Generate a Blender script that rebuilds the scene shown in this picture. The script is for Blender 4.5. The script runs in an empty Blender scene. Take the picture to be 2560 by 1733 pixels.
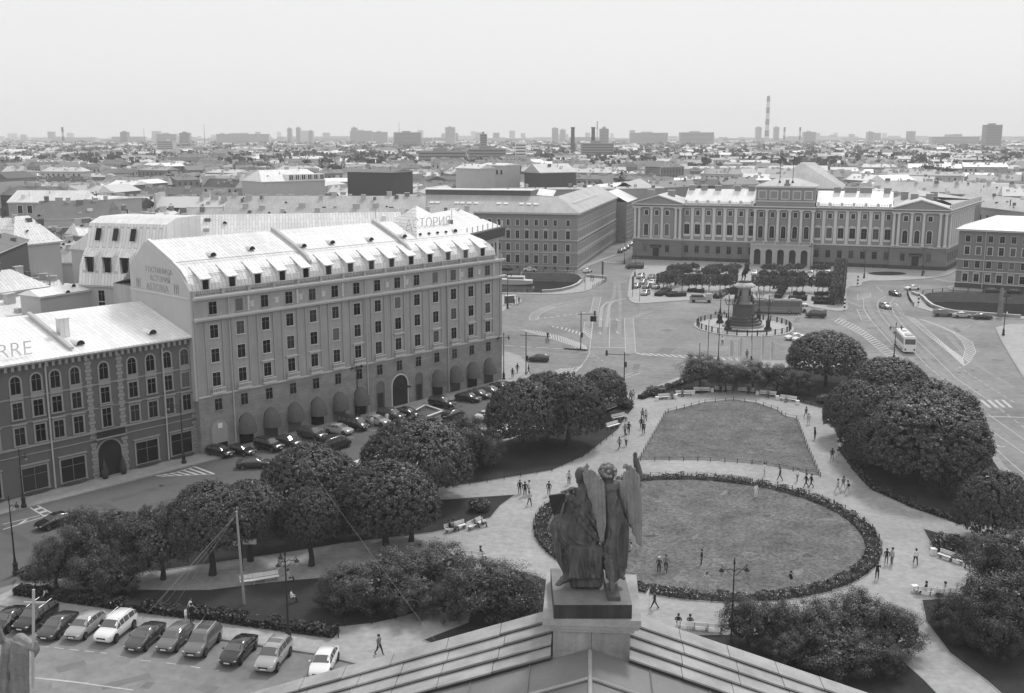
import bpy, bmesh, math, random
from mathutils import Vector, Matrix, noise
from mathutils.geometry import tessellate_polygon
R = math.radians
rnd = random.Random(7)
scene = bpy.context.scene
col = scene.collection
# ---------------------------------------------------------------- camera, sky, sun, exposure
PITCH = math.atan(530 / 2645)
CAMH = 45.0
cam = bpy.data.cameras.new('camera')
cam.sensor_width = 36
cam.lens = 2645 / 2560 * 36
cam.clip_start = 0.5
cam.clip_end = 20000
camo = bpy.data.objects.new('camera', cam)
col.objects.link(camo)
camo.location = (0, 0, CAMH)
camo.rotation_euler = (math.pi / 2 - PITCH, 0, 0)
scene.camera = camo
SUN_EL, SUN_AZ = 52, 28          # overcast day, the brighter part of the sky ahead and a little to the right
w = bpy.data.worlds.new('World')
scene.world = w
w.use_nodes = True
nt = w.node_tree
nt.nodes.clear()
sky = nt.nodes.new('ShaderNodeTexSky')
sky.sky_type = 'NISHITA'
sky.sun_disc = False
sky.sun_elevation = R(SUN_EL)
sky.sun_rotation = R(SUN_AZ)
sky.air_density = 1.0
sky.dust_density = 3.0
bw = nt.nodes.new('ShaderNodeRGBToBW')
cl = nt.nodes.new('ShaderNodeMixRGB')           # the even grey cloud sheet over that sky
cl.inputs[0].default_value = 0.93
cl.inputs[2].default_value = (6.7, 6.7, 6.7, 1)
bg = nt.nodes.new('ShaderNodeBackground')
bg.inputs[1].default_value = 0.10
wo = nt.nodes.new('ShaderNodeOutputWorld')
nt.links.new(sky.outputs[0], bw.inputs[0])
nt.links.new(bw.outputs[0], cl.inputs[1])
nt.links.new(cl.outputs[0], bg.inputs[0])
nt.links.new(bg.outputs[0], wo.inputs[0])
sl = bpy.data.lights.new('sun', 'SUN')
sl.energy = 1.5
sl.angle = R(10)
sl.color = (1, 1, 1)
so = bpy.data.objects.new('sun', sl)
col.objects.link(so)
so.rotation_euler = (R(90 - SUN_EL), 0, R(180 - SUN_AZ) )
scene.view_settings.view_transform = 'Standard'
scene.view_settings.look = 'None'
scene.view_settings.exposure = 0.45
scene.view_settings.gamma = 1
scene.cycles.max_bounces = 5
scene.cycles.diffuse_bounces = 2
scene.cycles.volume_bounces = 1
# ---------------------------------------------------------------- pixel of the photograph -> point of the place
_c, _s = math.cos(PITCH), math.sin(PITCH)
def ray(u, v):
    a = (u - 1280) / 2645
    b = (v - 866.5) / 2645
    return (a, _c - b * _s, -_s - b * _c)
def g(u, v, z=0.0):
    d = ray(u, v)
    t = (z - CAMH) / d[2]
    return Vector((d[0] * t, d[1] * t, z))
def gy(u, v, y):
    d = ray(u, v)
    t = y / d[1]
    return Vector((d[0] * t, y, CAMH + d[2] * t))
def gl(pts, z=0.0):
    return [g(u, v, z) for u, v in pts]
def zf(ox, oy, sc, pts):
    """points read in an enlargement of the photograph -> photograph pixels"""
    return [(ox + x / sc, oy + y / sc) for x, y in pts]
# ---------------------------------------------------------------- materials (the photograph is black and white: all greys)
MATS = {}
def M(name, v, rough=0.8, var=0.12, scale=0.6, metal=0.0, bump=0.0, bscale=8, pat=None, spec=0.3, rv=0.0, isl=0.0, fine=0.0, streak=0.0):
    if name in MATS:
        return MATS[name]
    m = bpy.data.materials.new(name)
    m.use_nodes = True
    n = m.node_tree.nodes
    l = m.node_tree.links
    p = n['Principled BSDF']
    p.inputs['Roughness'].default_value = rough
    p.inputs['Metallic'].default_value = metal
    p.inputs['Specular IOR Level'].default_value = spec
    tc = n.new('ShaderNodeTexCoord')
    co = tc.outputs['Object']
    def math_(op, a, b=None, clamp=False):
        x = n.new('ShaderNodeMath'); x.operation = op; x.use_clamp = clamp
        for i, q in enumerate((a, b)):
            if q is None: continue
            if isinstance(q, (int, float)): x.inputs[i].default_value = q
            else: l.new(q, x.inputs[i])
        return x.outputs[0]
    def noi(sc, det=5, vec=None):
        x = n.new('ShaderNodeTexNoise'); x.inputs['Scale'].default_value = sc; x.inputs['Detail'].default_value = det
        x.inputs['Roughness'].default_value = 0.62
        l.new(vec or co, x.inputs['Vector'])
        return x.outputs['Fac']
    def mapped(sc, rot=(0, 0, 0)):
        x = n.new('ShaderNodeMapping'); x.inputs['Scale'].default_value = sc; x.inputs['Rotation'].default_value = rot
        l.new(co, x.inputs['Vector'])
        return x.outputs[0]
    f = noi(scale)
    val = math_('ADD', math_('MULTIPLY', math_('SUBTRACT', f, 0.5), var * 2.4), 1.0)
    if fine:
        f2 = noi(scale * 14, 3)
        val = math_('MULTIPLY', val, math_('ADD', math_('MULTIPLY', math_('SUBTRACT', f2, 0.5), fine * 2.4), 1.0))
    if streak:
        f3 = noi(1.0, 4, mapped((2.2, 2.2, 0.12)))
        val = math_('MULTIPLY', val, math_('ADD', math_('MULTIPLY', math_('SUBTRACT', f3, 0.5), streak * 2.4), 1.0))
    hgt = None
    if pat:
        kind, bw_, bh_, depth, mort = pat
        b = n.new('ShaderNodeTexBrick')
        b.inputs['Scale'].default_value = 1
        b.inputs['Brick Width'].default_value = bw_
        b.inputs['Row Height'].default_value = bh_
        b.inputs['Mortar Size'].default_value = mort
        b.inputs['Mortar Smooth'].default_value = 0.2
        b.inputs['Color1'].default_value = (1, 1, 1, 1)
        c2 = .85; b.inputs['Color2'].default_value = (c2, c2, c2, 1)
        b.inputs['Mortar'].default_value = (depth, depth, depth, 1)
        sx = n.new('ShaderNodeSeparateXYZ'); l.new(co, sx.inputs[0])
        cx = n.new('ShaderNodeCombineXYZ')
        if kind == 'wall':       # courses run level round the wall
            l.new(math_('ADD', sx.outputs[0], sx.outputs[1]), cx.inputs[0]); l.new(sx.outputs[2], cx.inputs[1])
        elif kind == 'seam':     # standing seams run down the slope
            l.new(sx.outputs[1], cx.inputs[0]); l.new(sx.outputs[0], cx.inputs[1])
        else:
            l.new(sx.outputs[0], cx.inputs[0]); l.new(sx.outputs[1], cx.inputs[1])
        l.new(cx.outputs[0], b.inputs['Vector'])
        tb = n.new('ShaderNodeRGBToBW'); l.new(b.outputs['Color'], tb.inputs[0])
        val = math_('MULTIPLY', val, tb.outputs[0])
    if isl:        # every leaf its own tone
        gn = n.new('ShaderNodeNewGeometry')
        val = math_('MULTIPLY', val, math_('ADD', math_('MULTIPLY', math_('POWER', gn.outputs['Random Per Island'], 3), isl), .35))
    if rv:
        oi = n.new('ShaderNodeObjectInfo')
        val = math_('MULTIPLY', val, math_('ADD', math_('MULTIPLY', math_('SUBTRACT', oi.outputs['Random'], 0.5), 2 * rv), 1.0))
    val = math_('MULTIPLY', val, v, True)
    if rv > .5: val = math_('ADD', val, math_('MULTIPLY', math_('POWER', oi.outputs['Random'], 7), .12))
    cb = n.new('ShaderNodeCombineXYZ')
    for i in range(3): l.new(val, cb.inputs[i])
    l.new(cb.outputs[0], p.inputs['Base Color'])
    if bump:
        bn = n.new('ShaderNodeBump'); bn.inputs['Strength'].default_value = min(1, bump); bn.inputs['Distance'].default_value = 0.08
        l.new(noi(bscale, 3), bn.inputs['Height']); l.new(bn.outputs[0], p.inputs['Normal'])
    MATS[name] = m
    return m
asphalt = M('asphalt', 0.22, 0.85, 0.55, 0.05, fine=0.35, spec=0.2)
street_asphalt = M('street_asphalt', 0.12, 0.85, 0.3, 0.06, fine=0.12, spec=0.2)
paving = M('paving', 0.40, 0.85, 0.12, 0.15, pat=('floor', 0.9, 0.9, 0.8, 0.03), spec=0.2)
gravel = M('gravel', 0.345, 0.9, 0.35, 0.1, fine=0.3, spec=0.1)
kerbm = M('kerb_granite', 0.30, 0.8, 0.2, 0.8)
lawn_dry = M('lawn_dry', 0.15, 0.95, 0.6, 0.22, fine=1.0, spec=0.05, bump=0.6, bscale=14)
lawn_dark = M('lawn_dark', 0.046, 0.95, 0.4, 0.2, fine=0.3, spec=0.05, bump=0.6, bscale=14)
paint = M('road_paint', 0.46, 0.8, 0.35, 1.4, spec=0.2)
paint_old = M('road_paint_worn', 0.33, 0.8, 0.3, 1.4, spec=0.2)
roof_light = M('roof_zinc_light', 0.78, 0.5, 0.2, 0.16, pat=('seam', 2.2, 0.62, 0.6, 0.05), spec=0.4, fine=0.1)
roof_mid = M('roof_zinc_mid', 0.44, 0.55, 0.35, 0.12, pat=('seam', 2.2, 0.62, 0.7, 0.04), spec=0.4, fine=0.06)
roof_dark = M('roof_iron_dark', 0.17, 0.6, 0.25, 0.12, pat=('seam', 2.2, 0.62, 0.7, 0.04), spec=0.3, fine=0.08)
roof_white = M('roof_bright_sheet', 0.86, 0.35, 0.2, 0.16, pat=('seam', 2.2, 0.62, 0.68, 0.045), spec=0.6)
plaster_ast = M('plaster_grey', 0.35, 0.9, 0.2, 0.35, fine=0.1, streak=0.25)
gable_pl = M('plaster_gable', 0.46, 0.9, 0.10, 0.3, fine=0.05, streak=0.06)
granite = M('granite_wall', 0.27, 0.8, 0.4, 0.5, pat=('wall', 1.1, 0.5, 0.75, 0.03), fine=0.12)
trim_l = M('trim_light', 0.56, 0.85, 0.12, 0.7)
ochre = M('plaster_ochre', 0.125, 0.9, 0.12, 0.4, streak=0.08)
trim_o = M('trim_ochre', 0.29, 0.85, 0.15, 0.8)
pal_up = M('palace_plaster', 0.26, 0.85, 0.1, 0.35, fine=0.08, streak=0.08)
pal_low = M('palace_rustic', 0.23, 0.85, 0.15, 0.4, pat=('wall', 2.4, 0.55, 0.62, 0.05), fine=0.1)
pal_trim = M('palace_trim', 0.60, 0.85, 0.12, 0.6)
pal_pale = M('palace_portico', 0.42, 0.85, 0.12, 0.6)
moika_pl = M('moika_plaster', 0.25, 0.9, 0.1, 0.35, fine=0.08, streak=0.08)
moika_tr = M('moika_trim', 0.50, 0.85, 0.12, 0.6)
glass = M('window_glass', 0.014, 0.12, 0.3, 1.5, spec=0.22, rv=0.9)
glass_far = M('window_far', 0.05, 0.4, 0.2, 1, spec=0.4)
sash = M('window_sash', 0.16, 0.7, 0.1, 2)
stone_c = M('cathedral_stone', 0.34, 0.85, 0.55, 0.8, fine=0.12, bump=0.2)
stone_sh = M('cathedral_sheet', 0.20, 0.6, 0.25, 0.5, fine=0.1)
bronze_l = M('bronze_patina_pale', 0.18, 0.55, 0.5, 1.6, fine=0.4, streak=0.6, spec=0.4)
bronze = M('bronze_patina', 0.085, 0.55, 0.55, 1.6, fine=0.3, streak=0.8, spec=0.45)
bronze_d = M('bronze_dark', 0.035, 0.5, 0.3, 0.9, fine=0.2, spec=0.4)
iron = M('cast_iron', 0.022, 0.6, 0.1, 2)
steel = M('pale_steel', 0.42, 0.5, 0.1, 2)
white_p = M('white_paint', 0.78, 0.6, 0.08, 1.5)
bark = M('bark', 0.045, 0.95, 0.3, 3, bump=0.5)
leafd = M('leaf_dark', 0.038, 0.45, 0.6, 2.0, spec=0.6, fine=.8, isl=2.8, rv=.3)
leafb = M('leaf_bush', 0.041, 0.45, 0.6, 2.0, spec=0.6, fine=.8, isl=2.8, rv=.3)
leafl = M('leaf_lime', 0.12, 0.7, 0.4, 1.0, spec=0.3, fine=0.3, isl=2.2, rv=.35)
leaff = M('leaf_bed', 0.085, 0.8, 0.5, 1.5, fine=0.4, isl=2.6)
petal = M('petal_pale', 0.5, 0.8, 0.2, 3)
water = M('water', 0.012, 0.1, 0.3, 0.3, spec=0.3, bump=0.5, bscale=2.2)
quay = M('quay_granite', 0.21, 0.85, 0.25, 0.4, pat=('wall', 1.6, 0.6, 0.7, 0.04), fine=0.1)
awn = M('awning_cloth', 0.12, 0.85, 0.1, 1.0)
# ---------------------------------------------------------------- mesh helpers
class MB:
    def __init__(s):
        s.v = []; s.f = []; s.m = []; s.mi = 0
    def face(s, pts):
        i = len(s.v); s.v += [tuple(p) for p in pts]; s.f.append(tuple(range(i, i + len(pts)))); s.m.append(s.mi)
        return s
    def grid(s, faces, verts):
        i = len(s.v); s.v += [tuple(p) for p in verts]
        for f in faces:
            s.f.append(tuple(i + k for k in f)); s.m.append(s.mi)
        return s
    def box(s, x0, x1, y0, y1, z0, z1):
        v = [(x0, y0, z0), (x1, y0, z0), (x1, y1, z0), (x0, y1, z0), (x0, y0, z1), (x1, y0, z1), (x1, y1, z1), (x0, y1, z1)]
        return s.grid([(3, 2, 1, 0), (4, 5, 6, 7), (0, 1, 5, 4), (1, 2, 6, 5), (2, 3, 7, 6), (3, 0, 4, 7)], v)
    def cbox(s, c, a, b, h):
        return s.box(c[0] - a / 2, c[0] + a / 2, c[1] - b / 2, c[1] + b / 2, c[2], c[2] + h)
    def prism(s, poly, z0, z1):
        n = len(poly)
        if sum(poly[i][0] * poly[(i + 1) % n][1] - poly[(i + 1) % n][0] * poly[i][1] for i in range(n)) < 0:
            poly = list(reversed(poly))
        i = len(s.v)
        s.v += [(p[0], p[1], z0) for p in poly] + [(p[0], p[1], z1) for p in poly]
        for k in range(n):
            j = (k + 1) % n
            s.f.append((i + k, i + j, i + n + j, i + n + k)); s.m.append(s.mi)
        for t in tessellate_polygon([[Vector((p[0], p[1], 0)) for p in poly]]):
            a, b, c = t
            A, B, C_ = poly[a], poly[b], poly[c]
            if (B[0] - A[0]) * (C_[1] - A[1]) - (B[1] - A[1]) * (C_[0] - A[0]) < 0: b, c = c, b
            s.f.append((i + n + a, i + n + b, i + n + c)); s.m.append(s.mi)
        return s
    def xprofile(s, prof, x0, x1, caps=True):
        """profile of (y, z) points pushed along x"""
        n = len(prof)
        i = len(s.v)
        s.v += [(x0, p[0], p[1]) for p in prof] + [(x1, p[0], p[1]) for p in prof]
        for k in range(n if caps else n - 1):
            j = (k + 1) % n
            s.f.append((i + k, i + j, i + n + j, i + n + k)); s.m.append(s.mi)
        if caps:
            for t in tessellate_polygon([[Vector((p[0], p[1], 0)) for p in prof]]):
                s.f.append((i + t[0], i + t[1], i + t[2])); s.m.append(s.mi)
                s.f.append((i + n + t[0], i + n + t[2], i + n + t[1])); s.m.append(s.mi)
        return s
    def tube(s, pts, r, n=6, cap=True):
        pts = [Vector(p) for p in pts]
        if not isinstance(r, (list, tuple)): r = [r] * len(pts)
        i = len(s.v)
        up = Vector((0.13, 0.21, 1)).normalized()
        for k, p in enumerate(pts):
            d = (pts[min(k + 1, len(pts) - 1)] - pts[max(k - 1, 0)])
            d = d.normalized() if d.length > 1e-9 else Vector((0, 0, 1))
            a = d.cross(up)
            if a.length < 0.05: a = d.cross(Vector((1, 0, 0)))
            a.normalize(); b = d.cross(a)
            for q in range(n):
                t = 2 * math.pi * q / n
                s.v.append(tuple(p + (a * math.cos(t) + b * math.sin(t)) * r[k]))
        for k in range(len(pts) - 1):
            for q in range(n):
                j = (q + 1) % n
                s.f.append((i + k * n + q, i + k * n + j, i + (k + 1) * n + j, i + (k + 1) * n + q)); s.m.append(s.mi)
        if cap:
            s.f.append(tuple(i + q for q in range(n))); s.m.append(s.mi)
            s.f.append(tuple(i + (len(pts) - 1) * n + q for q in reversed(range(n)))); s.m.append(s.mi)
        return s
    def lathe(s, prof, n=12, c=(0, 0, 0), sx=1, sy=1):
        i = len(s.v)
        for r, z in prof:
            for q in range(n):
                t = 2 * math.pi * q / n
                s.v.append((c[0] + r * sx * math.cos(t), c[1] + r * sy * math.sin(t), c[2] + z))
        for k in range(len(prof) - 1):
            for q in range(n):
                j = (q + 1) % n
                s.f.append((i + k * n + q, i + k * n + j, i + (k + 1) * n + j, i + (k + 1) * n + q)); s.m.append(s.mi)
        s.f.append(tuple(i + (len(prof) - 1) * n + q for q in range(n))); s.m.append(s.mi)
        s.f.append(tuple(i + q for q in reversed(range(n)))); s.m.append(s.mi)
        return s
    def ell(s, c, r, n=10, m=6, rot=None):
        i0 = len(s.v)
        prof = [(max(1e-4, math.sin(math.pi * k / m)), -math.cos(math.pi * k / m)) for k in range(m + 1)]
        s.lathe(prof, n)
        mt = rot.to_matrix() if rot else Matrix.Identity(3)
        for k in range(i0, len(s.v)):
            p = mt @ Vector((s.v[k][0] * r[0], s.v[k][1] * r[1], s.v[k][2] * r[2]))
            s.v[k] = (p.x + c[0], p.y + c[1], p.z + c[2])
        return s
    def mesh(s, name, mats, smooth=False):
        me = bpy.data.meshes.new(name)
        me.from_pydata(s.v, [], s.f)
        if not isinstance(mats, (list, tuple)): mats = [mats]
        for m in mats: me.materials.append(m)
        if len(mats) > 1: me.polygons.foreach_set('material_index', s.m)
        if smooth: me.polygons.foreach_set('use_smooth', [True] * len(me.polygons))
        me.update()
        return me
    def build(s, name, mats, parent=None, smooth=False, kind=None, loc=None, rz=0):
        return place(name, s.mesh(name, mats, smooth), parent, loc, rz, kind)
KIDS = {}
def place(name, me, parent=None, loc=None, rz=0, kind=None):
    o = bpy.data.objects.new(name, me)
    col.objects.link(o)
    if parent:
        o.parent = parent; KIDS.setdefault(parent.name, []).append(o)
    if loc is not None: o.location = loc
    if rz: o.rotation_euler = (0, 0, rz)
    if kind: o['kind'] = kind
    return o
def tag(o, label, cat, group=None):
    o['label'] = label; o['category'] = cat
    if group: o['group'] = group
    return o
def thing(name, label, cat, loc=(0, 0, 0), rz=0, group=None):
    return tag(place(name, None, None, loc, rz), label, cat, group)
def copy_tree(o, parent=None, repl=None):
    """a copy of a thing with its parts and their pieces; repl swaps materials on the copies"""
    c = o.copy()
    col.objects.link(c)
    if parent:
        c.parent = parent; KIDS.setdefault(parent.name, []).append(c)
    if repl and c.type == 'MESH':
        for sl_ in c.material_slots:
            if sl_.material and sl_.material.name in repl:
                m = repl[sl_.material.name]; sl_.link = 'OBJECT'; sl_.material = m
    for ch in KIDS.get(o.name, []):
        copy_tree(ch, c, repl)
    return c
PROTOS = []
def proto(name, cat):
    o = place(name, None)
    o['category'] = cat
    PROTOS.append(o)
    return o
def inst(p, loc, rz, label, group=None, repl=None, scale=None):
    o = copy_tree(p, None, repl)
    o.location = loc
    o.rotation_euler = (0, 0, rz)
    if scale: o.scale = scale
    o['label'] = label
    if group: o['group'] = group
    return o
def drop(o):
    for ch in KIDS.get(o.name, []): drop(ch)
    bpy.data.objects.remove(o)
# ================================================================ THE GROUND
def sheet(name, polys, z, mat, holes=None, kind='structure', thick=0.0, kerb=None):
    """flat sheets from outlines of ground points; thick > 0 gives a raised platform with its own side face"""
    mb = MB()
    for poly in polys:
        if thick:
            mb.prism(poly, z - thick, z)
        else:
            rings = [[Vector((p[0], p[1], 0)) for p in poly]] + [[Vector((p[0], p[1], 0)) for p in h] for h in (holes or [])]
            flat = [p for r_ in rings for p in r_]
            i = len(mb.v)
            mb.v += [(p.x, p.y, z) for p in flat]
            for t in tessellate_polygon(rings):
                a, b, c = [flat[q] for q in t]
                cr = (b.x - a.x) * (c.y - a.y) - (b.y - a.y) * (c.x - a.x)
                t = t if cr > 0 else (t[0], t[2], t[1])
                mb.f.append(tuple(i + q for q in t)); mb.m.append(0)
    return mb.build(name, mat, kind=kind)
def offset_strip(pts, wd, side=1):
    pts = [Vector((p[0], p[1], 0)) for p in pts]
    out = []
    for k, p in enumerate(pts):
        d = (pts[min(k + 1, len(pts) - 1)] - pts[max(k - 1, 0)]).normalized()
        out.append(p + Vector((-d.y, d.x, 0)) * wd * side)
    return out
def strip(mb, pts, w0, w1, z0, z1):
    """a raised strip along a line of points, from w0 to w1 to its left"""
    a = offset_strip(pts, w0); b = offset_strip(pts, w1)
    for k in range(len(pts) - 1):
        v = [(p.x, p.y, z) for z in (z0, z1) for p in (a[k], a[k + 1], b[k + 1], b[k])]
        mb.grid([(4, 5, 6, 7), (0, 1, 5, 4), (2, 3, 7, 6), (1, 2, 6, 5), (3, 0, 4, 7)], v)
def smooth_line(pts, it=2, closed=False):
    for _ in range(it):
        q = []
        n = len(pts)
        for k in range(n if closed else n - 1):
            a, b = pts[k], pts[(k + 1) % n]
            q += [a * 0.75 + b * 0.25, a * 0.25 + b * 0.75]
        if not closed: q = [pts[0]] + q + [pts[-1]]
        pts = q
    return pts
HL = smooth_line(gl([(900, 684), (1200, 681), (1427, 682), (1445, 687), (1452, 694), (1459, 702), (1440, 716), (1410, 727), (1380, 731), (1353, 731), (1100, 731), (900, 728)]), 2, True)
HR = smooth_line(gl([(2309, 735), (2340, 730), (2420, 730), (2530, 735), (2900, 745), (2900, 812), (2530, 797), (2400, 789), (2345, 779), (2318, 766), (2307, 748)]), 2, True)
gsz = 9000
sheet('ground', [[(-gsz, -200), (gsz, -200), (gsz, 14000), (-gsz, 14000)]], 0.0, asphalt, holes=[HL, HR])
# darker street surface in front of the hotels
sheet('hotel_street', [gl([(-300, 1340), (33, 1272), (300, 1200), (520, 1146), (800, 1062), (1000, 1002), (1180, 952), (1262, 962), (1330, 935), (1390, 930), (1500, 985), (1580, 992), (1446, 1036), (1125, 1134), (698, 1264), (100, 1440), (-200, 1530)])], 0.004, street_asphalt)
for nm, H_, ring in (('canal_quay', HL, None), ('canal_quay', HR, None)):
    mb = MB()
    n = len(H_)
    for k in range(n):
        a, b = H_[k], H_[(k + 1) % n]
        mb.face([(a.x, a.y, 0.0), (b.x, b.y, 0.0), (b.x, b.y, -5), (a.x, a.y, -5)])
        mb.face([(a.x, a.y, -5), (b.x, b.y, -5), (b.x, b.y, 0.0), (a.x, a.y, 0.0)]) if False else None
    mb.build('canal_quay', quay, kind='structure')
    sheet('canal_water', [H_], -2.9, water)
# quay parapets: low granite wall along the near curves, iron railings elsewhere
def railing(name, pts, label, group, h=1.0, post=4.0, bars=0.35, pr=0.09, mat=iron, cat='railing'):
    t = thing(name, label, cat, tuple(pts[0]), 0, group)
    L_ = [Vector(p) - Vector(pts[0]) for p in pts]
    mb = MB(); mb.tube([p + Vector((0, 0, h)) for p in L_], 0.035 if bars else 0.016, 5); mb.tube([p + Vector((0, 0, 0.18)) for p in L_], 0.025 if bars else 0.012, 4)
    mb.build('rail', mat, t)
    bm_ = MB(); acc = 0; pacc = post
    pm = MB().box(-pr, pr, -pr, pr, 0, h + 0.12).mesh('post', mat)
    for a, b in zip(L_[:-1], L_[1:]):
        L = (b - a).length
        if L < 1e-6: continue
        dd = (b - a) / L
        x = 0.0
        while x < L:
            p = a + dd * x
            if pacc >= post:
                place('post', pm, t, p); pacc = 0
            if bars:
                bm_.box(p.x - 0.012, p.x + 0.012, p.y - 0.012, p.y + 0.012, 0.15, h)
            st = bars or 0.5
            x += st; pacc += st
    if bars: bm_.build('baluster', mat, t, kind='stuff')
    return t
def parapet(pts, label, h=0.95, th=0.45):
    t = thing('quay_parapet', label, 'parapet', tuple(pts[0]))
    L_ = [Vector(p) - Vector(pts[0]) for p in pts]
    mb = MB(); strip(mb, L_, 0, th, 0, h - 0.12); mb.build('wall', kerbm, t)
    mb = MB(); strip(mb, L_, -0.08, th + 0.08, h - 0.12, h); mb.build('coping', trim_l, t)
Z1 = lambda pts: zf(1240, 640, 3.873, pts)
Z4 = lambda pts: zf(2080, 660, 2.913, pts)
Z5 = lambda pts: zf(760, 1000, 2.1465, pts)
Z7 = lambda pts: zf(1600, 900, 1.8885, pts)
ZB = lambda pts: zf(1700, 240, 2.702, pts)
D = lambda pts: [(x * 1.1015, y * 1.1015) for x, y in pts]
# raised pavements (kerb 0.14 m): outline of the stone edge, paving inside
def pavement(name, px, mat=paving, z=0.14, closed_smooth=0, zin=None):
    P_ = gl(px) if not isinstance(px[0], Vector) else px
    if closed_smooth: P_ = smooth_line(P_, closed_smooth, True)
    sheet(name + '_kerb', [P_], z, kerbm, thick=z - 0.001)
    cen = sum(P_, Vector()) / len(P_)
    n = len(P_)
    area = sum(P_[i].x * P_[(i + 1) % n].y - P_[(i + 1) % n].x * P_[i].y for i in range(n))
    sg = 1 if area > 0 else -1
    inn = []
    for k in range(n):
        d = (P_[(k + 1) % n] - P_[k - 1]).normalized()
        inn.append(P_[k] + Vector((-d.y, d.x, 0)) * 0.28 * sg)
    sheet(name, [inn], z + 0.004, mat)
AO = Vector((-44.4, 145.3, 0)); AU = Vector((0.667, 0.745, 0)); AN = Vector((-0.745, 0.667, 0))
ang_ast = math.atan2(0.745, 0.667)
def ap(s_, n_, z=0): return AO + AU * s_ + AN * n_ + Vector((0, 0, z))
pavement('hotel_pavement', [ap(-60, -3.3), ap(0, -3.3), ap(20, -4.2), ap(62.2, -4.2), g(1275, 966), g(1300, 958), g(1326, 940), g(1325, 915), g(1300, 890), g(1262, 880), ap(64, 4), ap(60, 4), ap(0, 4), ap(-60, 4)])
pavement('canal_corner_pavement', [g(*p) for p in [(1100, 850), (1200, 805), (1252, 783), (1280, 768), (1303, 757), (1305, 750), (1290, 742), (1255, 738), (1120, 735)]])
pavement('bridge_pavement', Z1([(60, 364), (440, 376), (650, 372), (850, 350), (960, 312), (1035, 268), (1066, 243), (1060, 222), (960, 213), (862, 207), (850, 240), (800, 290), (640, 345), (440, 362), (60, 356)]))
pavement('quay_house_pavement', Z1([(-300, 118), (300, 122), (560, 135), (640, 148), (760, 152), (800, 140), (1170, -5), (1150, -12), (780, 110), (560, 112), (-300, 95)]))
SQ = smooth_line(gl([(1576, 690), (1570, 720), (1568, 748), (1583, 759), (1601, 760), (1643, 757), (1705, 752), (1800, 750), (1930, 754), (2001, 762), (2050, 773), (2093, 779), (2117, 777), (2121, 770), (2117, 745), (2116, 718), (2153, 717), (2158, 703), (2230, 703), (2330, 697), (2375, 688), (2396, 672), (2362, 676)]), 1) + [g(1590, 640), g(1578, 655), g(1590, 668)]
pavement('palace_square_pavement', SQ)
pavement('right_pavement', Z4([(1187, 465), (1230, 560), (1300, 682), (1500, 1000), (1900, 1000), (1900, 440), (1300, 440)]))
pavement('right_quay_pavement', Z4([(547, 215), (560, 260), (577, 292), (600, 315), (660, 332), (740, 356), (900, 372), (1160, 396), (2300, 440), (2300, 426), (1000, 366), (760, 340), (690, 310), (655, 270), (640, 230), (600, 208)]))
pavement('right_house_pavement', Z4([(832, 172), (850, 186), (900, 194), (1000, 198), (2300, 240), (2300, 170), (900, 155), (860, 160)]))
parapet(gl(Z1([(1066, 222), (960, 213), (880, 208)])), 'pale stone bridge parapet left of the broad bridge')
parapet(gl(Z1([(440, 361), (540, 356), (640, 344), (740, 318), (800, 290), (835, 255)])), 'curved pale stone parapet along the near bank of the left canal')
railing('canal_railing', gl(Z1([(440, 361), (250, 360), (40, 356), (-300, 350)])), 'dark iron railing along the near bank of the left canal beside the hotel', 'canal railings', bars=0.5)
railing('canal_railing', gl([(1120, 680), (1427, 680), (1445, 685)]), 'dark iron railing on the far bank below the long quay house', 'canal railings', bars=0.5)
parapet(gl(ZB([(1560, 1340), (1600, 1355), (1640, 1375), (1660, 1400), (1700, 1430), (1780, 1458), (1850, 1472), (2300, 1505)])), 'curved pale stone parapet along the near bank of the right canal')
railing('canal_railing', gl(ZB([(1640, 1335), (1820, 1318), (2232, 1340), (2500, 1352)])), 'dark iron railing on the far bank of the right canal', 'canal railings', bars=0.5)
railing('canal_railing', gl(Z1([(1066, 243), (1035, 268), (985, 293), (930, 318)])), 'short iron guard rail on the kerb of the bridge pavement', 'canal railings', h=0.9, bars=0, post=2)
railing('canal_railing', gl(Z4([(547, 217), (560, 260), (577, 290), (602, 314)])), 'short iron guard rail on the kerb beside the right canal', 'canal railings', h=0.9, bars=0, post=2)
# oval bed before the palace
sheet('palace_flower_bed', [smooth_line(gl([(2163, 684), (2200, 680), (2250, 681), (2272, 686), (2240, 690), (2190, 690)]), 2, True)], 0.165, lawn_dark)
# ---- the park
PARK = gl([(30, 1476), (44, 1448), (100, 1420), (698, 1262), (1125, 1132), (1446, 1034), (1560, 996), (1596, 984), (1723, 934), (1800, 915), (1900, 903), (2080, 903), (2200, 898)]) + [g(2300, 948), g(2400, 1035), g(2500, 1150), g(2560, 1240), g(2700, 1480), g(2900, 1900)] + [Vector((35, 66, 0)), Vector((-5, 80.5, 0))] + gl([(785, 1637), (644, 1616), (551, 1601), (322, 1566), (100, 1533), (-40, 1510)])
pavement('park_path', PARK, gravel)
zl = 0.152
def lawn(px, mat=lawn_dark, name='lawn', edge=True):
    P_ = gl(px)
    sheet(name, [P_], zl, mat)
    if edge:
        mb = MB(); strip(mb, P_ + [P_[0]], -0.05, 0.07, 0.14, 0.2)
        mb.build(name + '_edging', kerbm, kind='structure')
lawn([(44, 1476), (370, 1478), (452, 1479), (525, 1478), (677, 1459), (803, 1448), (960, 1425), (1190, 1410), (1180, 1450), (1075, 1524), (1010, 1545), (940, 1562), (848, 1572), (846, 1586), (525, 1542), (322, 1518)])
lawn([(1207, 1409), (1225, 1409), (1420, 1470), (1420, 1640), (1260, 1680), (1058, 1605), (1170, 1560)])
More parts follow.
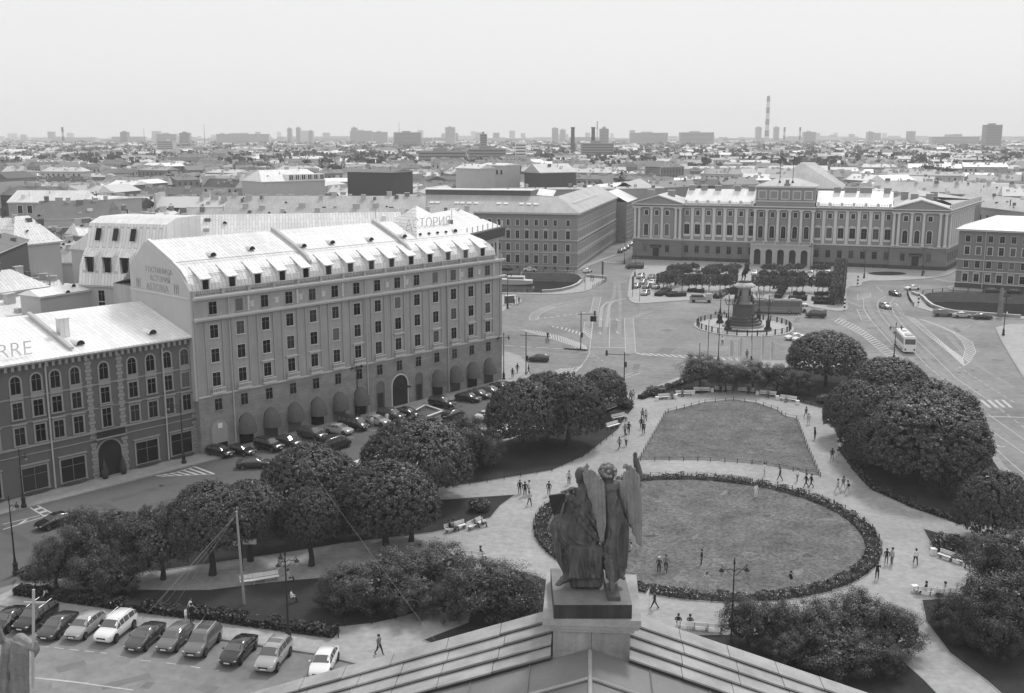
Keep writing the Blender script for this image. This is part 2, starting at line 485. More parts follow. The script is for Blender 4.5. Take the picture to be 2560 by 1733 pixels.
lawn([(1175, 1213), (1380, 1179), (1459, 1144), (1520, 1097), (1545, 1077), (1562, 1050), (1586, 1020), (1562, 1012), (1446, 1050), (1125, 1146), (985, 1190), (1040, 1228), (1100, 1222)])
lawn([(1289, 1240), (1250, 1268), (1226, 1298), (1140, 1322), (1081, 1335), (965, 1349), (860, 1362), (700, 1388), (400, 1430), (60, 1458), (110, 1432), (698, 1272), (930, 1206), (1010, 1246), (1109, 1252)])
TRI = D([(1450, 1046), (1512, 937), (1560, 925), (1600, 915), (1665, 909), (1720, 917), (1765, 933), (1783, 947), (1808, 952), (1830, 1010), (1862, 1083), (1800, 1070), (1740, 1058), (1670, 1051), (1600, 1047)])
lawn(TRI, lawn_dry, 'lawn_fan')
OC = Vector((22.1, 116.1, 0)); OR = 19.6
ring = lambda r, n=64: [OC + Vector((math.cos(t * 2 * math.pi / n) * r, math.sin(t * 2 * math.pi / n) * r, 0)) for t in range(n)]
sheet('flower_bed_soil', [ring(OR)], zl, lawn_dark)
sheet('lawn_round', [ring(OR - 1.7)], zl + 0.004, lawn_dry)
mb = MB(); rr = ring(OR); strip(mb, rr + [rr[0]], -0.15, 0.0, 0.14, 0.2); mb.build('lawn_round_edging', kerbm, kind='structure')
lawn([(1648, 1003), (1700, 990), (1833, 980), (1920, 990), (1997, 1009), (2071, 1027), (2078, 1060), (2090, 1090), (2103, 1117), (2140, 1170), (2182, 1218), (2230, 1245), (2288, 1265), (2405, 1305), (2560, 1340), (2535, 1230), (2480, 1150), (2385, 1045), (2285, 958), (2195, 912), (2080, 920), (1900, 922), (1800, 935), (1723, 957), (1640, 990)])
lawn([(2307, 1325), (2434, 1361), (2600, 1400), (2600, 1500), (2460, 1425), (2336, 1380)])
lawn([(2304, 1504), (2330, 1503), (2450, 1500), (2620, 1510), (2640, 1850), (2560, 1790), (2468, 1708), (2373, 1636), (2315, 1557)])
lawn([(1720, 1592), (1960, 1590), (2120, 1612), (2257, 1657), (2310, 1705), (2400, 1800), (1700, 1800), (1600, 1640)])
lawn([(1510, 1040), (1555, 1015), (1560, 1000), (1500, 1018)], edge=False)
# ---- road markings
mk = MB(); LC = [0]
def line(px, w_=0.15, dash=None, z=0.009, mbx=None):
    mbx = mbx or mk
    LC[0] += 1; z += (LC[0] % 50) * 5e-5
    P_ = gl(px) if not isinstance(px[0], Vector) else px
    P_ = [Vector((p.x, p.y, 0)) for p in P_]
    acc = 0
    for a, b in zip(P_[:-1], P_[1:]):
        L = (b - a).length
        if L < 0.01: continue
        d = (b - a) / L; n_ = Vector((-d.y, d.x, 0)) * w_ / 2
        segs = [(0, L)]
        if dash:
            segs = []; x = 0
            while x < L:
                ph = (acc + x) % (dash[0] + dash[1])
                if ph < dash[0]:
                    e = min(L, x + dash[0] - ph); segs.append((x, e)); x = e + 1e-4
                else: x += dash[0] + dash[1] - ph + 1e-3
            acc += L
        for s0, s1 in segs:
            p, q = a + d * s0, a + d * s1
            mbx.face([(c_.x, c_.y, z) for c_ in (p - n_, q - n_, q + n_, p + n_)])
def resample(P_, n):
    L = [0]
    for a, b in zip(P_[:-1], P_[1:]): L.append(L[-1] + (b - a).length)
    out = []
    for k in range(n):
        t = L[-1] * k / (n - 1)
        i = max(j for j in range(len(L)) if L[j] <= t + 1e-9)
        i = min(i, len(P_) - 2)
        u_ = (t - L[i]) / max(1e-9, L[i + 1] - L[i])
        out.append(P_[i].lerp(P_[i + 1], u_))
    return out
def ladder(pa, pb, n, w_=0.32, rails=0.14):
    A, B = gl(pa), gl(pb)
    if rails: line(A, rails); line(B, rails)
    for a, b in zip(resample(A, n), resample(B, n)): line([a, b], w_, z=0.0095)
ladder(Z1([(948, 398), (935, 450), (915, 545)]), Z1([(1018, 398), (1005, 460), (988, 535)]), 16)
ladder(Z1([(325, 625), (322, 590), (352, 550), (420, 515), (520, 485)]), Z1([(408, 615), (412, 580), (450, 550), (510, 520), (580, 495)]), 16)
line(Z1([(470, 500), (640, 455), (800, 428), (900, 412)]), 0.15); line(Z1([(510, 520), (700, 470), (915, 425)]), 0.15)
for x, y in ((410, 605), (475, 600), (540, 594), (602, 583), (665, 574), (725, 568), (785, 561), (832, 553)):
    line(Z1([(x - 11, y), (x + 11, y - 2)]), 0.9)
line(Z1([(843, 551), (925, 542)]), 0.5, (1, 0.6))
line(Z1([(520, 672), (640, 655), (810, 635)]), 0.15, (3, 1)); ladder(Z1([(545, 678), (680, 695), (815, 735)]), Z1([(560, 690), (650, 715), (810, 765)]), 8, 0.4, 0)
ladder(Z1([(857, 645), (845, 735)]), Z1([(940, 625), (922, 800)]), 9)
line(Z1([(940, 610), (905, 930)]), 0.15)
ladder(Z1([(250, 713), (400, 727), (620, 775), (830, 850)]), Z1([(330, 740), (480, 785), (700, 855), (880, 915)]), 24, 0.3)
line(Z1([(60, 720), (250, 713)]), 0.3, (3, 1)); line(Z1([(-60, 850), (130, 870), (340, 885), (640, 897)]), 0.4, (2.5, 1.2)); line(Z1([(-100, 920), (300, 938), (860, 965)]), 0.12)
ladder(Z1([(860, 862), (660, 905)]), Z1([(885, 915), (700, 912)]), 5, 0.25)
line(Z1([(1105, 600), (1096, 880)]), 0.15); line(Z1([(910, 883), (1255, 889)]), 0.4)
ladder(Z1([(1243, 604), (1255, 940)]), Z1([(1330, 604), (1352, 930)]), 36, 0.28)
line(Z1([(1330, 604), (1400, 572), (1530, 535), (1700, 508), (1900, 492), (2060, 487)]), 0.14, (6, 1.5))
line(Z1([(1290, 600), (1400, 560), (1530, 520)]), 0.14)
ladder(Z1([(1352, 938), (1600, 950), (1900, 968), (2324, 990)]), Z1([(1440, 962), (1650, 975), (1940, 992), (2350, 1015)]), 15, 0.6, 0.12)
line(Z1([(908, 935), (875, 1000), (800, 1090), (720, 1175)]), 0.18, (2.2, 0.5)); ladder(Z1([(770, 1090), (690, 1165)]), Z1([(840, 1060), (755, 1140)]), 7, 0.3)
for k in range(5):
    line(Z1([(480 + k * 55, 1150 - k * 4), (640 + k * 40, 1090 - k * 3)]), 0.35)
line(Z1([(1270, 1105), (1500, 1130), (1760, 1150)]), 0.16, (5, 1)); line(Z1([(1250, 1182), (1400, 1132)]), 0.2); line(Z1([(1250, 1160), (1330, 1125)]), 0.2)
line(Z1([(930, 950), (1040, 1020)]), 0.12, (2, 1)); line(Z1([(1085, 215), (1300, 217)]), 0.25)
for x in range(0, 8): line(Z1([(1040 + x * 22, 50 + x * 2), (1050 + x * 22, 58 + x * 2)]), 0.5)
for x0_, y0_ in ((1170, 608), (1170, 728), (1012, 600), (1005, 735)):
    line(Z1([(x0_, y0_), (x0_ + 6, y0_ + 20), (x0_ + 32, y0_ + 22)]), 0.32)
line(Z1([(320, 1045), (560, 1062), (840, 1078)]), 0.16, (4, 0.8)); line(Z1([(200, 1060), (150, 1100)]), 0.16)
ladder(Z4([(540, 380), (700, 520), (860, 650), (960, 742)]), Z4([(600, 395), (720, 500), (850, 610), (948, 680)]), 32)
ladder(Z4([(640, 403), (760, 447), (880, 500), (945, 560), (972, 620), (955, 680)]), Z4([(690, 415), (810, 455), (940, 520), (1022, 570), (1048, 640), (1000, 715)]), 26)
line(Z4([(960, 742), (1000, 715)]), 0.2)
ladder(Z4([(20, 420), (130, 470), (230, 530), (330, 615), (430, 700)]), Z4([(60, 395), (170, 445), (270, 510), (390, 600), (500, 690)]), 24, 0.4)
line(Z4([(230, 250), (232, 330), (300, 430), (400, 540), (530, 700)]), 0.15)
line(Z4([(390, 235), (340, 265), (328, 300), (350, 360), (400, 430), (440, 470)]), 0.15)
line(Z4([(540, 205), (450, 250), (425, 285), (450, 360), (510, 440), (600, 540), (760, 690), (900, 830), (1090, 960)]), 0.15)
line(Z4([(600, 640), (690, 740), (850, 870)]), 0.15, (5, 1)); line(Z4([(920, 745), (1060, 840), (1200, 930), (1330, 1010)]), 0.14, (2, 1)); line(Z4([(1090, 960), (1200, 1040), (1400, 1190)]), 0.14, (2, 1.2))
ladder(Z4([(185, 220), (188, 262)]), Z4([(282, 212), (280, 240)]), 5); ladder(Z4([(180, 330), (215, 410)]), Z4([(235, 330), (278, 412)]), 8)
ladder(Z4([(-40, 280), (100, 290)]), Z4([(-20, 300), (120, 310)]), 3, 0.2, 0.12)
line(Z4([(100, 355), (300, 395)]), 0.14); line(Z4([(880, 405), (990, 440), (1100, 425)]), 0.15, (2, .7)); line(Z4([(900, 430), (985, 460), (1010, 445)]), 0.15)
for k in range(4): line(Z4([(1085 + k * 52, 990), (1150 + k * 52, 1046)]), 0.55)
line(Z4([(1120, 1109), (1400, 1118)]), 0.35); line(Z4([(1130, 1090), (1215, 1150), (1400, 1280)]), 0.15); line(Z4([(1165, 1218), (1300, 1310), (1400, 1380)]), 0.15)
line(Z4([(1192, 1345), (1300, 1445), (1400, 1530)]), 0.15); line(Z4([(1230, 1452), (1300, 1515)]), 0.15, (3, 2)); line(Z4([(1200, 1320), (1225, 1332), (1262, 1330)]), 0.35)
for x0_, y0_ in ((455, 290), (1270, 1500)): line(Z4([(x0_, y0_), (x0_ + 12, y0_ - 2), (x0_ + 25, y0_ + 16)]), 0.35)
for k in range(6): line(Z4([(740 + k * 24, 108 + k * 4), (770 + k * 24, 112 + k * 4)]), 0.6)
line(Z4([(325, 165), (372, 208)]), 0.2); line(Z4([(100, 110), (540, 108)]), 0.12, (4, 2))
ZL = lambda pts: zf(0, 720, 3.025, pts)
Z6 = lambda pts: zf(0, 1200, 2.702, pts)
ladder(ZL([(1180, 1420), (1330, 1395), (1470, 1352)]), ZL([(1250, 1425), (1450, 1415), (1620, 1408)]), 7, 0.35)
ladder(Z6([(195, 182), (300, 246)]), Z6([(245, 168), (356, 228)]), 4, 0.6, 0.2); line(Z6([(20, 335), (300, 247)]), 0.2); line(Z6([(20, 300), (270, 240)]), 0.15)
line(Z6([(130, 300), (180, 268)]), 0.35)
for k in range(9): line(Z6([(0 - k * 3, 180 + k * 0), (0, 182)]), 0.1)
line(Z6([(270, 1122), (500, 1148), (720, 1172)]), 0.12, (0.9, 0.6)); line(Z6([(800, 1190), (960, 1220), (1100, 1232), (1480, 1290)]), 0.12, (0.9, 1.5))
line(Z6([(230, 1337), (500, 1366), (900, 1420)]), 0.16); line(Z6([(340, 1345), (600, 1375)]), 0.12)
for s_ in (2.5, 8, 13, 18, 23, 28, 33, 55, 60): line([ap(s_, -4.4), ap(s_ + 2.5, -9.2)], 0.12)
mk.build('road_markings', paint, kind='structure')
old = MB()
def smear(px, w0):
    P_ = smooth_line(gl(px), 2)
    line(P_, w0, z=0.0065, mbx=old)
smear(Z1([(1265, 410), (1180, 425), (1120, 445), (1095, 480), (1090, 560), (1070, 690)]), 0.8)
smear(Z1([(1095, 440), (1030, 480), (1015, 560), (1008, 690)]), 0.8)
smear(Z4([(95, 260), (160, 290), (215, 310)]), 0.7); smear(Z4([(240, 330), (360, 350), (480, 385), (520, 400)]), 0.5)
old.build('road_markings_worn', paint_old, kind='structure')
for p_ in Z1([(660, 905), ]): pass

# repaired patches, tyre-polished lanes and manhole covers
rp_ = random.Random(21)
pd, pl_, ps_ = MB(), MB(), MB()
PC = [0]
def patch(mb_, c, a, L, w_, z):
    PC[0] += 1; z = (z if z > .005 else .0015) + (PC[0] % 46) * 5e-5
    d = Vector((math.cos(a), math.sin(a), 0)); n_ = Vector((-d.y, d.x, 0))
    q = [c + d * L / 2 + n_ * w_ / 2, c - d * L / 2 + n_ * w_ / 2, c - d * L / 2 - n_ * w_ / 2, c + d * L / 2 - n_ * w_ / 2]
    mb_.face([(p.x, p.y, z) for p in q])
for k in range(46):
    u, v = rp_.uniform(1280, 2500), rp_.uniform(700, 960)
    patch(pd if k % 2 else pl_, g(u, v), rp_.choice([.1, 1.3, .8, -.35]) + rp_.uniform(-.1, .1), rp_.uniform(2, 13), rp_.uniform(.7, 3), .003)
for k in range(16):
    s_ = rp_.uniform(-38, 60); n_ = -rp_.uniform(6, 18)
    patch(ps_, ap(s_, n_), ang_ast + rp_.choice([0, 0, 1.57]), rp_.uniform(2, 12), rp_.uniform(.6, 2), .0055)
for k in range(8):
    patch(pd if k % 2 else pl_, g(rp_.uniform(120, 640), rp_.uniform(1640, 1725)), rp_.uniform(0, 3), rp_.uniform(1, 4), rp_.uniform(.5, 1.5), .003)
ps_.build('asphalt_patches', M('asphalt_patch_street', .095, .85, .3, .4, fine=.2), kind='structure'); pd.build('asphalt_patches', M('asphalt_patch_dark', .165, .85, .3, .4, fine=.2), kind='structure'); pl_.build('asphalt_patches', M('asphalt_patch_light', .235, .85, .3, .4, fine=.2), kind='structure')
tr = MB()
for pts in ([(230, 250), (245, 330), (330, 440), (440, 560), (600, 740)], [(350, 250), (345, 300), (370, 360), (470, 480), (620, 640), (800, 820), (1000, 1000)], [(440, 260), (440, 290), (480, 360), (560, 460), (700, 600), (900, 790), (1200, 1060)], [(1300, 900), (1000, 720), (800, 500)]):
    for dx in (14, 34): line(smooth_line(gl(Z4([(x + dx, y) for x, y in pts])), 2), .5, z=.0042, mbx=tr)
for pts in ([(60, 900), (400, 925), (900, 960), (1500, 1050), (2000, 1120)], [(1150, 250), (1130, 420), (1050, 520), (1050, 880)], [(1180, 250), (1200, 430), (1180, 880)], [(60, 1000), (500, 1010), (1200, 1000), (2100, 1080)]):
    for dy in (0, 14): line(smooth_line(gl(Z1([(x + dy, y + dy) for x, y in pts])), 2), .5, z=.0042, mbx=tr)
tr.build('tyre_tracks', M('asphalt_polished', .225, .7, .35, .3, fine=.2), kind='structure')
mhl = []
mh = MB().lathe([(.33, 0), (.33, .006)], 12).mesh('manhole_cover', iron)
for k in range(16):
    p = g(rp_.uniform(1300, 2450), rp_.uniform(720, 1000)) if k < 10 else ap(rp_.uniform(-30, 60), -rp_.uniform(6, 16))
    t = thing('manhole_cover', 'small round dark manhole cover set in the asphalt', 'manhole cover', (p.x, p.y, .008), 0, 'manhole covers in the roadway')
    place('cover', mh, t); mhl.append(t)
mhl.sort(key=lambda q: q.location.x / q.location.y)
for k, t in enumerate(mhl): t['label'] = '%s from the left of the sixteen small round manhole covers in the roadway' % ['first', 'second', 'third', 'fourth', 'fifth', 'sixth', 'seventh', 'eighth', 'ninth', 'tenth', 'eleventh', 'twelfth', 'thirteenth', 'fourteenth', 'fifteenth', 'last'][k]
wg = [MB(), MB()]
for k in range(34):
    a, r_ = rp_.uniform(0, 6.28), 16.5 * math.sqrt(rp_.random()); c = OC + Vector((math.cos(a) * r_, math.sin(a) * r_, 0)) if k < 24 else g(rp_.uniform(1660, 1960), rp_.uniform(1040, 1140))
    n_ = 11; ra_, rb_ = rp_.uniform(.25, 1.3), rp_.uniform(.15, .7); th = rp_.uniform(0, 3)
    pts = []
    for j in range(n_):
        t = 6.283 * j / n_; e = rp_.uniform(.6, 1.3); x, y = math.cos(t) * ra_ * e, math.sin(t) * rb_ * e
        pts.append((c.x + x * math.cos(th) - y * math.sin(th), c.y + x * math.sin(th) + y * math.cos(th), zl + (.007 if k < 24 else .004) + k * 5e-5))
    wg[k % 2].face(pts)
wg[0].build('worn_grass', M('worn_grass_dark', .085, .95, .5, 1.5, fine=.6), kind='structure'); wg[1].build('worn_grass', M('worn_grass_pale', .2, .95, .4, 1.5, fine=.6), kind='structure')
# ================================================================ BUILDINGS
WIN = {}
def win_meshes(w_, h, style, trim, gm=None):
    k = (w_, h, style, trim.name, (gm or glass).name)
    if k in WIN: return WIN[k]
    f = MB(); p = MB()
    a = w_ / 2
    arch = 'arch' in style
    if arch:
        N = 10
        pts = [(-a, 0)] + [(-a * math.cos(math.pi * i / N), h - a + a * math.sin(math.pi * i / N)) for i in range(N + 1)] + [(a, 0)]
    else:
        pts = [(-a, 0), (-a, h), (a, h), (a, 0)]
    t = 0.22 if 'frame' in style else 0.09
    d = 0.10 if 'frame' in style else 0.05
    # the surround
    cen = (0, h / 2)
    def outp(q, e):
        x, z = q
        if arch and z > h - a + 1e-6:
            l_ = math.hypot(x, z - (h - a)); return (x * (1 + e / l_), (h - a) + (z - (h - a)) * (1 + e / l_))
        return (x + math.copysign(e, x), z + (e if (not arch and z > 0) else 0))
    for q, r_ in zip(pts[:-1], pts[1:]):
        Q, R2 = outp(q, t), outp(r_, t)
        f.face([(Q[0], -d, Q[1]), (R2[0], -d, R2[1]), (r_[0], -d, r_[1]), (q[0], -d, q[1])][::-1])
        f.face([(Q[0], -d, Q[1]), (Q[0], 0.02, Q[1]), (R2[0], 0.02, R2[1]), (R2[0], -d, R2[1])])
        f.face([(q[0], -d, q[1]), (r_[0], -d, r_[1]), (r_[0], 0.02, r_[1]), (q[0], 0.02, q[1])])
    f.box(-a - t - 0.05, a + t + 0.05, -d - 0.12, 0.02, -0.16, -0.02)
    if 'hood' in style:
        f.box(-a - t - 0.1, a + t + 0.1, -0.3, 0.02, h + t + 0.15, h + t + 0.32)
    if 'ped' in style:
        z0 = h + t + 0.1
        f.box(-a - t - 0.1, a + t + 0.1, -0.25, 0.02, z0, z0 + 0.12)
        f.xprofile([(-0.25, z0 + 0.12), (0.02, z0 + 0.12), (0.02, z0 + 0.13)], -0.01, 0.01) if False else None
        for sgn in (-1, 1):
            e = a + t + 0.1
            f.grid([(0, 1, 2), (3, 5, 4), (0, 3, 4, 1), (1, 4, 5, 2)], [(sgn * e, -0.25, z0 + 0.12), (0, -0.25, z0 + 0.12), (0, -0.25, z0 + 0.6), (sgn * e, 0.02, z0 + 0.12), (0, 0.02, z0 + 0.12), (0, 0.02, z0 + 0.6)])
            f.box(min(0, sgn * e), max(0, sgn * e), -0.26, 0.0, z0 + 0.12, z0 + 0.13)
    if 'apron' in style:
        f.box(-a - t, a + t, -0.14, 0.02, -0.8, -0.17)
    f.mi = 1
    # sash bars just in front of the pane
    f.box(-0.035, 0.035, -0.045, -0.02, 0.0, h - (0.02 if not arch else 0.1))
    if h > 1.4: f.box(-a, a, -0.045, -0.02, h * 0.66, h * 0.66 + 0.06)
    p.face([(x, -0.02, z) for x, z in pts][::-1])
    if 'curt' in style: pass
    WIN[k] = (f.mesh('window', [trim, sash]), p.mesh('pane', gm or glass))
    return WIN[k]
def window(par, x, z, w_, h, style='', trim=None, y=0.0, rz=0.0, gm=None):
    f, p = win_meshes(w_, h, style, trim or trim_l, gm)
    o = place('window', f, par, (x, y, z), rz)
    place('pane', p, o)
    return o
def baluster_row(mb, x0, x1, y, z0, z1, step=0.35, r=0.07):
    mb.box(x0, x1, y - 0.13, y + 0.13, z0, z0 + 0.12); mb.box(x0, x1, y - 0.15, y + 0.15, z1 - 0.12, z1)
    n = max(1, int((x1 - x0) / step))
    for k in range(n):
        x = x0 + (k + 0.5) * (x1 - x0) / n
        mb.box(x - r, x + r, y - r, y + r, z0 + 0.12, z1 - 0.12)
def text(par, body, size, loc, rot, mat, name='lettering', depth=0.02, align='LEFT'):
    cu = bpy.data.curves.new(name, 'FONT')
    cu.offset = -0.012 * size; cu.body = body; cu.size = size; cu.extrude = depth; cu.align_x = align
    cu.materials.append(mat)
    tmp = bpy.data.objects.new(name, cu)
    me = bpy.data.meshes.new_from_object(tmp)
    me.name = name
    bpy.data.objects.remove(tmp)
    if not me.materials: me.materials.append(mat)
    o = place(name, me, par)
    o.location = loc; o.rotation_euler = rot
    return o
def chimney(par, x, y, z, a=1.2, b=0.7, h=1.6, mat=None, cap=None, name='chimney'):
    mb = MB(); mb.box(-a / 2, a / 2, -b / 2, b / 2, -0.8, h); mb.mi = 1; mb.box(-a / 2 - 0.1, a / 2 + 0.1, -b / 2 - 0.1, b / 2 + 0.1, h, h + 0.16)
    return mb.build(name, [mat or gable_pl, cap or trim_l], par, loc=(x, y, z))
def roof_hatch(par, x, y, z, r=0.55, mat=None, slope=0.4):
    """half-round roof vent with a dark louvred mouth facing the front"""
    mb = MB(); N = 8
    arc = [(r * math.cos(math.pi * i / N), r * math.sin(math.pi * i / N)) for i in range(N + 1)]
    for (x0, z0), (x1, z1) in zip(arc[:-1], arc[1:]):
        mb.face([(x0, -0.7, z0), (x1, -0.7, z1), (x1, 1.4, z1), (x0, 1.4, z0)])
    o = mb.build('roof_vent', mat or roof_light, par, loc=(x, y, z))
    MB().face([(a, -0.6, b) for a, b in arc]).build('vent_mouth', iron, o)
    return o
# ---------------------------------------------------------------- the seven-storey hotel
hot = thing('hotel', 'long seven-storey grey plaster hotel with pale mansard roof, dormers and round awnings', 'hotel', AO, ang_ast)
LH, DH = 63.6, 22.0
MB().box(0, LH, 0.0, DH, 8.4, 22.8).build('wall', plaster_ast, hot)
MB().box(0, LH, -0.12, DH, 0, 8.4).build('ground_storey_wall', granite, hot)
gp = [(0.0, 22.8), (0.0, 23.7), (0.8, 24.6), (1.7, 25.4), (2.6, 26.1), (4.5, 27.1), (7.2, 28.3), (9.8, 29.4), (11.2, 29.9), (15.2, 26.7), (16.0, 25.8), (16.0, 22.8)]
MB().xprofile([(y, z) for y, z in gp] + [], -0.35, 0.05).build('gable_wall', gable_pl, hot, loc=(0, 0, 0))
MB().box(-0.36, 0.0, -0.02, 16.0, 8.0, 22.8).build('end_wall', gable_pl, hot)
MB().box(-0.5, -0.34, 0, 16.0, 22.55, 22.8).build('string_course', trim_l, hot)
for (yy, zz, sz, tx) in ((11.4, 25.55, 1.15, 'ГОСТИНИЦА'), (10.4, 24.35, 1.15, 'АСТОРИЯ'), (11.5, 22.95, 1.5, 'ASTORIA')):
    text(hot, tx, sz, (-0.38, yy, zz), (R(90), 0, R(-90)), M('faded_letters', 0.33, 0.9), depth=0.02)
for y0, y1 in ((2.8, 3.9), (13.2, 14.2)):
    mb = MB()
    for a, b in ((y0, y0 + .1), (y1 - .1, y1), ((y0 + y1) / 2 - .05, (y0 + y1) / 2 + .05)): mb.box(-0.42, -0.36, a, b, 23.0, 24.4)
    mb.box(-0.42, -0.36, y0, y1, 23.9, 24.0)
    mb.build('crest', M('faded_letters', 0.17), hot)
mb = MB()
for z0, z1, d in ((22.55, 22.8, 0.62), (22.3, 22.55, 0.4), (19.55, 19.8, 0.75), (19.3, 19.55, 0.5), (8.3, 8.55, 0.2)):
    mb.box(0.02 if d < .7 else -0.02, LH + (d if z0 > 10 else 0), -d, 0.05 if d > .2 else -0.125, z0, z1)
mb.build('cornice', trim_l, hot)
COLX = [3.15 + 4.365 * i for i in range(14)]
mb = MB()
for i in range(14):
    for e in (-0.98, 0.98):
        mid = COLX[i] + e * 1.45
        if 0.3 < mid < LH - .3: mb.box(mid - 0.16, mid + 0.16, -0.16, 0.0, 8.56, 19.3)
    mb.box(COLX[i] - 1.5, COLX[i] + 1.5, -0.14, 0.0, 18.98, 19.1)
mb.box(0.0, 0.5, -0.17, 0.0, 8.56, 22.3); mb.box(LH - 0.5, LH, -0.17, 0.0, 8.56, 22.3)
mb.build('pilasters', M('plaster_grey_strip', 0.34, 0.9, 0.1, 0.5), hot)
pm = MB().box(-0.14, 0.14, -0.28, 0, 0, 2.1).mesh('bracket', trim_l)
for i in (1, 3, 5, 8, 11, 13):
    place('bracket', pm, hot, (COLX[i] + 1.45, 0, 20.0))
plq = MB().box(-0.35, 0.35, -0.1, 0, 0, 0.8).box(-0.25, 0.25, -0.18, -0.1, 0.12, 0.68).box(-0.5, 0.5, -0.14, 0, 0.82, 0.92).mesh('relief_panel', trim_l)
for i in (1, 2, 3, 4, 7, 8, 11, 12):
    place('relief_panel', plq, hot, (COLX[i] + 2.1, 0, 20.4))
for i, x in enumerate(COLX):
    window(hot, x, 20.1, 1.25, 1.75, 'curt', plaster_ast)
    window(hot, x, 16.7, 1.3, 1.85, 'curt', trim_l)
    window(hot, x, 13.2, 1.3, 1.9, 'curt', trim_l)
    window(hot, x, 9.7, 1.3, 1.95, 'curt', trim_l)
    window(hot, x, 6.15, 1.15, 1.65, '', granite, y=-0.12)
    if i in (2, 3, 4, 6, 8, 10, 12, 13):
        MB().box(-1.1, 1.1, -0.35, 0, 0, 0.14).box(-0.9, 0.9, -0.2, 0, -0.14, 0).box(-.5, -.38, -.3, -.2, .14, .3).box(.38, .5, -.3, -.2, .14, .3).build('window_hood', trim_l, hot, loc=(x, 0, 12.0 if i not in (8,) else 12.4))
    b = MB(); b.box(-1.15, 1.15, -0.62, 0, 0, 0.16); baluster_row(b, -1.1, 1.1, -0.5, 0.16, 0.85, 0.3, 0.05)
    b.build('balcony', trim_l, hot, loc=(x, 0, 8.62 if i > 0 else 8.62))
# arches and awnings
def arch_open(par, x, w_, h, mat, name, y=-0.13, fr=granite):
    a = w_ / 2; N = 12
    pts = [(-a, 0)] + [(-a * math.cos(math.pi * i / N), h - a + a * math.sin(math.pi * i / N)) for i in range(N + 1)] + [(a, 0)]
    o = MB().face([(px_, -0.01, z) for px_, z in pts][::-1]).build(name, mat, par, loc=(x, y, 0.15))
    f = MB()
    for q, r_ in zip(pts[:-1], pts[1:]):
        e = 0.22
        def op(p_):
            if p_[1] > h - a + 1e-6: return (p_[0] * (1 + e / a), (h - a) + (p_[1] - (h - a)) * (1 + e / a))
            return (p_[0] + math.copysign(e, p_[0]), p_[1])
        Q, S2 = op(q), op(r_)
        f.face([(Q[0], -0.08, Q[1]), (q[0], -0.08, q[1]), (r_[0], -0.08, r_[1]), (S2[0], -0.08, S2[1])])
        f.face([(Q[0], -0.08, Q[1]), (S2[0], -0.08, S2[1]), (S2[0], 0.0, S2[1]), (Q[0], 0.0, Q[1])])
    f.build('arch_frame', fr, o)
    return o
def awning_mesh():
    mb = MB(); N, K = 8, 5; a, h, d = 1.4, 2.7, 1.7
    def P_(i, k):
        t = math.pi * i / N; q = math.pi / 2 * k / K
        return (-a * math.cos(t), -d * math.sin(q) * math.sin(t) ** 0.8 - .02, h * math.sin(t) * math.cos(q))
    for i in range(N):
        for k in range(K):
            mb.face([P_(i, k), P_(i, k + 1), P_(i + 1, k + 1), P_(i + 1, k)])
    for i in range(N):
        p, q = P_(i, K), P_(i + 1, K); mb.face([p, (p[0], p[1], -0.25), (q[0], q[1], -0.25), q])
    return mb.mesh('awning', awn, True)
AW = awning_mesh()
for i, x in enumerate(COLX):
    if i in (1, 2, 3, 4, 5, 6, 10, 11, 12, 13):
        arch_open(hot, x, 2.5, 4.7, glass, 'shop_window')
        place('awning', AW, hot, (x, -0.2, 2.25))
    elif i == 0:
        o = arch_open(hot, x, 2.7, 4.6, M('arch_recess', 0.34, 0.8), 'archway')
        MB().cbox((0, -0.1, 3.3), 0.7, 0.12, 0.7).build('round_sign', white_p, o)
        MB().box(-1.1, 1.1, -0.12, -0.03, 0.0, 1.1).build('display', glass, o)
    elif i == 8:
        arch_open(hot, x, 3.4, 5.2, iron, 'entrance', fr=trim_l)
        MB().box(-1.2, 1.2, -1.6, 0, 3.3, 3.45).build('canopy', iron, hot, loc=(x, -0.1, 0))
    else:
        arch_open(hot, x, 1.9, 4.9, M('niche', 0.13, 0.8), 'niche')
        MB().box(-.6, .6, -.06, 0, .3, 3).build('niche_door', iron, hot, loc=(x, -0.16, 0))
for x in (5.6, 31.0, 49.5): MB().tube([(x, -0.25, 22.2), (x, -0.3, 8.6), (x, -0.35, 0.3)], 0.1, 6).build('drainpipe', steel, hot)
# mansard front
mz = [(0.75, 23.0), (0.95, 24.4), (1.7, 25.4), (2.6, 26.2), (4.6, 27.2), (4.7, 27.35), (7.2, 28.4), (9.8, 29.5), (11.2, 30.0), (15.2, 26.8), (19, 23.6), (22.0, 22.8)]
MB().xprofile(mz, 0.05, 47.0, caps=False).build('roof', roof_light, hot)
MB().xprofile([(y - .12, z + .25) for y, z in mz[:9]] + [(11.2, 29.9)] + [(y + .1, z - .1) for y, z in reversed(mz[:8])], 0.0, 0.45).build('verge', roof_white, hot)
for xr in (21.5, 42.5):
    MB().xprofile([(y, z + 0.55) for y, z in mz[2:9]] + [(y, z - .2) for y, z in reversed(mz[2:9])], xr, xr + 0.55).build('fire_wall', gable_pl, hot)
ap_ = (53.0, 11.0, 32.4)
e_ = [(47, 4.6, 27.2), (60.2, 4.6, 27.2), (61.6, 17, 27.2), (47, 17, 27.2)]
rf = MB()
rf.face([e_[0], e_[1], ap_]); rf.face([e_[1], e_[2], ap_]); rf.face([e_[2], e_[3], ap_]); rf.face([e_[3], e_[0], ap_])
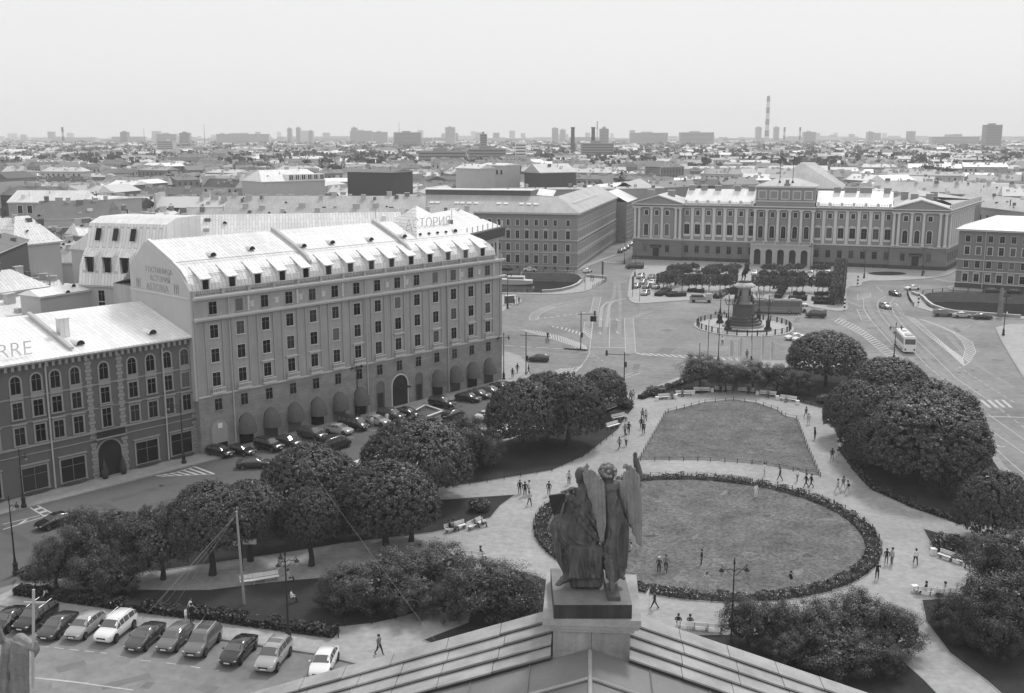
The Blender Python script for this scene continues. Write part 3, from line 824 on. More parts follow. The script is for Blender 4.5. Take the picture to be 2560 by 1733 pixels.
for (y0, z0), (y1, z1) in zip(mz[:4], mz[1:5]):
    rf.face([(47, y0, z0), (LH - y0 * .75, y0, z0), (LH - y1 * .75, y1, z1), (47, y1, z1)])
    rf.face([(LH - y0 * .75, y0, z0), (LH - y0 * .75, 20, z0), (LH - y1 * .75, 18, z1), (LH - y1 * .75, y1, z1)])
rf.build('corner_roof', roof_light, hot)
ln = MB(); ln.tube([(0.3, 4.2, 27.35), (21.5, 4.2, 27.3), (42.5, 4.2, 27.3), (59.5, 4.2, 27.3)], 0.05, 4); ln.tube([(0.3, 1.75, 25.65), (62, 1.75, 25.6)], 0.05, 4)
ln.build('roof_rail', steel, hot)
for i, x in enumerate(COLX):
    dx = x - 0.5
    d = MB(); w2 = 0.78
    d.grid([(0, 1, 2, 3), (4, 7, 6, 5), (0, 4, 5, 1), (3, 2, 6, 7)], [(-w2, 0.7, 23.5), (-w2, 0.7, 25.1), (-w2, 3.2, 26.5), (-w2, 3.2, 23.5), (w2, 0.7, 23.5), (w2, 0.7, 25.1), (w2, 3.2, 26.5), (w2, 3.2, 23.5)])
    o = d.build('dormer', roof_light, hot, loc=(dx, 0, 0))
    MB().grid([(0, 1, 2, 3), (7, 6, 5, 4), (0, 4, 5, 1), (0, 3, 7, 4), (1, 5, 6, 2)], [(-w2 - .15, 0.45, 25.02), (w2 + .15, .45, 25.02), (w2 + .15, 3.3, 26.62), (-w2 - .15, 3.3, 26.62), (-w2 - .15, 0.45, 25.14), (w2 + .15, .45, 25.14), (w2 + .15, 3.3, 26.74), (-w2 - .15, 3.3, 26.74)]).build('dormer_roof', roof_light, o)
    MB().face([(-.5, .66, 23.6), (.5, .66, 23.6), (.5, .66, 24.95), (-.5, .66, 24.95)]).box(-.04, .04, .6, .64, 23.6, 24.95).build('dormer_pane', glass, o)
bl = MB(); pr_ = MB()
xx = 0.0
for i in range(15):
    x0 = 0.4 if i == 0 else COLX[i - 1] + 2.0
    x1 = LH - .2 if i == 14 else COLX[i] + 1.5
    if i < 14: baluster_row(bl, x0, x1, 0.05, 22.82, 23.62, 0.28, 0.055)
    pr_.box(x1, min(LH + .1, x1 + .5), -0.2, 0.3, 22.82, 23.66)
pr_.box(-0.05, .42, -.2, .3, 22.82, 23.66)
bl.build('balustrade', plaster_ast, hot, kind='stuff'); pr_.build('balustrade_piers', plaster_ast, hot)
for x, y in ((6.8, 5.5), (14, 6.2), (23.2, 5.6), (29, 5.8), (37, 5.6), (44.5, 5.6), (57, 5.8)):
    zz = 27.35 + (y - 4.7) * .43
    roof_hatch(hot, x, y, zz - .05)
text(hot, 'АСТОРИЯ', 2.3, (46.6, 7.0, 28.9), (R(90), 0, R(0)), M('sign_frame', 0.68), 'roof_sign', 0.05)
sg_ = MB()
for k in range(9): sg_.tube([(46.8 + k * 1.35, 7.1, 28.9), (46.8 + k * 1.35, 8.6, 28.4)], 0.05, 4); sg_.tube([(46.8 + k * 1.35, 7.1, 28.9), (46.8 + k * 1.35, 7.1, 28.2)], 0.05, 4)
sg_.build('sign_supports', steel, hot)
for k in range(5): MB().ell((0, 0, 0), (.3, .3, .2), 6, 4).build('lamp', iron, hot, loc=(48.5 + 2.1 * k, 5.3, 27.95))
# ---------------------------------------------------------------- the ochre building on the left
oc = Vector((-45.0, 146.0, 0)); LO = 44.0
OO = oc - AU * LO
och = thing('townhouse', 'four-storey dark plaster townhouse with arched top windows and bright roof, left of the hotel', 'building', OO, ang_ast)
X = lambda s_: LO - s_
MB().box(0, LO, 0, 13.6, 0, 17.2).build('wall', ochre, och)
rp = [(-0.9, 17.25), (-0.9, 17.4), (12.6, 21.0), (13.2, 21.0), (22, 17.6)]
MB().xprofile([(-0.9, 17.2), (-0.9, 17.42), (12.6, 21.0), (22, 18.4), (22, 17.2)], 0, LO + 0.2).build('roof', roof_white, och)
MB().xprofile([(0.2, 17.9), (12.0, 21.1), (12.0, 21.5), (0.2, 18.2)], X(17.4), X(16.9)).build('fire_wall', gable_pl, och)
MB().xprofile([(-0.8, 17.42), (12.6, 21.0), (13.4, 20.9), (13.4, 21.3), (12.5, 21.35), (-0.8, 17.8)], LO - .1, LO + .12).build('flashing', iron, och)
for s_ in (16.0, 26.5): chimney(och, X(s_), 4.8, 18.9 + .1, 1.3, 1.0, 2.2, roof_white, roof_white)
for s_ in (5.2, 15.5, 27.8, 38): roof_hatch(och, X(s_), 1.8, 18.15, 0.6, roof_white)
text(och, 'ANGLETERRE', 2.6, (X(22.0), 0.6, 18.0), (R(90), 0, 0), M('sign_pale', 0.74), 'roof_sign', 0.04, 'RIGHT')
mb = MB()
mb.box(0, LO, -0.6, 0, 16.95, 17.18); mb.build('cornice', trim_o, och)
mb = MB()
k = 0.0
while k < LO: mb.box(k, k + 0.35, -0.5, 0, 16.35, 16.95); k += 0.85
mb.build('modillion', trim_o, och, kind='stuff')
mb = MB()
for z0, z1, d in ((12.75, 12.9, .12), (9.55, 9.65, .1), (6.35, 6.6, .25), (5.4, 5.5, .15)): mb.box(0, LO, -d, 0, z0, z1)
mb.build('string_course', trim_o, och)
qb = MB().box(-.45, .45, -.09, 0, 0, .42).mesh('quoin', trim_o); qb2 = MB().box(-.3, .3, -.07, 0, 0, .42).mesh('quoin', trim_o)
for xs in (0.35, 11.1, 15.4, 33.0):
    z = 0.1
    q = 0
    while z < 16.3:
        if not (5.35 < z + .4 and z < 5.5): place('quoin', qb if q % 2 else qb2, och, (X(xs), -0.02 if q % 2 else -.03, z))
        z += 0.5; q += 1
WX = [1.4, 4.1, 6.6, 9.3, 13.3, 17.2, 19.8, 22.2, 24.8, 28.0, 30.6, 34.2, 36.8, 39.4, 42]
for s_ in WX:
    x = X(s_)
    window(och, x, 13.4, 1.2, 2.2, 'arch frame apron', trim_o)
    window(och, x, 10.2, 1.2, 2.05, 'frame', trim_o)
    if abs(s_ - 13.3) > .1: window(och, x, 6.85, 1.25, 2.2, 'frame hood', trim_o)
    else: window(och, x, 6.9, 1.2, 2.5, 'frame hood', trim_o)
for s_ in (2.6, 7.9, 18.4, 23.4, 29.3, 35.5, 40.7):
    window(och, X(s_), 0.7, 3.2, 3.0, 'frame hood', trim_o)
    b = MB(); b.box(-1.4, 1.4, -.5, -.12, 0, .3)
    b.build('flower_box', leaff, och, loc=(X(s_), 0, .35))
arch_open(och, X(13.3), 3.3, 4.9, M('door_glass', .025, .2), 'entrance', y=-.02, fr=trim_o)
b = MB(); b.box(-2.1, 2.1, -1.0, 0, 5.55, 5.75); b.mi = 1; b.box(-2.0, 2.0, -0.95, -0.85, 5.75, 6.6)
b.build('balcony', [trim_o, iron], och, loc=(X(13.3), 0, 0))
for s_ in (3.0 + 1.8, 21.0, 33.5): MB().tube([(X(s_), -0.5, 17.0), (X(s_), -0.22, 16.2), (X(s_), -0.22, 0.3)], 0.11, 6).build('drainpipe', steel, och)
for dx in (-1.3, 1.3):
    t = thing('potted_conifer', 'small clipped conifer in a pot %s the arched townhouse entrance' % ('left of' if dx < 0 else 'right of'), 'potted plant', OO + AU * (X(13.3) + dx) - AN * 0.9)
    MB().lathe([(.3, 0), (.4, .5)], 8).build('pot', iron, t); MB().lathe([(.45, .5), (.5, .9), (.3, 1.9), (.03, 2.8)], 8).build('foliage', leafd, t)
# ---------------------------------------------------------------- mansard house behind the hotel gable
def box_house(name, label, p0, p1, depth, h, roofm, wallm, prof=None, cat='building', group=None, win=None, chim=0, trimm=None, hip=0.0, rise=4.0, over=0.4, seed=0, clut=None):
    clut = (max(4, int((p1 - p0).length / 5)) if not prof else 5) if clut is None else clut
    """house whose front eave runs from ground point p0 (left) to p1 (right)"""
    d = (p1 - p0); L = d.length; a = math.atan2(d.y, d.x)
    t = thing(name, label, cat, (p0.x, p0.y, 0), a, group)
    MB().box(0, L, 0, depth, 0, h).build('wall', wallm, t)
    if prof: MB().xprofile(prof, 0, L).build('roof', roofm, t)
    else:
        r = MB(); o = over; m = depth / 2; hp = hip
        v = [(-o, -o, h + .02), (L + o, -o, h + .02), (L + o, depth + o, h + .02), (-o, depth + o, h + .02), (hp, m, h + rise), (L - hp, m, h + rise)]
        r.grid([(0, 1, 5, 4), (2, 3, 4, 5), (1, 2, 5), (3, 0, 4), (3, 2, 1, 0)], v)
        r.build('roof', roofm, t)
    rs = random.Random(seed + int(L * 10))
    for k in range(chim):
        yy = depth * rs.uniform(0.35, 0.65)
        zz = h + rise * (1 - abs(yy - depth / 2) / (depth / 2)) if not prof else h + rise
        chimney(t, L * (k + 0.3 + 0.4 * rs.random()) / chim, yy, zz - 0.3, rs.uniform(0.9, 2.2), 0.8, rs.uniform(1.0, 1.9), gable_pl if rs.random() < .6 else M('brick_stack', 0.2))
    for k in range(clut):
        yy = depth * rs.uniform(.05, .5); zz = h + rise * (1 - abs(yy - depth / 2) / (depth / 2))
        xx = rs.uniform(1, L - 1); ty = rs.random()
        if ty < .35: roof_hatch(t, xx, yy, zz - .1, rs.uniform(.3, .5), roofm)
        elif ty < .7: MB().box(-rs.uniform(.3, 1.2), .4, -.4, .5, -.8, rs.uniform(.3, 1.2)).build('roof_box', rs.choice([gable_pl, M('rusty_box', .12), roof_white, roof_dark]), t, loc=(xx, yy, zz))
        else: MB().tube([(0, 0, -.6), (0, 0, rs.uniform(.8, 2.6))], rs.uniform(.06, .2), 6).build('vent_pipe', rs.choice([steel, iron, gable_pl]), t, loc=(xx, yy, zz))
    if win:
        sp, rows, ww, wh, st = win
        n = int((L - 1.5) / sp)
        x0 = (L - (n - 1) * sp) / 2
        for z in rows:
            for k in range(n): window(t, x0 + k * sp, z, ww, wh, st, trimm or trim_l)
    MB().box(-.1, L + .1, -.35, depth + .1, h - .3, h).build('cornice', trimm or trim_l, t)
    return t
p0 = gy(201, 709, 176); p1 = gy(345, 714, 171)
man = box_house('mansard_house', 'pale house with a tall curved two-tier mansard roof behind the hotel gable', Vector((p0.x, 176, 0)), Vector((p1.x + 3, 172, 0)), 14, 20.4, roof_light, gable_pl,
    prof=[(-0.5, 20.4), (-0.2, 21.6), (0.2, 23.6), (1.0, 25.0), (1.9, 26.2), (2.2, 26.4), (2.9, 28.4), (3.5, 30.4), (6.5, 31.3), (13.6, 31.2), (13.9, 20.4)], win=(3.5, (15.8, 17.7), 1.2, 1.8, ''), rise=10, chim=0)
for i in range(3):
    x = 2.3 + 3.35 * i
    o = MB().grid([(0, 1, 2, 3), (4, 7, 6, 5), (1, 5, 6, 2)], [(-.9, -.25, 22.4), (-.9, -.25, 25), (-.9, 1.5, 25.9), (-.9, 1.5, 22.4), (.9, -.25, 22.4), (.9, -.25, 25), (.9, 1.5, 25.9), (.9, 1.5, 22.4)]).build('dormer', roof_light, man, loc=(x, 0, 0))
    MB().face([(-.55, -.2, 22.6), (.55, -.2, 22.6), (.55, -.2, 24.8), (-.55, -.2, 24.8)]).box(-.9, .9, -.27, -.22, 24.85, 25.1).build('dormer_pane', glass, o)
    MB().face([(-.5, 2.15, 27.6), (.5, 2.15, 27.6), (.5, 2.9, 29.6), (-.5, 2.9, 29.6)]).build('roof_window', glass, man, loc=(x, -.0, 0))
# low roofs between
def low(px0, px1, z, depth, rise, roofm, wallm, name, label, **k):
    a = g(px0[0], px0[1], z); b = g(px1[0], px1[1], z)
    return box_house(name, label, Vector((a.x, a.y, 0)), Vector((b.x, b.y, 0)), depth, z, roofm, wallm, rise=rise, **k)
low((100, 742), (302, 712), 19.6, 5, 0.9, roof_white, gable_pl, 'roof_lodge', 'small flat-roofed attic block behind the bright townhouse roof')
low((-40, 830), (180, 775), 15.5, 16, 2.5, roof_light, gable_pl, 'rear_wing', 'low pale rear wing behind the bright townhouse roof', chim=2)
low((-80, 742), (120, 716), 18.5, 9, 3.2, roof_light, gable_pl, 'courtyard_house', 'pale hipped courtyard house with a pair of stacks at the left edge', chim=3, hip=4)
low((60, 660), (215, 655), 18, 9, 3.2, roof_mid, gable_pl, 'striped_roof_house', 'low house with a streaky seamed roof left of the mansard house', chim=5)
low((33, 615), (150, 603), 23, 8, 5.5, roof_light, gable_pl, 'pyramid_roof_house', 'house with a steep pale pyramid roof at the left edge', hip=4.0)
low((-30, 640), (68, 600), 25, 8, 1.5, roof_dark, M('brick_dark', .08), 'dark_brick_stack_house', 'tall dark brick side wall rising at the left edge')
low((78, 547), (264, 545), 23, 18, 4.2, roof_dark, gable_pl, 'dark_roof_house', 'long house with a dark iron roof left of the pale roofs', chim=6)
low((20, 506), (200, 507), 24, 12, 3.5, roof_light, M('wall_pale_arched', .33), 'arched_attic_house', 'long pale house with arched attic gables and white piers at the left edge', win=(3.2, (17.0, 20.6), 1.5, 2.4, 'frame'), chim=0)
low((200, 497), (262, 500), 25, 14, 0.8, roof_light, M('blank_wall', .46), 'blank_wall_house', 'tall pale blank-walled block beside the arched attic house')
# roofs stepping back behind the hotel
low((395, 613), (1010, 601), 23, 14, 5.5, roof_light, gable_pl, 'rear_hotel_wing', 'broad pale seamed roof directly behind the hotel ridge', chim=0)
low((280, 632), (470, 612), 24.5, 12, 3.5, roof_light, gable_pl, 'mansard_wing', 'pale flat-topped roof with boxy vents right of the mansard house', chim=4)
low((-20, 585), (520, 580), 18, 10, 4, roof_light, gable_pl, 'back_row_house', 'low pale roof in the gap behind the mansard house', chim=5)
low((430, 566), (1180, 566), 19.5, 16, 4.6, roof_mid, gable_pl, 'long_grey_roof', 'very long grey seamed roof behind the hotel with many short stacks', chim=16)
low((560, 528), (1060, 528), 20, 16, 4.6, roof_mid, gable_pl, 'second_grey_roof', 'second long grey roof with a row of wide chimneys behind the hotel', chim=14)
low((250, 520), (560, 522), 17, 14, 4, roof_light, gable_pl, 'left_back_roof', 'pale roof crowded with stacks left of the long grey roofs', chim=9)
# the tall house with arched windows at the hotel's far end
fh = low((1145, 590), (1247, 566), 24.2, 16, 4.2, roof_light, M('plaster_pale', .40), 'corner_bank_house', 'pale corner house with arched windows and a deep dark eave behind the hotel end', hip=5)
a = g(1145, 590, 24.2); b = g(1247, 566, 24.2); LL = (Vector((b.x - a.x, b.y - a.y))).length
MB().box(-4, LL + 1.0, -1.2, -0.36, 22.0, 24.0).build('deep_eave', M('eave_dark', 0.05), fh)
for k in range(int(LL / 2.4)): window(fh, 1.2 + 2.4 * k, 17.4, 1.0, 3.4, 'arch', trim_l); window(fh, 1.2 + 2.4 * k, 12.6, 1.0, 2.6, '', trim_l)
for k in range(9): MB().box(-.1, .1, -.9, -.7, 24.2, 25.6).build('railing_post', trim_l, fh, loc=(k * LL / 8, 0, 0))
# house with five pale dormers among the roofs
dh = low((655, 455), (812, 450), 28.0, 16, 4.0, roof_light, gable_pl, 'dormer_row_house', 'house with a bright roof and a row of five white dormers beyond the grey roofs', chim=1, hip=3)
La = (g(812, 450, 28) - g(655, 455, 28)).length
for k in range(6):
    MB().box(-1.1, 1.1, -.2, 4, 28.1, 30.4).build('dormer', white_p, dh, loc=(La * .45 + k * La * .1, 0, 0))
    MB().box(-.7, -.15, -.26, -.21, 28.4, 30.1).box(.15, .7, -.26, -.21, 28.4, 30.1).build('dormer_pane', glass, dh, loc=(La * .45 + k * La * .1, 0, 0))
low((590, 470), (705, 470), 25, 12, 6.5, roof_mid, M('plaster_pale', .40), 'hip_roof_house', 'pale house with a steep grey hipped roof beside the dormer house', hip=4, win=(4, (22.0, 18.4), 1.4, 1.9, ''))
low((868, 428), (985, 430), 31, 14, 1, roof_dark, M('brick_dark', .08), 'dark_block', 'big dark windowless brick block in the middle of the roofs')
low((1140, 420), (1200, 422), 29, 10, 2, roof_light, gable_pl, 'pale_firewall_house', 'pale windowless end wall standing left of the grey quay house roof')
low((1202, 412), (1262, 414), 30, 10, 1, roof_light, gable_pl, 'two_window_block', 'pale block with two square dark windows above the quay house roof', win=(3.4, (25.5,), 1.6, 2.2, ''))
low((1350, 432), (1440, 430), 27, 14, 4, roof_mid, M('brick_dark', .08), 'dark_end_wall_house', 'house with a large dark end wall behind the quay house')
# ---------------------------------------------------------------- the long house on the quay (middle)
mo = Vector((21.9, 354.9, 0)); md = Vector((0.973, -0.23, 0)); sd_ = Vector((0.269, 0.963, 0))
Lm, Ls = 66.0, 96.0
mq = thing('quay_house', 'long four-storey grey house with pedimented windows on the canal corner', 'building', mo - md * Lm, math.atan2(md.y, md.x))
MB().box(0, Lm, 0, 17, 0, 19.2).build('wall', moika_pl, mq)
MB().box(Lm - 17, Lm, 17, Ls, 0, 19.2).build('side_wall', moika_pl, mq)
rf = MB()
rf.grid([(0, 1, 4, 3), (1, 2, 5, 4)], [(-.6, -.7, 19.25), (Lm + .7, -.7, 19.25), (Lm + .7, Ls, 19.25), (-.6, 8.5, 24.3), (Lm - 8.5, 8.5, 24.3), (Lm - 8.5, Ls, 24.3)])
rf.grid([(0, 1, 4, 3), (1, 2, 5, 4)], [(-.6, 17.5, 19.25), (Lm - 17, 17.5, 19.25), (Lm - 17, Ls, 19.25), (-.6, 8.5, 24.3), (Lm - 8.5, 8.5, 24.3), (Lm - 8.5, Ls, 24.3)])
rf.build('roof', roof_mid, mq)
MB().box(10, 48, 9, 15, 23, 26.0).build('roof_terrace', M('terrace_glass', .12, .4), mq); MB().box(9.5, 48.5, 8.0, 15, 26.0, 26.25).build('terrace_roof', roof_white, mq)
MB().grid([(0, 1, 2, 3)], [(50, 9, 24.6), (56, 8, 24.2), (56, 14, 26), (50, 14, 26.5)]).build('glass_canopy', roof_white, mq)
low((1235, 475), (1660, 470), 21.5, 12, .5, roof_mid, M('terrace_wall', .3), 'courtyard_block', 'long flat pale attic block behind the quay house roof', chim=3)
sk = MB().box(-.8, .8, -.02, .04, 0, 1.1).mesh('skylight', white_p)
for x in (18, 20, 27, 29, 31.5, 34, 42, 44.5, 50, 52.5, 55):
    o = place('skylight', sk, mq, (x - 4, 3.2, 21.65)); o.rotation_euler = (R(-59), 0, 0)
for k in range(16):
    o = place('skylight', sk, mq, (Lm - 3.2, 14 + k * 3.4, 21.65)); o.rotation_euler = (R(-59), 0, R(90))
MB().box(-.6, Lm + .6, -.8, 0, 18.7, 19.2).build('cornice', moika_tr, mq); MB().box(Lm, Lm + .6, 0, Ls, 18.7, 19.2).build('side_cornice', moika_tr, mq)
mb = MB()
for z0, z1, d in ((9.9, 10.15, .25), (5.75, 6.0, .2), (13.6, 13.7, .1), (1.3, 1.45, .15)):
    mb.box(-.1, Lm + d, -d, 0, z0, z1); mb.box(Lm, Lm + d, 0, Ls, z0, z1)
mb.build('string_course', moika_tr, mq)
n = 0
x = Lm - 3.2
while x > 2:
    last = n
    window(mq, x, 14.9, 1.1, 1.9, 'frame', moika_tr)
    window(mq, x, 10.5, 1.3, 2.6, 'frame ped' if n % 2 == 0 else 'frame', moika_tr)
    window(mq, x, 6.4, 1.3, 2.3, 'frame', moika_tr)
    window(mq, x, 2.2, 1.35, 2.6, 'frame hood', moika_tr)
    MB().box(-.4, .4, -.06, 0, .3, 1.0).build('cellar_window', iron, mq, loc=(x, 0, 0))
    x -= 3.25 if n else 4.4
    n += 1
for k in range(26):
    y = 3 + k * 3.55
    if y > Ls - 2: break
    window(mq, Lm, 14.9, 1.1, 1.9, 'frame', moika_tr, y=y, rz=R(90))
    window(mq, Lm, 10.5, 1.3, 2.6, 'frame', moika_tr, y=y, rz=R(90))
    window(mq, Lm, 6.4, 1.3, 2.3, 'frame', moika_tr, y=y, rz=R(90))
    window(mq, Lm, 2.0, 1.35, 2.8, 'frame hood', moika_tr, y=y, rz=R(90))
for x in (12, 31, 48): MB().tube([(x, -.25, 18.7), (x, -.25, .3)], .12, 6).build('drainpipe', steel, mq)
# next houses along that street
def street_house(y0, L, h, roofm, wallm, label):
    p = mo + sd_ * y0
    t = thing('street_house', label, 'building', (p.x, p.y, 0), math.atan2(sd_.y, sd_.x))
    MB().box(0, L, 0, 16, 0, h).build('wall', wallm, t)
    MB().grid([(0, 1, 3, 2), (4, 5, 3, 2)], [(-.3, -.6, h), (L + .3, -.6, h), (-.3, 8, h + 4.5), (L + .3, 8, h + 4.5), (-.3, 16.5, h), (L + .3, 16.5, h)]).build('roof', roofm, t)
    k = 2
    while k < L - 1:
        for z in (2, 6, 9.8, 13.2): window(t, k, z, 1.3, 2.1, 'frame', trim_l)
        k += 3.2
street_house(98, 40, 17, roof_white, moika_pl, 'street house with a bright roof just past the quay house')
street_house(140, 45, 19, roof_mid, M('plaster_pale', .4), 'grey-roofed street house farther along beside the palace')
# ---------------------------------------------------------------- the palace
po = Vector((44.8, 389.7, 0)); pa = R(-19.16); pu = Vector((math.cos(pa), math.sin(pa), 0)); pn = Vector((-pu.y, pu.x, 0))
pal = thing('palace', 'wide neoclassical palace with columned pavilions and a tall central attic', 'palace', po, pa)
def pbox(name, m, *b):
    mb = MB()
    for q in b: mb.box(*q)
    return mb.build(name, m, pal)
SX = lambda y: 107 + .233 * (y + 1.2)
sdr = math.atan2(1, .233)
def pside(name, m, off, z0, z1, y0=-1.2):
    MB().prism([(100, y0 + .05), (107 + off, y0 + .05), (SX(60) + off, 60), (100, 60)], z0, z1).build(name, m, pal)
pside('side_wing_ground_storey', pal_low, .01, 0, 7.6); pside('side_wing_wall', pal_up, .01, 7.6, 19.6); pside('side_plinth', M('plinth_dark', .07, .9, .2), .3, 0, 1.4); pside('side_string_course', pal_trim, .35, 7.42, 7.8); pside('side_architrave', pal_trim, .3, 19.2, 19.5); pside('side_frieze', pal_up, .1, 19.5, 20.1); pside('side_cornice', pal_trim, .7, 20.1, 20.4)
pbox('ground_storey_wall', pal_low, (0, 18, -1.2, 16, 0, 7.6), (18, 43, 0, 16, 0, 7.6)); pbox('ground_storey_wall', pal_low, (64, 89, 0, 16, 0, 7.6), (89, 107, -1.2, 16, 0, 7.6))
pbox('plinth', M('plinth_dark', .07, .9, .2), (-.2, 18.2, -1.5, -1.15, 0, 1.4), (18, 43, -.35, .05, 0, 1.4), (64, 89, -.35, .05, 0, 1.4), (88.8, 107.3, -1.5, -1.15, 0, 1.4))
pbox('wall', pal_up, (0, 18, -1.2, 16, 7.6, 19.6), (18, 43, 0, 16, 7.6, 19.6), (43, 64, -1.0, 16, 7.6, 19.6), (64, 89, 0, 16, 7.6, 19.6), (89, 107, -1.2, 16, 7.6, 19.6), (0, 18, 16, 60, 0, 19.6))
pbox('string_course', pal_trim, (-.15, 18.15, -1.5, -1.1, 7.4, 7.8), (18, 43, -.3, 0, 7.4, 7.8), (64, 89, -.3, 0, 7.4, 7.8), (88.85, 107.3, -1.5, -1.1, 7.4, 7.8))
pbox('entablature', pal_trim, (-.3, 18.3, -1.9, -1.1, 19.2, 19.5), (-.6, 18.5, -2.3, -1.1, 20.1, 20.4), (18.3, 43, -.7, 0, 19.2, 19.4), (18.5, 43, -1.1, 0, 20.1, 20.4), (42.9, 64.1, -2.0, -1, 19.2, 19.5), (42.7, 64.3, -2.4, -1, 20.1, 20.4), (64.1, 88.8, -.7, 0, 19.2, 19.4), (64.3, 88.7, -1.1, 0, 20.1, 20.4), (88.7, 107.3, -1.9, -1.1, 19.2, 19.5), (88.5, 107.6, -2.3, -1.1, 20.1, 20.4))
pbox('frieze', pal_up, (-.1, 18.1, -1.5, 16, 19.5, 20.1), (18.1, 42.9, -.4, 16, 19.4, 20.1), (43, 64, -1.7, 16, 19.5, 20.1), (64.1, 88.9, -.4, 16, 19.4, 20.1), (89, 107.1, -1.5, 16, 19.5, 20.1))
# pediments
for x0 in (0, 89):
    mb = MB(); 
    mb.grid([(0, 1, 2), (5, 4, 3), (0, 2, 5, 3), (1, 4, 5, 2)], [(x0, -1.9, 20.4), (x0 + 18, -1.9, 20.4), (x0 + 9, -1.9, 23.2), (x0, 16, 20.4), (x0 + 18, 16, 20.4), (x0 + 9, 16, 23.2)])
    mb.build('pediment', pal_up, pal)
    mb = MB()
    for sg in (-1, 1):
        mb.grid([(0, 1, 2, 3), (7, 6, 5, 4), (0, 4, 5, 1), (3, 2, 6, 7), (0, 3, 7, 4)], [(x0 + 9 - sg * 9.5, -2.3, 20.45), (x0 + 9, -2.3, 23.3), (x0 + 9, -2.3, 23.75), (x0 + 9 - sg * 9.5, -2.3, 20.85), (x0 + 9 - sg * 9.5, 16, 20.45), (x0 + 9, 16, 23.3), (x0 + 9, 16, 23.75), (x0 + 9 - sg * 9.5, 16, 20.85)])
    mb.build('pediment_cornice', pal_trim, pal)
# balustrades with piers on the wings
pier = MB().box(-.4, .4, -.3, .3, 0, 1.5).box(-.5, .5, -.4, .4, 1.5, 1.65).mesh('roof_pier', pal_trim)
for a, b in ((18.6, 42.6), (64.4, 88.6)):
    mb = MB(); baluster_row(mb, a, b, -.3, 20.5, 21.6, .5, .1); mb.build('balustrade', pal_trim, pal, kind='stuff')
    for k in range(7): place('roof_pier', pier, pal, (a + .3 + k * (b - a - .6) / 6, -.3, 20.4))
for k in range(14): place('roof_pier', pier, pal, (SX(3 + k * 4.2), 3 + k * 4.2, 20.4))
mb = MB(); mb.grid([(0, 1, 2, 3), (7, 6, 5, 4), (3, 2, 6, 7)], [(SX(0), 0, 20.4), (SX(60), 60, 20.4), (SX(60), 60, 21.5), (SX(0), 0, 21.5), (SX(0) - .3, 0, 20.4), (SX(60) - .3, 60, 20.4), (SX(60) - .3, 60, 21.5), (SX(0) - .3, 0, 21.5)]); mb.build('side_balustrade', pal_trim, pal)
MB().grid([(0, 1, 2, 3), (3, 2, 5, 4)], [(18, .2, 20.8), (43, .2, 20.8), (43, 9, 25.6), (18, 9, 25.6), (18, 18, 20.8), (43, 18, 20.8)]).build('roof', roof_white, pal)
MB().grid([(0, 1, 2, 3), (3, 2, 5, 4)], [(64, .2, 20.8), (89, .2, 20.8), (89, 9, 25.6), (64, 9, 25.6), (64, 18, 20.8), (89, 18, 20.8)]).build('roof', roof_white, pal)
MB().grid([(0, 1, 2, 3), (3, 2, 5, 4)], [(89.5, 16, 20.6), (89.5, 60, 20.6), (98, 60, 24), (98, 16, 24), (SX(60) - .5, 60, 20.6), (SX(16) - .5, 16, 20.6)]).build('roof', roof_mid, pal)
for x in (19.5, 24, 29, 36, 41, 70.5, 75, 80, 87): chimney(pal, x, 8.5, 25.2, 2.2 if x not in (75, 80) else 4, 1.2, 1.6, pal_up, pal_trim)
for x, y in ((96, 12), (101, 14), (93, 25), (4, 10), (12, 8), (103, 30)): chimney(pal, x, y, 22.8, 2.5, 1.5, 2, pal_up, pal_trim)
# central attic
pbox('attic', pal_up, (43.6, 63.6, -.9, 14, 20.4, 26.9))
pbox('attic_cornice', pal_trim, (43.2, 64, -1.4, 14, 26.9, 27.4), (43.4, 63.8, -1.1, -.85, 22.0, 22.3))
for k in range(5):
    x = 45.8 + k * 3.9
    o = MB().box(x - 1.45, x + 1.45, -1.05, -.9, 22.8, 25.9).build('relief_frame', pal_trim, pal)
    MB().box(x - 1.15, x + 1.15, -1.12, -1.04, 23.1, 25.6).build('relief', pal_up, o)
    if k < 4: MB().box(x + 1.75, x + 2.15, -1.05, -.88, 22.4, 26.8).build('attic_pilaster', pal_up, pal)
MB().grid([(0, 1, 4), (1, 2, 5, 4), (2, 3, 5), (3, 0, 4, 5)], [(43.3, -1.2, 27.42), (64, -1.2, 27.42), (64, 14, 27.42), (43.3, 14, 27.42), (50, 6, 30.0), (57, 6, 30.0)]).build('attic_roof', roof_mid, pal)
MB().box(53, 55, -1.0, .5, 27.4, 28.3).box(53.4, 54.6, -.9, .2, 28.3, 29.6).build('crest', pal_up, pal)
for k, (x, z) in enumerate(((51.2, 0), (55.6, 0))):
    f = thing('flagpole', 'tall flagpole with a flying flag on the palace attic, %s one' % ('left' if k == 0 else 'right'), 'flagpole', po + pu * x + pn * 2 + Vector((0, 0, 27.4)), pa)
    MB().lathe([(.5, 0), (.5, 1.2), (.25, 1.6), (.1, 2), (.07, 10.5)], 8).build('pole', iron, f)
    fl = MB()
    for i in range(6):
        a0, a1 = i * .34, (i + 1) * .34
        w0, w1 = math.sin(i) * .2, math.sin(i + 1) * .2
        fl.face([(a0, w0, 10.3 - a0 * .55), (a1, w1, 10.3 - a1 * .55), (a1, w1, 8.9 - a1 * .75), (a0, w0, 8.9 - a0 * .7)])
    fl.build('flag', M('flag_grey', .12 if k == 0 else .2), f)
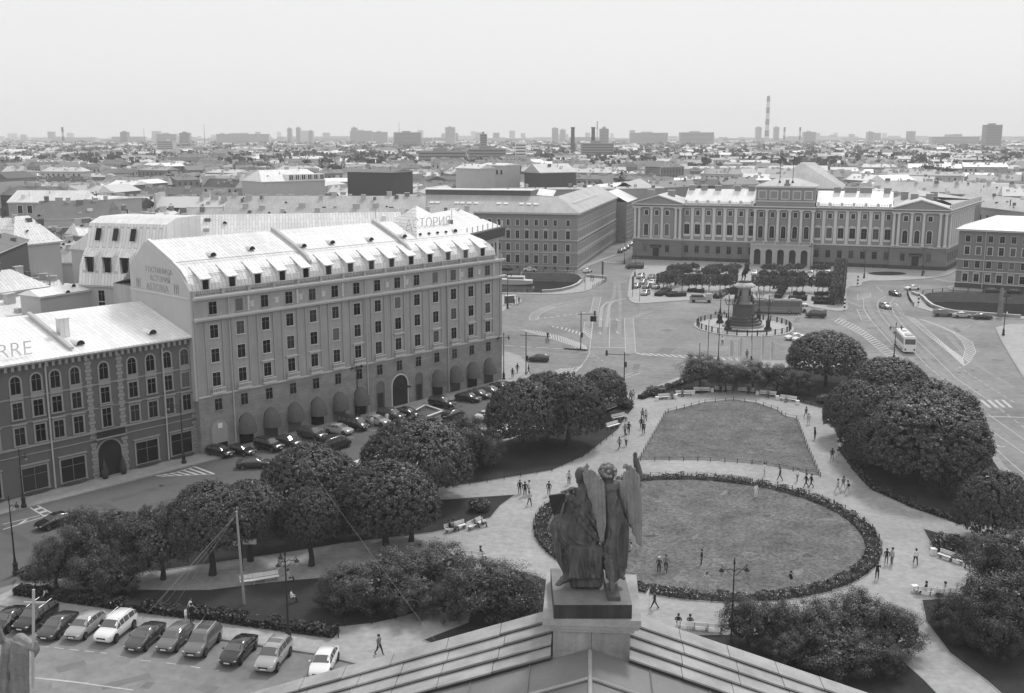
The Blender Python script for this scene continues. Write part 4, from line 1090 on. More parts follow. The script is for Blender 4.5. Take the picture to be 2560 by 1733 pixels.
# big hipped hall roof behind the attic
hr = thing('hall_roof_house', 'big grey pyramid-roofed hall rising behind the palace attic', 'building', po + pu * 44 + pn * 34, pa)
MB().box(0, 27, 0, 26, 0, 25).build('wall', M('hall_wall', .25), hr); MB().box(-.4, 27.4, -.4, 26.4, 25, 25.4).build('cornice', roof_white, hr)
MB().grid([(0, 1, 4), (1, 2, 5, 4), (2, 3, 5), (3, 0, 4, 5)], [(-.5, -.5, 25.4), (27.5, -.5, 25.4), (27.5, 26.5, 25.4), (-.5, 26.5, 25.4), (11, 12, 34.5), (16, 13, 34.5)]).build('roof', roof_mid, hr)
# columns
def pcol(w_, h, fl=True):
    mb = MB(); mb.box(-w_ * .7, w_ * .7, -w_ * .7, w_ * .7, 0, .35); mb.lathe([(w_ * .6, .35), (w_ * .5, .6), (w_ * .5, h * .4), (w_ * .42, h - .9), (w_ * .42, h - .85), (w_ * .62, h - .3)], 10); mb.box(-w_ * .7, w_ * .7, -w_ * .7, w_ * .7, h - .3, h)
    return mb.mesh('column', pal_trim)
cm = pcol(.95, 11.0)
for x in (0.7, 2.2, 6.7, 10.6, 15.6, 17.2): place('column', cm, pal, (x, -1.55, 7.9)).scale = (1, 1, 1.02)
for x in (89.8, 91.3, 95.4, 99.2, 104.4, 106.2): place('column', cm, pal, (x, -1.55, 7.9)).scale = (1, 1, 1.02)
for y in (0, 3.8, 7.6, 11.4, 15.2, 19, 22.8, 26.6, 30.4, 34.2, 38, 42): place('column', cm, pal, (SX(y) + .3, y, 7.9))
pil = MB().box(-.5, .5, -.28, 0, 0, 11.2).box(-.62, .62, -.38, 0, 10.6, 11.3).box(-.62, .62, -.36, 0, 0, .5).mesh('pilaster', pal_trim)
for k in range(6): place('pilaster', pil, pal, (21.4 + 3.85 * k, 0, 7.9)); place('pilaster', pil, pal, (66.9 + 3.85 * k, 0, 7.9))
for k in range(6): place('column', cm, pal, (43.7 + 3.92 * k, -1.75, 7.9)).scale = (1.1, 1.1, 1.02)
for k in range(7):
    for x0 in (19.45, 65.0):
        x = x0 + 3.83 * k
        if x > 42.6 and x0 < 20: continue
        window(pal, x, 16.6, 1.25, 1.7, 'frame', pal_trim)
        window(pal, x, 9.8, 1.9, 3.5, 'frame ped apron', pal_trim)
        window(pal, x, 3.1, 1.5, 2.4, 'frame hood', pal_low)
        MB().box(-.5, .5, -.05, 0, .35, .9).build('cellar_window', iron, pal, loc=(x, -.36, 0))
for k in range(5):
    x = 45.66 + 3.9 * k
    window(pal, x, 16.6, 1.3, 1.7, 'frame', pal_trim, y=-1.02)
    window(pal, x, 9.3, 1.6, 4.3, 'frame arch', pal_trim, y=-1.02)
for xs in ((4.8, 8.6, 12.4), (93.5, 97.3, 101.2)):
    for x in xs:
        window(pal, x, 16.4, 1.3, 1.7, 'frame', pal_trim, y=-1.22)
        window(pal, x, 9.0, 1.6, 4.3, 'frame arch', pal_trim, y=-1.22)
        b = MB(); b.box(-1.5, 1.5, -.8, 0, 7.82, 7.95); baluster_row(b, -1.5, 1.5, -.6, 7.95, 8.9, .35, .06)
        b.build('balcony', pal_trim, pal, loc=(x, -1.2, 0))
    for x in (xs[0] - .3, xs[2] + .3): window(pal, x, 3.1, 1.4, 2.3, 'frame hood', pal_low, y=-1.22)
    MB().box(-1.1, 1.1, -.1, 0, .1, 4.6).build('side_door', iron, pal, loc=(xs[1], -1.22, 0))
    MB().box(-2, 2, -.9, 0, 5.3, 5.6).box(-1.9, -1.6, -.8, 0, 4.6, 5.3).box(1.6, 1.9, -.8, 0, 4.6, 5.3).build('door_canopy', iron, pal, loc=(xs[1], -1.22, 0))
for y in (1.9, 5.7, 9.5, 13.3, 17.1, 20.9, 24.7, 28.5, 32.3, 36.1, 40):
    window(pal, SX(y) + .03, 16.4, 1.3, 1.7, 'frame', pal_trim, y=y, rz=sdr); window(pal, SX(y) + .03, 9.4, 1.6, 3.8, 'frame arch', pal_trim, y=y, rz=sdr); window(pal, SX(y) + .03, 3.1, 1.5, 2.3, 'frame hood', pal_low, y=y, rz=sdr)
# arcaded porch
N = 12; pr2 = []
def porch_wall():
    mb = MB(); x0, x1 = 42.9, 64.1; y0 = -5.2; H = 7.0
    cx = [45.35 + 3.97 * k for k in range(5)]; a = 1.15; zs = 4.6
    xs = [x0] + sum([[c - a, c + a] for c in cx], []) + [x1]
    for i in range(0, len(xs), 2): mb.box(xs[i], xs[i + 1], y0, y0 + 1.0, 0.2, zs)
    for c in cx:
        arc = [(c - a * math.cos(math.pi * i / N), zs + a * math.sin(math.pi * i / N)) for i in range(N + 1)]
        for (xa, za), (xb, zb) in zip(arc[:-1], arc[1:]):
            for y in (y0, y0 + 1):
                mb.face([(xa, y, za), (xb, y, zb), (xb, y, H), (xa, y, H)])
            mb.face([(xa, y0, za), (xb, y0, zb), (xb, y0 + 1, zb), (xa, y0 + 1, za)])
    for i in range(0, len(xs), 2): mb.box(xs[i], xs[i + 1], y0, y0 + 1.0, zs, H)
    mb.box(x0, x1, y0 - .3, -1.0, H, H + .5)
    mb.box(x0, x0 + 1, y0 + 1, -1, .2, H); mb.box(x1 - 1, x1, y0 + 1, -1, .2, H)
    mb.build('porch', pal_pale, pal)
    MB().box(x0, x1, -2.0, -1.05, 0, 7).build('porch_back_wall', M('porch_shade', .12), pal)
    b = MB()
    for k in range(5): baluster_row(b, cx[k] - 1.5, cx[k] + 1.5, y0 + .2, H + .5, H + 1.5, .38, .08)
    b.build('porch_balustrade', pal_pale, pal)
    for x in [x0 + .4] + [c + 1.98 for c in cx]:
        MB().box(-.4, .4, -.35, .35, 0, 1.3).build('porch_pier', pal_pale, pal, loc=(min(x, x1 - .4), y0 + .2, H + .5))
    MB().box(x0 - 1, x1 + 1, -9, -5, -.1, .2).box(x0 - 3, x1 + 3, -12, -9, 0, .17).build('steps', kerbm, pal)
porch_wall()
# ---------------------------------------------------------------- corner house at the right
c0 = g(2386.5, 719); rd = Vector((0.865, -0.502, 0))
rh = thing('right_corner_house', 'pale-roofed four-storey corner house across the right canal', 'building', c0, math.atan2(rd.y, rd.x))
MB().box(0, 60, 0, 16, 1.6, 17.2).build('wall', M('plaster_right', .20, .9, .12, .35), rh); MB().box(-.1, 60, -.12, 16, 0, 1.6).build('plinth', M('plinth_dark', .07), rh)
MB().grid([(0, 1, 5, 4), (3, 0, 4), (2, 3, 4, 5)], [(-.9, -.9, 17.6), (61, -.9, 17.6), (61, 17, 17.6), (-.9, 17, 17.6), (9, 8, 21.4), (61, 8, 21.4)]).build('roof', roof_light, rh)
MB().box(-.7, 60, -.7, 16.5, 17.1, 17.55).build('cornice', trim_l, rh)
mb = MB()
for z0, d in ((8.5, .25), (5.2, .2), (1.6, .2)): mb.box(-d, 60, -d, 16 + d, z0, z0 + .22)
mb.build('string_course', trim_l, rh)
for k in range(18):
    x = 2.6 + k * 3.1
    window(rh, x, 13.9, 1.3, 1.9, '', trim_l); window(rh, x, 10.2, 1.3, 2.3, 'frame', trim_l); window(rh, x, 6.3, 1.3, 2.0, '', trim_l); window(rh, x, 2.2, 1.4, 2.2, 'hood frame', trim_l)
for y in (2.5, 6, 9.5, 13):
    for z in (13.9, 10.3, 6.3, 2.3): window(rh, -0.01, z, 1.2, 1.9, 'frame', trim_l, y=y, rz=R(-90))
MB().tube([(7.5, -.3, 17), (7.5, -.3, .3)], .13, 6).build('drainpipe', steel, rh)
# houses right of the palace
low((2375, 508), (2560, 530), 17.5, 16, 4, roof_mid, M('plaster_pale', .4), 'pale_rear_house', 'pale three-storey house between the palace side and the corner house', win=(4.8, (8.5, 12.6), 1.4, 2.0, ''))
low((2175, 478), (2560, 490), 20, 14, 4.5, roof_mid, M('plaster_mid', .26), 'right_back_roof', 'broad grey roof behind the right palace pavilion', chim=6)
low((2060, 452), (2330, 458), 17, 18, 3.5, roof_mid, M('plaster_mid', .26), 'right_low_house', 'low wide roof behind the right palace wing', chim=4)
low((1780, 462), (1900, 460), 19, 14, 3.5, roof_dark, M('plaster_mid', .26), 'dark_wing_house', 'dark-roofed wing left of the palace hall', chim=4)
low((1500, 490), (1600, 478), 18, 14, 4.5, roof_white, gable_pl, 'bright_gable_house', 'bright gabled roof behind the left palace pavilion', chim=3)
low((1640, 470), (1800, 462), 19, 12, 3.0, roof_dark, M('plaster_mid', .26), 'court_roof_house', 'dark courtyard roof behind the left palace wing', chim=3)

# small roofs crowding the left edge
rl = random.Random(3)
for k, (u, v, z, w_, rt) in enumerate([(-20, 700, 15, 60, 0), (45, 690, 14, 70, 1), (120, 680, 16, 60, 0), (60, 640, 18, 75, 2), (150, 632, 17, 60, 1), (30, 575, 19, 80, 0), (200, 590, 20, 60, 0), (270, 575, 20, 70, 0), (330, 560, 20, 60, 1), (390, 548, 21, 70, 0), (110, 600, 18, 70, 2), (280, 545, 21, 60, 2), (480, 545, 21, 60, 0), (60, 730, 14, 90, 0)]):
    low((u, v), (u + w_, v - rl.uniform(0, 8)), z, rl.uniform(6, 10), rl.uniform(1.2, 3), [roof_light, roof_mid, roof_dark][rt], rl.choice([gable_pl, M('plaster_mid', .26), M('brick_stack', .2)]), 'courtyard_house',
        '%s of the small courtyard roofs crowding the left side, %s metal' % (['first', 'second', 'third', 'fourth', 'fifth', 'sixth', 'seventh', 'eighth', 'ninth', 'tenth', 'eleventh', 'twelfth', 'thirteenth', 'fourteenth'][k], ['pale', 'grey', 'dark'][rt]), chim=rl.randint(2, 4), win=(2.8, (z - 3,), 1.0, 1.6, ''), clut=7)
# ================================================================ TREES, SHRUBS, HEDGES
def leaf_cloud(n, clumps, cr, dome, seed, ls=0.05, core=0.8, rough_=0.0):
    """crown of unit radius (bottom at z=0, top at z=1): leaf-sized faces gathered in clumps round a hollow core"""
    r_ = random.Random(seed)
    V = []; F = []
    cs = []
    for _ in range(clumps):
        while True:
            a = r_.uniform(0, 2 * math.pi); zz = r_.uniform(-0.25 if dome else -0.75, 1)
            break
        rr_ = math.sqrt(max(0, 1 - zz * zz))
        k = (0.96 + r_.uniform(-0.035, 0.02)) * (1 + .06 * noise.noise(Vector((math.cos(a) * rr_, math.sin(a) * rr_, zz)) * 2.3 + Vector((seed, 0, 0)))) if dome else 0.93 + r_.uniform(-0.10 - rough_, 0.07 + rough_ * .6)
        cs.append((Vector((math.cos(a) * rr_ * k, math.sin(a) * rr_ * k, zz * k)), cr * r_.uniform(0.7, 1.3)))
    for i in range(n):
        c, q = cs[i % clumps]
        d = Vector((r_.gauss(0, 1), r_.gauss(0, 1), r_.gauss(0, 1))).normalized()
        p = c + d * q * (r_.random() ** 0.4)
        if p.z < (-0.32 if dome else -0.8): p.z = -0.3 + r_.uniform(-.06, .06) if dome else -0.8
        s_ = ls * r_.uniform(0.6, 1.35)
        wd = .35 if dome else .9
        nn = (d * wd + p.normalized() * (1.1 if dome else .5) + Vector((r_.gauss(0, .42), r_.gauss(0, .42), r_.gauss(0, .42) + .15))).normalized()
        a = nn.orthogonal().normalized(); b = nn.cross(a)
        t = r_.uniform(0, 6.28); a, b = a * math.cos(t) + b * math.sin(t), b * math.cos(t) - a * math.sin(t)
        z0 = 0.32 if dome else 0.8
        sc = 1 / (1 + z0)
        def q_(v): return (v.x, v.y, (v.z + z0) * sc)
        i0 = len(V)
        V += [q_(p + a * s_), q_(p + b * s_ * .55 + nn * s_ * .2), q_(p - a * s_), q_(p - b * s_ * .55)]
        F.append((i0, i0 + 1, i0 + 2, i0 + 3))
    # ragged dark inner mass of twigs and leaves
    m = 220
    for i in range(m * 8):
        zz = r_.uniform(-0.28 if dome else -.7, .95); a = r_.uniform(0, 6.28); rr_ = math.sqrt(max(0, 1 - zz * zz)) * core * r_.uniform(.8, 1)
        p = Vector((math.cos(a) * rr_, math.sin(a) * rr_, zz * core)); s_ = ls * 2.6
        nn = (p.normalized() + Vector((r_.gauss(0, .5), r_.gauss(0, .5), r_.gauss(0, .5)))).normalized()
        a_ = nn.orthogonal().normalized(); b_ = nn.cross(a_); i0 = len(V)
        V += [q_(p + a_ * s_), q_(p + b_ * s_), q_(p - a_ * s_), q_(p - b_ * s_)]
        F.append((i0, i0 + 1, i0 + 2, i0 + 3))
    return V, F
def crown_mesh(name, mat, *a, **k):
    V, F = leaf_cloud(*a, **k)
    me = bpy.data.meshes.new(name); me.from_pydata(V, [], F); me.materials.append(mat); me.update()
    return me
DOME = [crown_mesh('crown', leafd, 32000, 1100, 0.05, True, s_, ls=0.018, core=.9) for s_ in (1, 2, 3)]
BUSH = [crown_mesh('crown', leafb, 22000, 75, 0.23, False, s_, ls=0.020, rough_=0.12, core=.7) for s_ in (4, 5, 6)]
SMALL = [crown_mesh('foliage', leafb, 2600, 40, 0.2, False, s_, ls=0.06) for s_ in (7, 8)]
LIME = [crown_mesh('crown', leafl, 2600, 30, 0.3, False, s_, ls=0.07, rough_=.08) for s_ in (9, 10)]
def trunk_mesh(seed, forks):
    r_ = random.Random(seed); mb = MB()
    fk = .42
    mb.tube([(0, 0, -.05), (.02, 0, .15), (r_.uniform(-.03, .03), r_.uniform(-.03, .03), fk)], [.075, .05, .045], 8)
    for k in range(forks):
        a = 6.28 * k / forks + r_.uniform(-.5, .5); e = r_.uniform(.35, .6)
        mb.tube([(0, 0, fk - .04), (math.cos(a) * e * .35, math.sin(a) * e * .35, fk + .22), (math.cos(a) * e, math.sin(a) * e, fk + .45 + r_.uniform(-.05, .1))], [.04, .028, .012], 6)
        for q in (-.5, .5):
            mb.tube([(math.cos(a) * e * .35, math.sin(a) * e * .35, fk + .22), (math.cos(a + q) * e * .8, math.sin(a + q) * e * .8, fk + .5)], [.022, .008], 5)
    return mb.mesh('trunk', bark)
TRK = [trunk_mesh(s_, 4) for s_ in (1, 2)] + [trunk_mesh(3, 5)]
def tree(cx, vt, rx, h, h0, style, label, group='park trees', seed=0, ry=None):
    """cx, vt: the crown's top in the photograph; rx its half-width there"""
    p = g(cx * 1.1015, vt * 1.1015, h - 0.3)
    r_ = rx * 1.1015 / 2645 * (p.y * _c + (CAMH - h) * _s)
    rs = random.Random(seed * 77 + int(cx))
    nm = 'tree' if h0 > .6 else 'shrub'
    t = thing(nm, label, 'tree' if h0 > .6 else 'shrub', (p.x, p.y, 0.15), rs.uniform(0, 6.28), group)
    ms = DOME if style == 'd' else BUSH if style == 'b' else LIME
    o = place('crown', rs.choice(ms), t, (0, 0, h0)); o.scale = (r_, r_ * rs.uniform(.92, 1.05), h - h0)
    tk = place('trunk', rs.choice(TRK), t); tk.scale = (h * .62, h * .62, h * .8)
    return t
tree(1190, 868, 92, 10.5, 2.6, 'd', 'left half of the pair of big dome-clipped trees right of the hotel corner')
tree(1290, 855, 92, 10.8, 2.6, 'd', 'right half of the pair of big dome-clipped trees right of the hotel corner')
tree(1240, 850, 70, 10.6, 3, 'd', 'dome tree rising between the pair of big trees right of the hotel corner')
tree(1368, 842, 60, 7.8, 2.6, 'd', 'smaller round-clipped tree beside the traffic light, with a bare slim trunk')
tree(945, 955, 132, 10.4, 2.4, 'd', 'big dome-clipped tree hiding the middle of the hotel car row')
tree(1062, 955, 62, 7.5, 1.0, 'b', 'loose low dark tree between the dome trees at the hotel street')
tree(1095, 985, 45, 5, .4, 'b', 'low shrubby growth under the pair of big dome trees', 'park shrubs')
tree(700, 1018, 120, 9.8, 2.4, 'd', 'dome tree nearest the parked dark van below the hotel')
tree(872, 1054, 128, 9.8, 2.6, 'd', 'dome tree with a single straight trunk over the dry grass left of centre')
tree(930, 1075, 70, 8.4, 2.6, 'd', 'narrower dome tree leaning against the right side of a larger one')
tree(700, 1118, 76, 8.6, 3.4, 'd', 'tree with a crooked forked trunk beside the lantern post')
tree(470, 1106, 105, 10, 3.8, 'd', 'forked-trunk tree above the grass left of the pale pole')
tree(560, 1100, 88, 9.0, 3.6, 'd', 'tree directly behind the pale leaning pole')
tree(360, 1165, 82, 7.6, 1.6, 'b', 'bushy tree left of the forked-trunk tree')
tree(270, 1185, 62, 6.6, 1.2, 'b', 'bushy tree behind the left end of the hedge')
tree(190, 1170, 66, 7.4, 1.2, 'b', 'tallest bushy tree at the left tip of the park')
tree(120, 1232, 52, 5.4, .8, 'b', 'low bushy tree at the far left tip of the park')
tree(215, 1250, 70, 5.0, .5, 'b', 'spreading shrub just inside the left part of the hedge', 'park shrubs')
tree(330, 1160, 28, 6.6, 4, 'b', 'small tuft of tree top poking out above the road edge')
tree(262, 1262, 60, 4.4, .3, 'b', 'dark shrub below the left bushy trees', 'park shrubs')
tree(810, 1292, 82, 4.4, .3, 'b', 'left shrub of the big clump below the straight-trunked tree', 'park shrubs')
tree(900, 1262, 88, 4.6, .3, 'b', 'middle shrub of the big clump below the straight-trunked tree', 'park shrubs')
tree(985, 1250, 92, 4.6, .3, 'b', 'right shrub of the big clump beside the park plaza', 'park shrubs')
tree(760, 1320, 45, 3.2, .2, 'b', 'low shrub at the left foot of the big clump', 'park shrubs')
tree(930, 1320, 72, 3.6, .2, 'b', 'front shrub of the big clump above the curved railing', 'park shrubs')
tree(1110, 1290, 104, 5.4, .6, 'b', 'big round shrub left of the angel statue', 'park shrubs')
tree(1190, 1312, 62, 4.6, .4, 'b', 'shrub tucked against the statue pedestal on its left', 'park shrubs')
tree(1030, 1322, 52, 4.2, .3, 'b', 'left lobe of the round shrub left of the angel statue', 'park shrubs')
tree(1880, 757, 96, 10.2, 3.0, 'd', 'large dome tree standing alone at the far right of the benches')
tree(2022, 817, 98, 10.2, 2.6, 'd', 'farthest dome tree of the right-hand row')
tree(1945, 868, 72, 9.2, 2.0, 'd', 'dome tree at the left end of the right-hand row above the path')
tree(2120, 872, 118, 11, 2.6, 'd', 'dome tree at the roadside in the right-hand row')
tree(2020, 880, 110, 10.8, 2.2, 'd', 'middle dome tree of the right-hand row')
tree(2108, 905, 154, 12, 3.0, 'd', 'biggest dome tree of the right-hand row, nearest the viewer')
tree(1975, 950, 55, 7.4, 1.6, 'd', 'small dome tree under the left side of the right-hand row')
tree(2268, 1075, 90, 8.4, 1.6, 'd', 'dense round tree at the right edge above the triangular lawn')
tree(2285, 1215, 86, 6.8, 1.0, 'b', 'round tree at the right edge beside the white bench')
tree(2160, 1050, 42, 5, .4, 'b', 'shrub under the biggest dome tree on its right side', 'park shrubs')
tree(2285, 1312, 95, 6.6, .8, 'b', 'big bushy tree at the lower right edge')
tree(2265, 1390, 62, 4.6, .4, 'b', 'shrub below the bushy tree at the lower right edge', 'park shrubs')
tree(2155, 1362, 50, 3.4, .2, 'b', 'low shrub beside the lower right path corner', 'park shrubs')
tree(2190, 1400, 42, 3.0, .2, 'b', 'small shrub in the lower right bed', 'park shrubs')
tree(1590, 812, 50, 6.2, 1.4, 'b', 'leftmost low tree behind the curved row of benches')
tree(1650, 828, 42, 5.4, 1.0, 'b', 'second low tree behind the curved row of benches')
tree(1710, 826, 44, 5.6, 1.0, 'b', 'third low tree behind the curved row of benches')
tree(1765, 832, 40, 5.2, .8, 'b', 'fourth low tree behind the curved row of benches')
tree(1812, 846, 36, 4.4, .5, 'b', 'low shrub left of the lone large dome tree', 'park shrubs')
tree(1702, 1368, 66, 4.6, .5, 'b', 'shrub round the lantern post below the round lawn', 'park shrubs')
tree(1790, 1385, 62, 4.4, .4, 'b', 'second shrub of the clump below the round lawn', 'park shrubs')
tree(1870, 1378, 82, 5.0, .5, 'b', 'middle shrub of the clump below the round lawn', 'park shrubs')
tree(1960, 1355, 78, 5.0, .5, 'b', 'tall shrub of the clump below the round lawn', 'park shrubs')
tree(2040, 1395, 66, 4.2, .5, 'b', 'right-hand shrub of the clump below the round lawn', 'park shrubs')
tree(1900, 1440, 88, 4.0, .3, 'b', 'front shrub of the clump above the stone gable', 'park shrubs')
tree(1800, 1440, 60, 3.2, .3, 'b', 'front left shrub of the clump above the stone gable', 'park shrubs')
tree(2010, 1462, 50, 3.2, .3, 'b', 'front right shrub of the clump above the stone gable', 'park shrubs')
def ball(u, v, r_, h, label, group='clipped ball shrubs'):
    p = g(u, v)
    t = thing('clipped_shrub', label, 'shrub', (p.x, p.y, .15), 0, group)
    place('foliage', rnd.choice(SMALL), t, (0, 0, 0)).scale = (r_, r_, h)
    MB().tube([(0, 0, 0), (0, 0, h * .5)], .06, 5).build('stem', bark, t)
ball(*Z5([(942, 600)])[0], 1.35, 1.5, 'flat-clipped round shrub on the small lawn above the white bench')
ball(*Z7([(1462, 905)])[0], 1.9, 1.9, 'clipped round shrub behind the white bench on the triangular lawn')
ball(*Z7([(1385, 0)])[0], 0.01, .01, 'tiny shrub') if False else None
ball(*Z1([(1248, 1478)])[0], 1.5, 1.7, 'dark clipped ball shrub below the small round-clipped tree')
ball(*Z1([(1550, 1355)])[0], 1.9, 1.6, 'dark clipped ball shrub at the left end of the bench row')
ball(*Z7([(878, 205)])[0], 1.6, 1.4, 'dark clipped shrub at the right end of the bench row')
ball(*Z6([(800, 350)])[0], 2.6, 2.2, 'wide flat-topped clipped shrub behind the left bushy trees')
ball(*Z6([(210, 670)])[0], 1.3, 1.2, 'small dark shrub at the left tip of the hedge')
# leafy bands: hedges and flower beds
def leafy_band(name, pts, w_, h, n, mats, z0=0.15, ls=0.16, seed=0, kind='stuff', gap=None, parent=None):
    r_ = random.Random(seed); V = []; F = []; Mi = []
    L = [0]
    for a, b in zip(pts[:-1], pts[1:]): L.append(L[-1] + (b - a).length)
    for i in range(n):
        t = r_.random() * L[-1]
        k = max(j for j in range(len(L)) if L[j] <= t); k = min(k, len(pts) - 2)
        a, b = pts[k], pts[k + 1]; d = (b - a).normalized(); q = a.lerp(b, (t - L[k]) / max(1e-6, L[k + 1] - L[k]))
        if gap and noise.noise(Vector((t * gap, seed, 0))) < -0.12 and r_.random() < .85: continue
        hh = h * (0.75 + .45 * noise.noise(Vector((q.x * .9, q.y * .9, seed))))
        off = r_.uniform(-w_, w_) / 2
        face = r_.random()
        zz = hh if face < .45 else r_.uniform(0, hh)
        if face > .45: off = math.copysign(w_ / 2, off) + r_.uniform(-.06, .06)
        p = Vector((q.x - d.y * off, q.y + d.x * off, z0 + zz))
        nn = Vector((r_.gauss(0, .6), r_.gauss(0, .6), r_.gauss(0, .5) + .6)).normalized(); A = nn.orthogonal(); A.normalize(); B = nn.cross(A); s_ = ls * r_.uniform(.5, 1.3)
        i0 = len(V); V += [tuple(p + A * s_), tuple(p + B * s_), tuple(p - A * s_), tuple(p - B * s_)]; F.append((i0, i0 + 1, i0 + 2, i0 + 3)); Mi.append(1 if (len(mats) > 1 and zz > hh * .8 and r_.random() < .1) else 0)
    me = bpy.data.meshes.new(name); me.from_pydata(V, [], F)
    for m in mats: me.materials.append(m)
    me.polygons.foreach_set('material_index', Mi); me.update()
    return place(name, me, parent, kind=kind)
def hedge(px, w_, h, n, label, seed=1):
    P_ = gl(px) if not isinstance(px[0], Vector) else px
    t = thing('hedge', label, 'hedge', tuple(P_[0]))
    Q = [p - P_[0] for p in P_]
    leafy_band('foliage', Q, w_, h, n, [leafb], .15, .13, seed, None, parent=t)
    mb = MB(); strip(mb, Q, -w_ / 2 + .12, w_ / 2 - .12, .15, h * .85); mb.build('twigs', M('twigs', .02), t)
hedge([(44, 1485), (322, 1524), (525, 1548), (840, 1592)], 1.3, .95, 9000, 'long dark low hedge above the bottom row of parked cars')
hedge([(1600, 1000), (1660, 978), (1723, 955), (1800, 936)], 1.2, .9, 2600, 'dark low hedge between the pale kerb and the bench row')
hedge([(2103, 1125), (2140, 1178), (2182, 1225), (2288, 1272), (2405, 1312)], .8, .6, 2500, 'low dark hedge along the right-hand path under the dome trees', 3)
hedge([(70, 1438), (300, 1378), (500, 1318)], 1.0, .8, 2500, 'low dark hedge along the street side at the left tip of the park', 4)
for k in range(1):
    rr = ring(OR - .85, 96)
    leafy_band('flower_bed', rr + [rr[0]], 1.5, .62, 26000, [leaff, petal], .15, .085, 5, 'stuff', gap=.45)
bed2 = gl(Z5([(1250, 560), (1300, 520), (1320, 540)]))
leafy_band('lawn_tufts', gl([(1460, 1230), (1520, 1180), (1700, 1165)]), 1, .1, 10, [leaff]) if False else None
# ---- clipped limes, balls and hedges on the palace square
LM = []
def lime(u, v, w_, d_, h0, h, label, grp='clipped limes on the palace square', lean=0, mesh=None, z=0.14):
    p = g(u, v)
    t = thing('clipped_tree', label, 'tree', (p.x, p.y, z), pa + lean, grp)
    o = place('crown', mesh or rnd.choice(LIME), t, (0, 0, h0)); o.scale = (w_ / 2, d_ / 2, h - h0)
    MB().tube([(0, 0, 0), (0, 0, h0 + .6)], .12, 5).build('trunk', bark, t)
box_m = []
for sd2 in (1, 2):
    r_ = random.Random(sd2); V = []; F = []
    for i in range(1900):
        f = r_.randrange(5); a, b = r_.uniform(-1, 1), r_.uniform(0, 1)
        p = Vector([(a, -1, b), (a, 1, b), (1, a, b), (-1, a, b), (a, r_.uniform(-1, 1), 1)][f]) * 1.0
        p += Vector((r_.gauss(0, .05), r_.gauss(0, .05), r_.gauss(0, .03)))
        nn = Vector((r_.gauss(0, 1), r_.gauss(0, 1), r_.gauss(0, 1))).normalized(); A = nn.orthogonal().normalized(); B = nn.cross(A); s_ = r_.uniform(.05, .13)
        i0 = len(V); V += [tuple(p + A * s_), tuple(p + B * s_ * .7), tuple(p - A * s_), tuple(p - B * s_ * .7)]; F.append((i0, i0 + 1, i0 + 2, i0 + 3))
    me = bpy.data.meshes.new('crown'); me.from_pydata(V, [], F); me.materials.append(leafl); me.update(); box_m.append(me)
ZS = lambda pts: zf(1560, 590, 4.007, pts)
# (x, y of the trunk foot in the enlargement, width m, what sets it apart)
rowA = [(395, 545), (430, 530), (470, 515), (520, 500), (580, 560), (650, 555), (720, 550), (780, 548), (850, 560), (960, 560), (1010, 555), (1060, 550)]
rowB = [(1345, 565), (1400, 565), (1460, 560), (1560, 600), (1600, 570), (1680, 575), (1730, 570), (1790, 565), (1940, 575), (1990, 575), (2050, 580)]
rowC = [(480, 410), (540, 400), (610, 395), (690, 390), (880, 400), (950, 395), (1020, 420), (1070, 400), (1110, 395), (1430, 400), (1500, 400), (1580, 420), (1660, 395), (1740, 395), (1930, 400), (2000, 400)]
for nm, row, hh in (('front', rowA, 5.4), ('right front', rowB, 5.2), ('back', rowC, 4.6)):
    side = {'front': 'left-hand front row of clipped limes', 'right front': 'right-hand front row of clipped limes behind the coach', 'back': 'rear row of clipped limes below the palace'}[nm]
    for k, (x, y) in enumerate(row):
        ords = ['first', 'second', 'third', 'fourth', 'fifth', 'sixth', 'seventh', 'eighth', 'ninth', 'tenth', 'eleventh', 'twelfth', 'thirteenth', 'fourteenth', 'fifteenth', 'sixteenth']
        lime(*ZS([(x, y)])[0], 3.7, 2.8, 1.9, hh - .8, '%s tree from the left in the %s' % (ords[k], side), mesh=box_m[k % 2] if nm != 'back' else None)
for k, (x, y) in enumerate([(545, 415), (630, 420), (830, 430), (905, 445), (1095, 440), (1395, 465), (1495, 475), (1600, 465), (1690, 475), (1780, 480), (1975, 480), (2080, 485), (1110, 640), (2100, 640)]):
    lime(*ZS([(x, y)])[0], 3.5, 3.5, 1.2, 3.9, '%s ball-crowned small tree between the lime rows' % ords[k], 'ball-crowned trees on the palace square', mesh=SMALL[k % 2])
# the tall straight lime wall at the square's right edge
for k in range(9):
    t_ = k / 8
    lime(1560 / 1 + (2180 - (2180 - 2170) * 0) / 4.007 + (-5 + (-2) * k) * 0.6, 590 + (400 + t_ * 290) / 4.007, 3.4, 4.6, .6, 5.0, '%s tree from the palace end of the tall straight lime wall' % ords[k], 'limes forming the tall wall at the square edge', mesh=box_m[k % 2])
for k, (x0, y0, x1, y1, w_) in enumerate([(340, 610, 440, 560, 2.2), (430, 612, 610, 605, 2.4), (640, 565, 800, 575, 1.2), (920, 635, 1060, 560, 2.0), (1540, 630, 1600, 530, 2.0), (1650, 640, 1830, 650, 2.6), (1880, 650, 2080, 655, 2.6), (1700, 600, 1810, 600, 1.6), (1910, 600, 2040, 600, 1.6), (1900, 685, 2110, 692, 1.4), (1720, 668, 1760, 668, 1.5)]):
    A, B = gl(ZS([(x0, y0), (x1, y1)]))
    hedge([A, B], w_, 1.3, 900, '%s clipped dark hedge block from the left on the palace square' % ords[k], 10 + k)
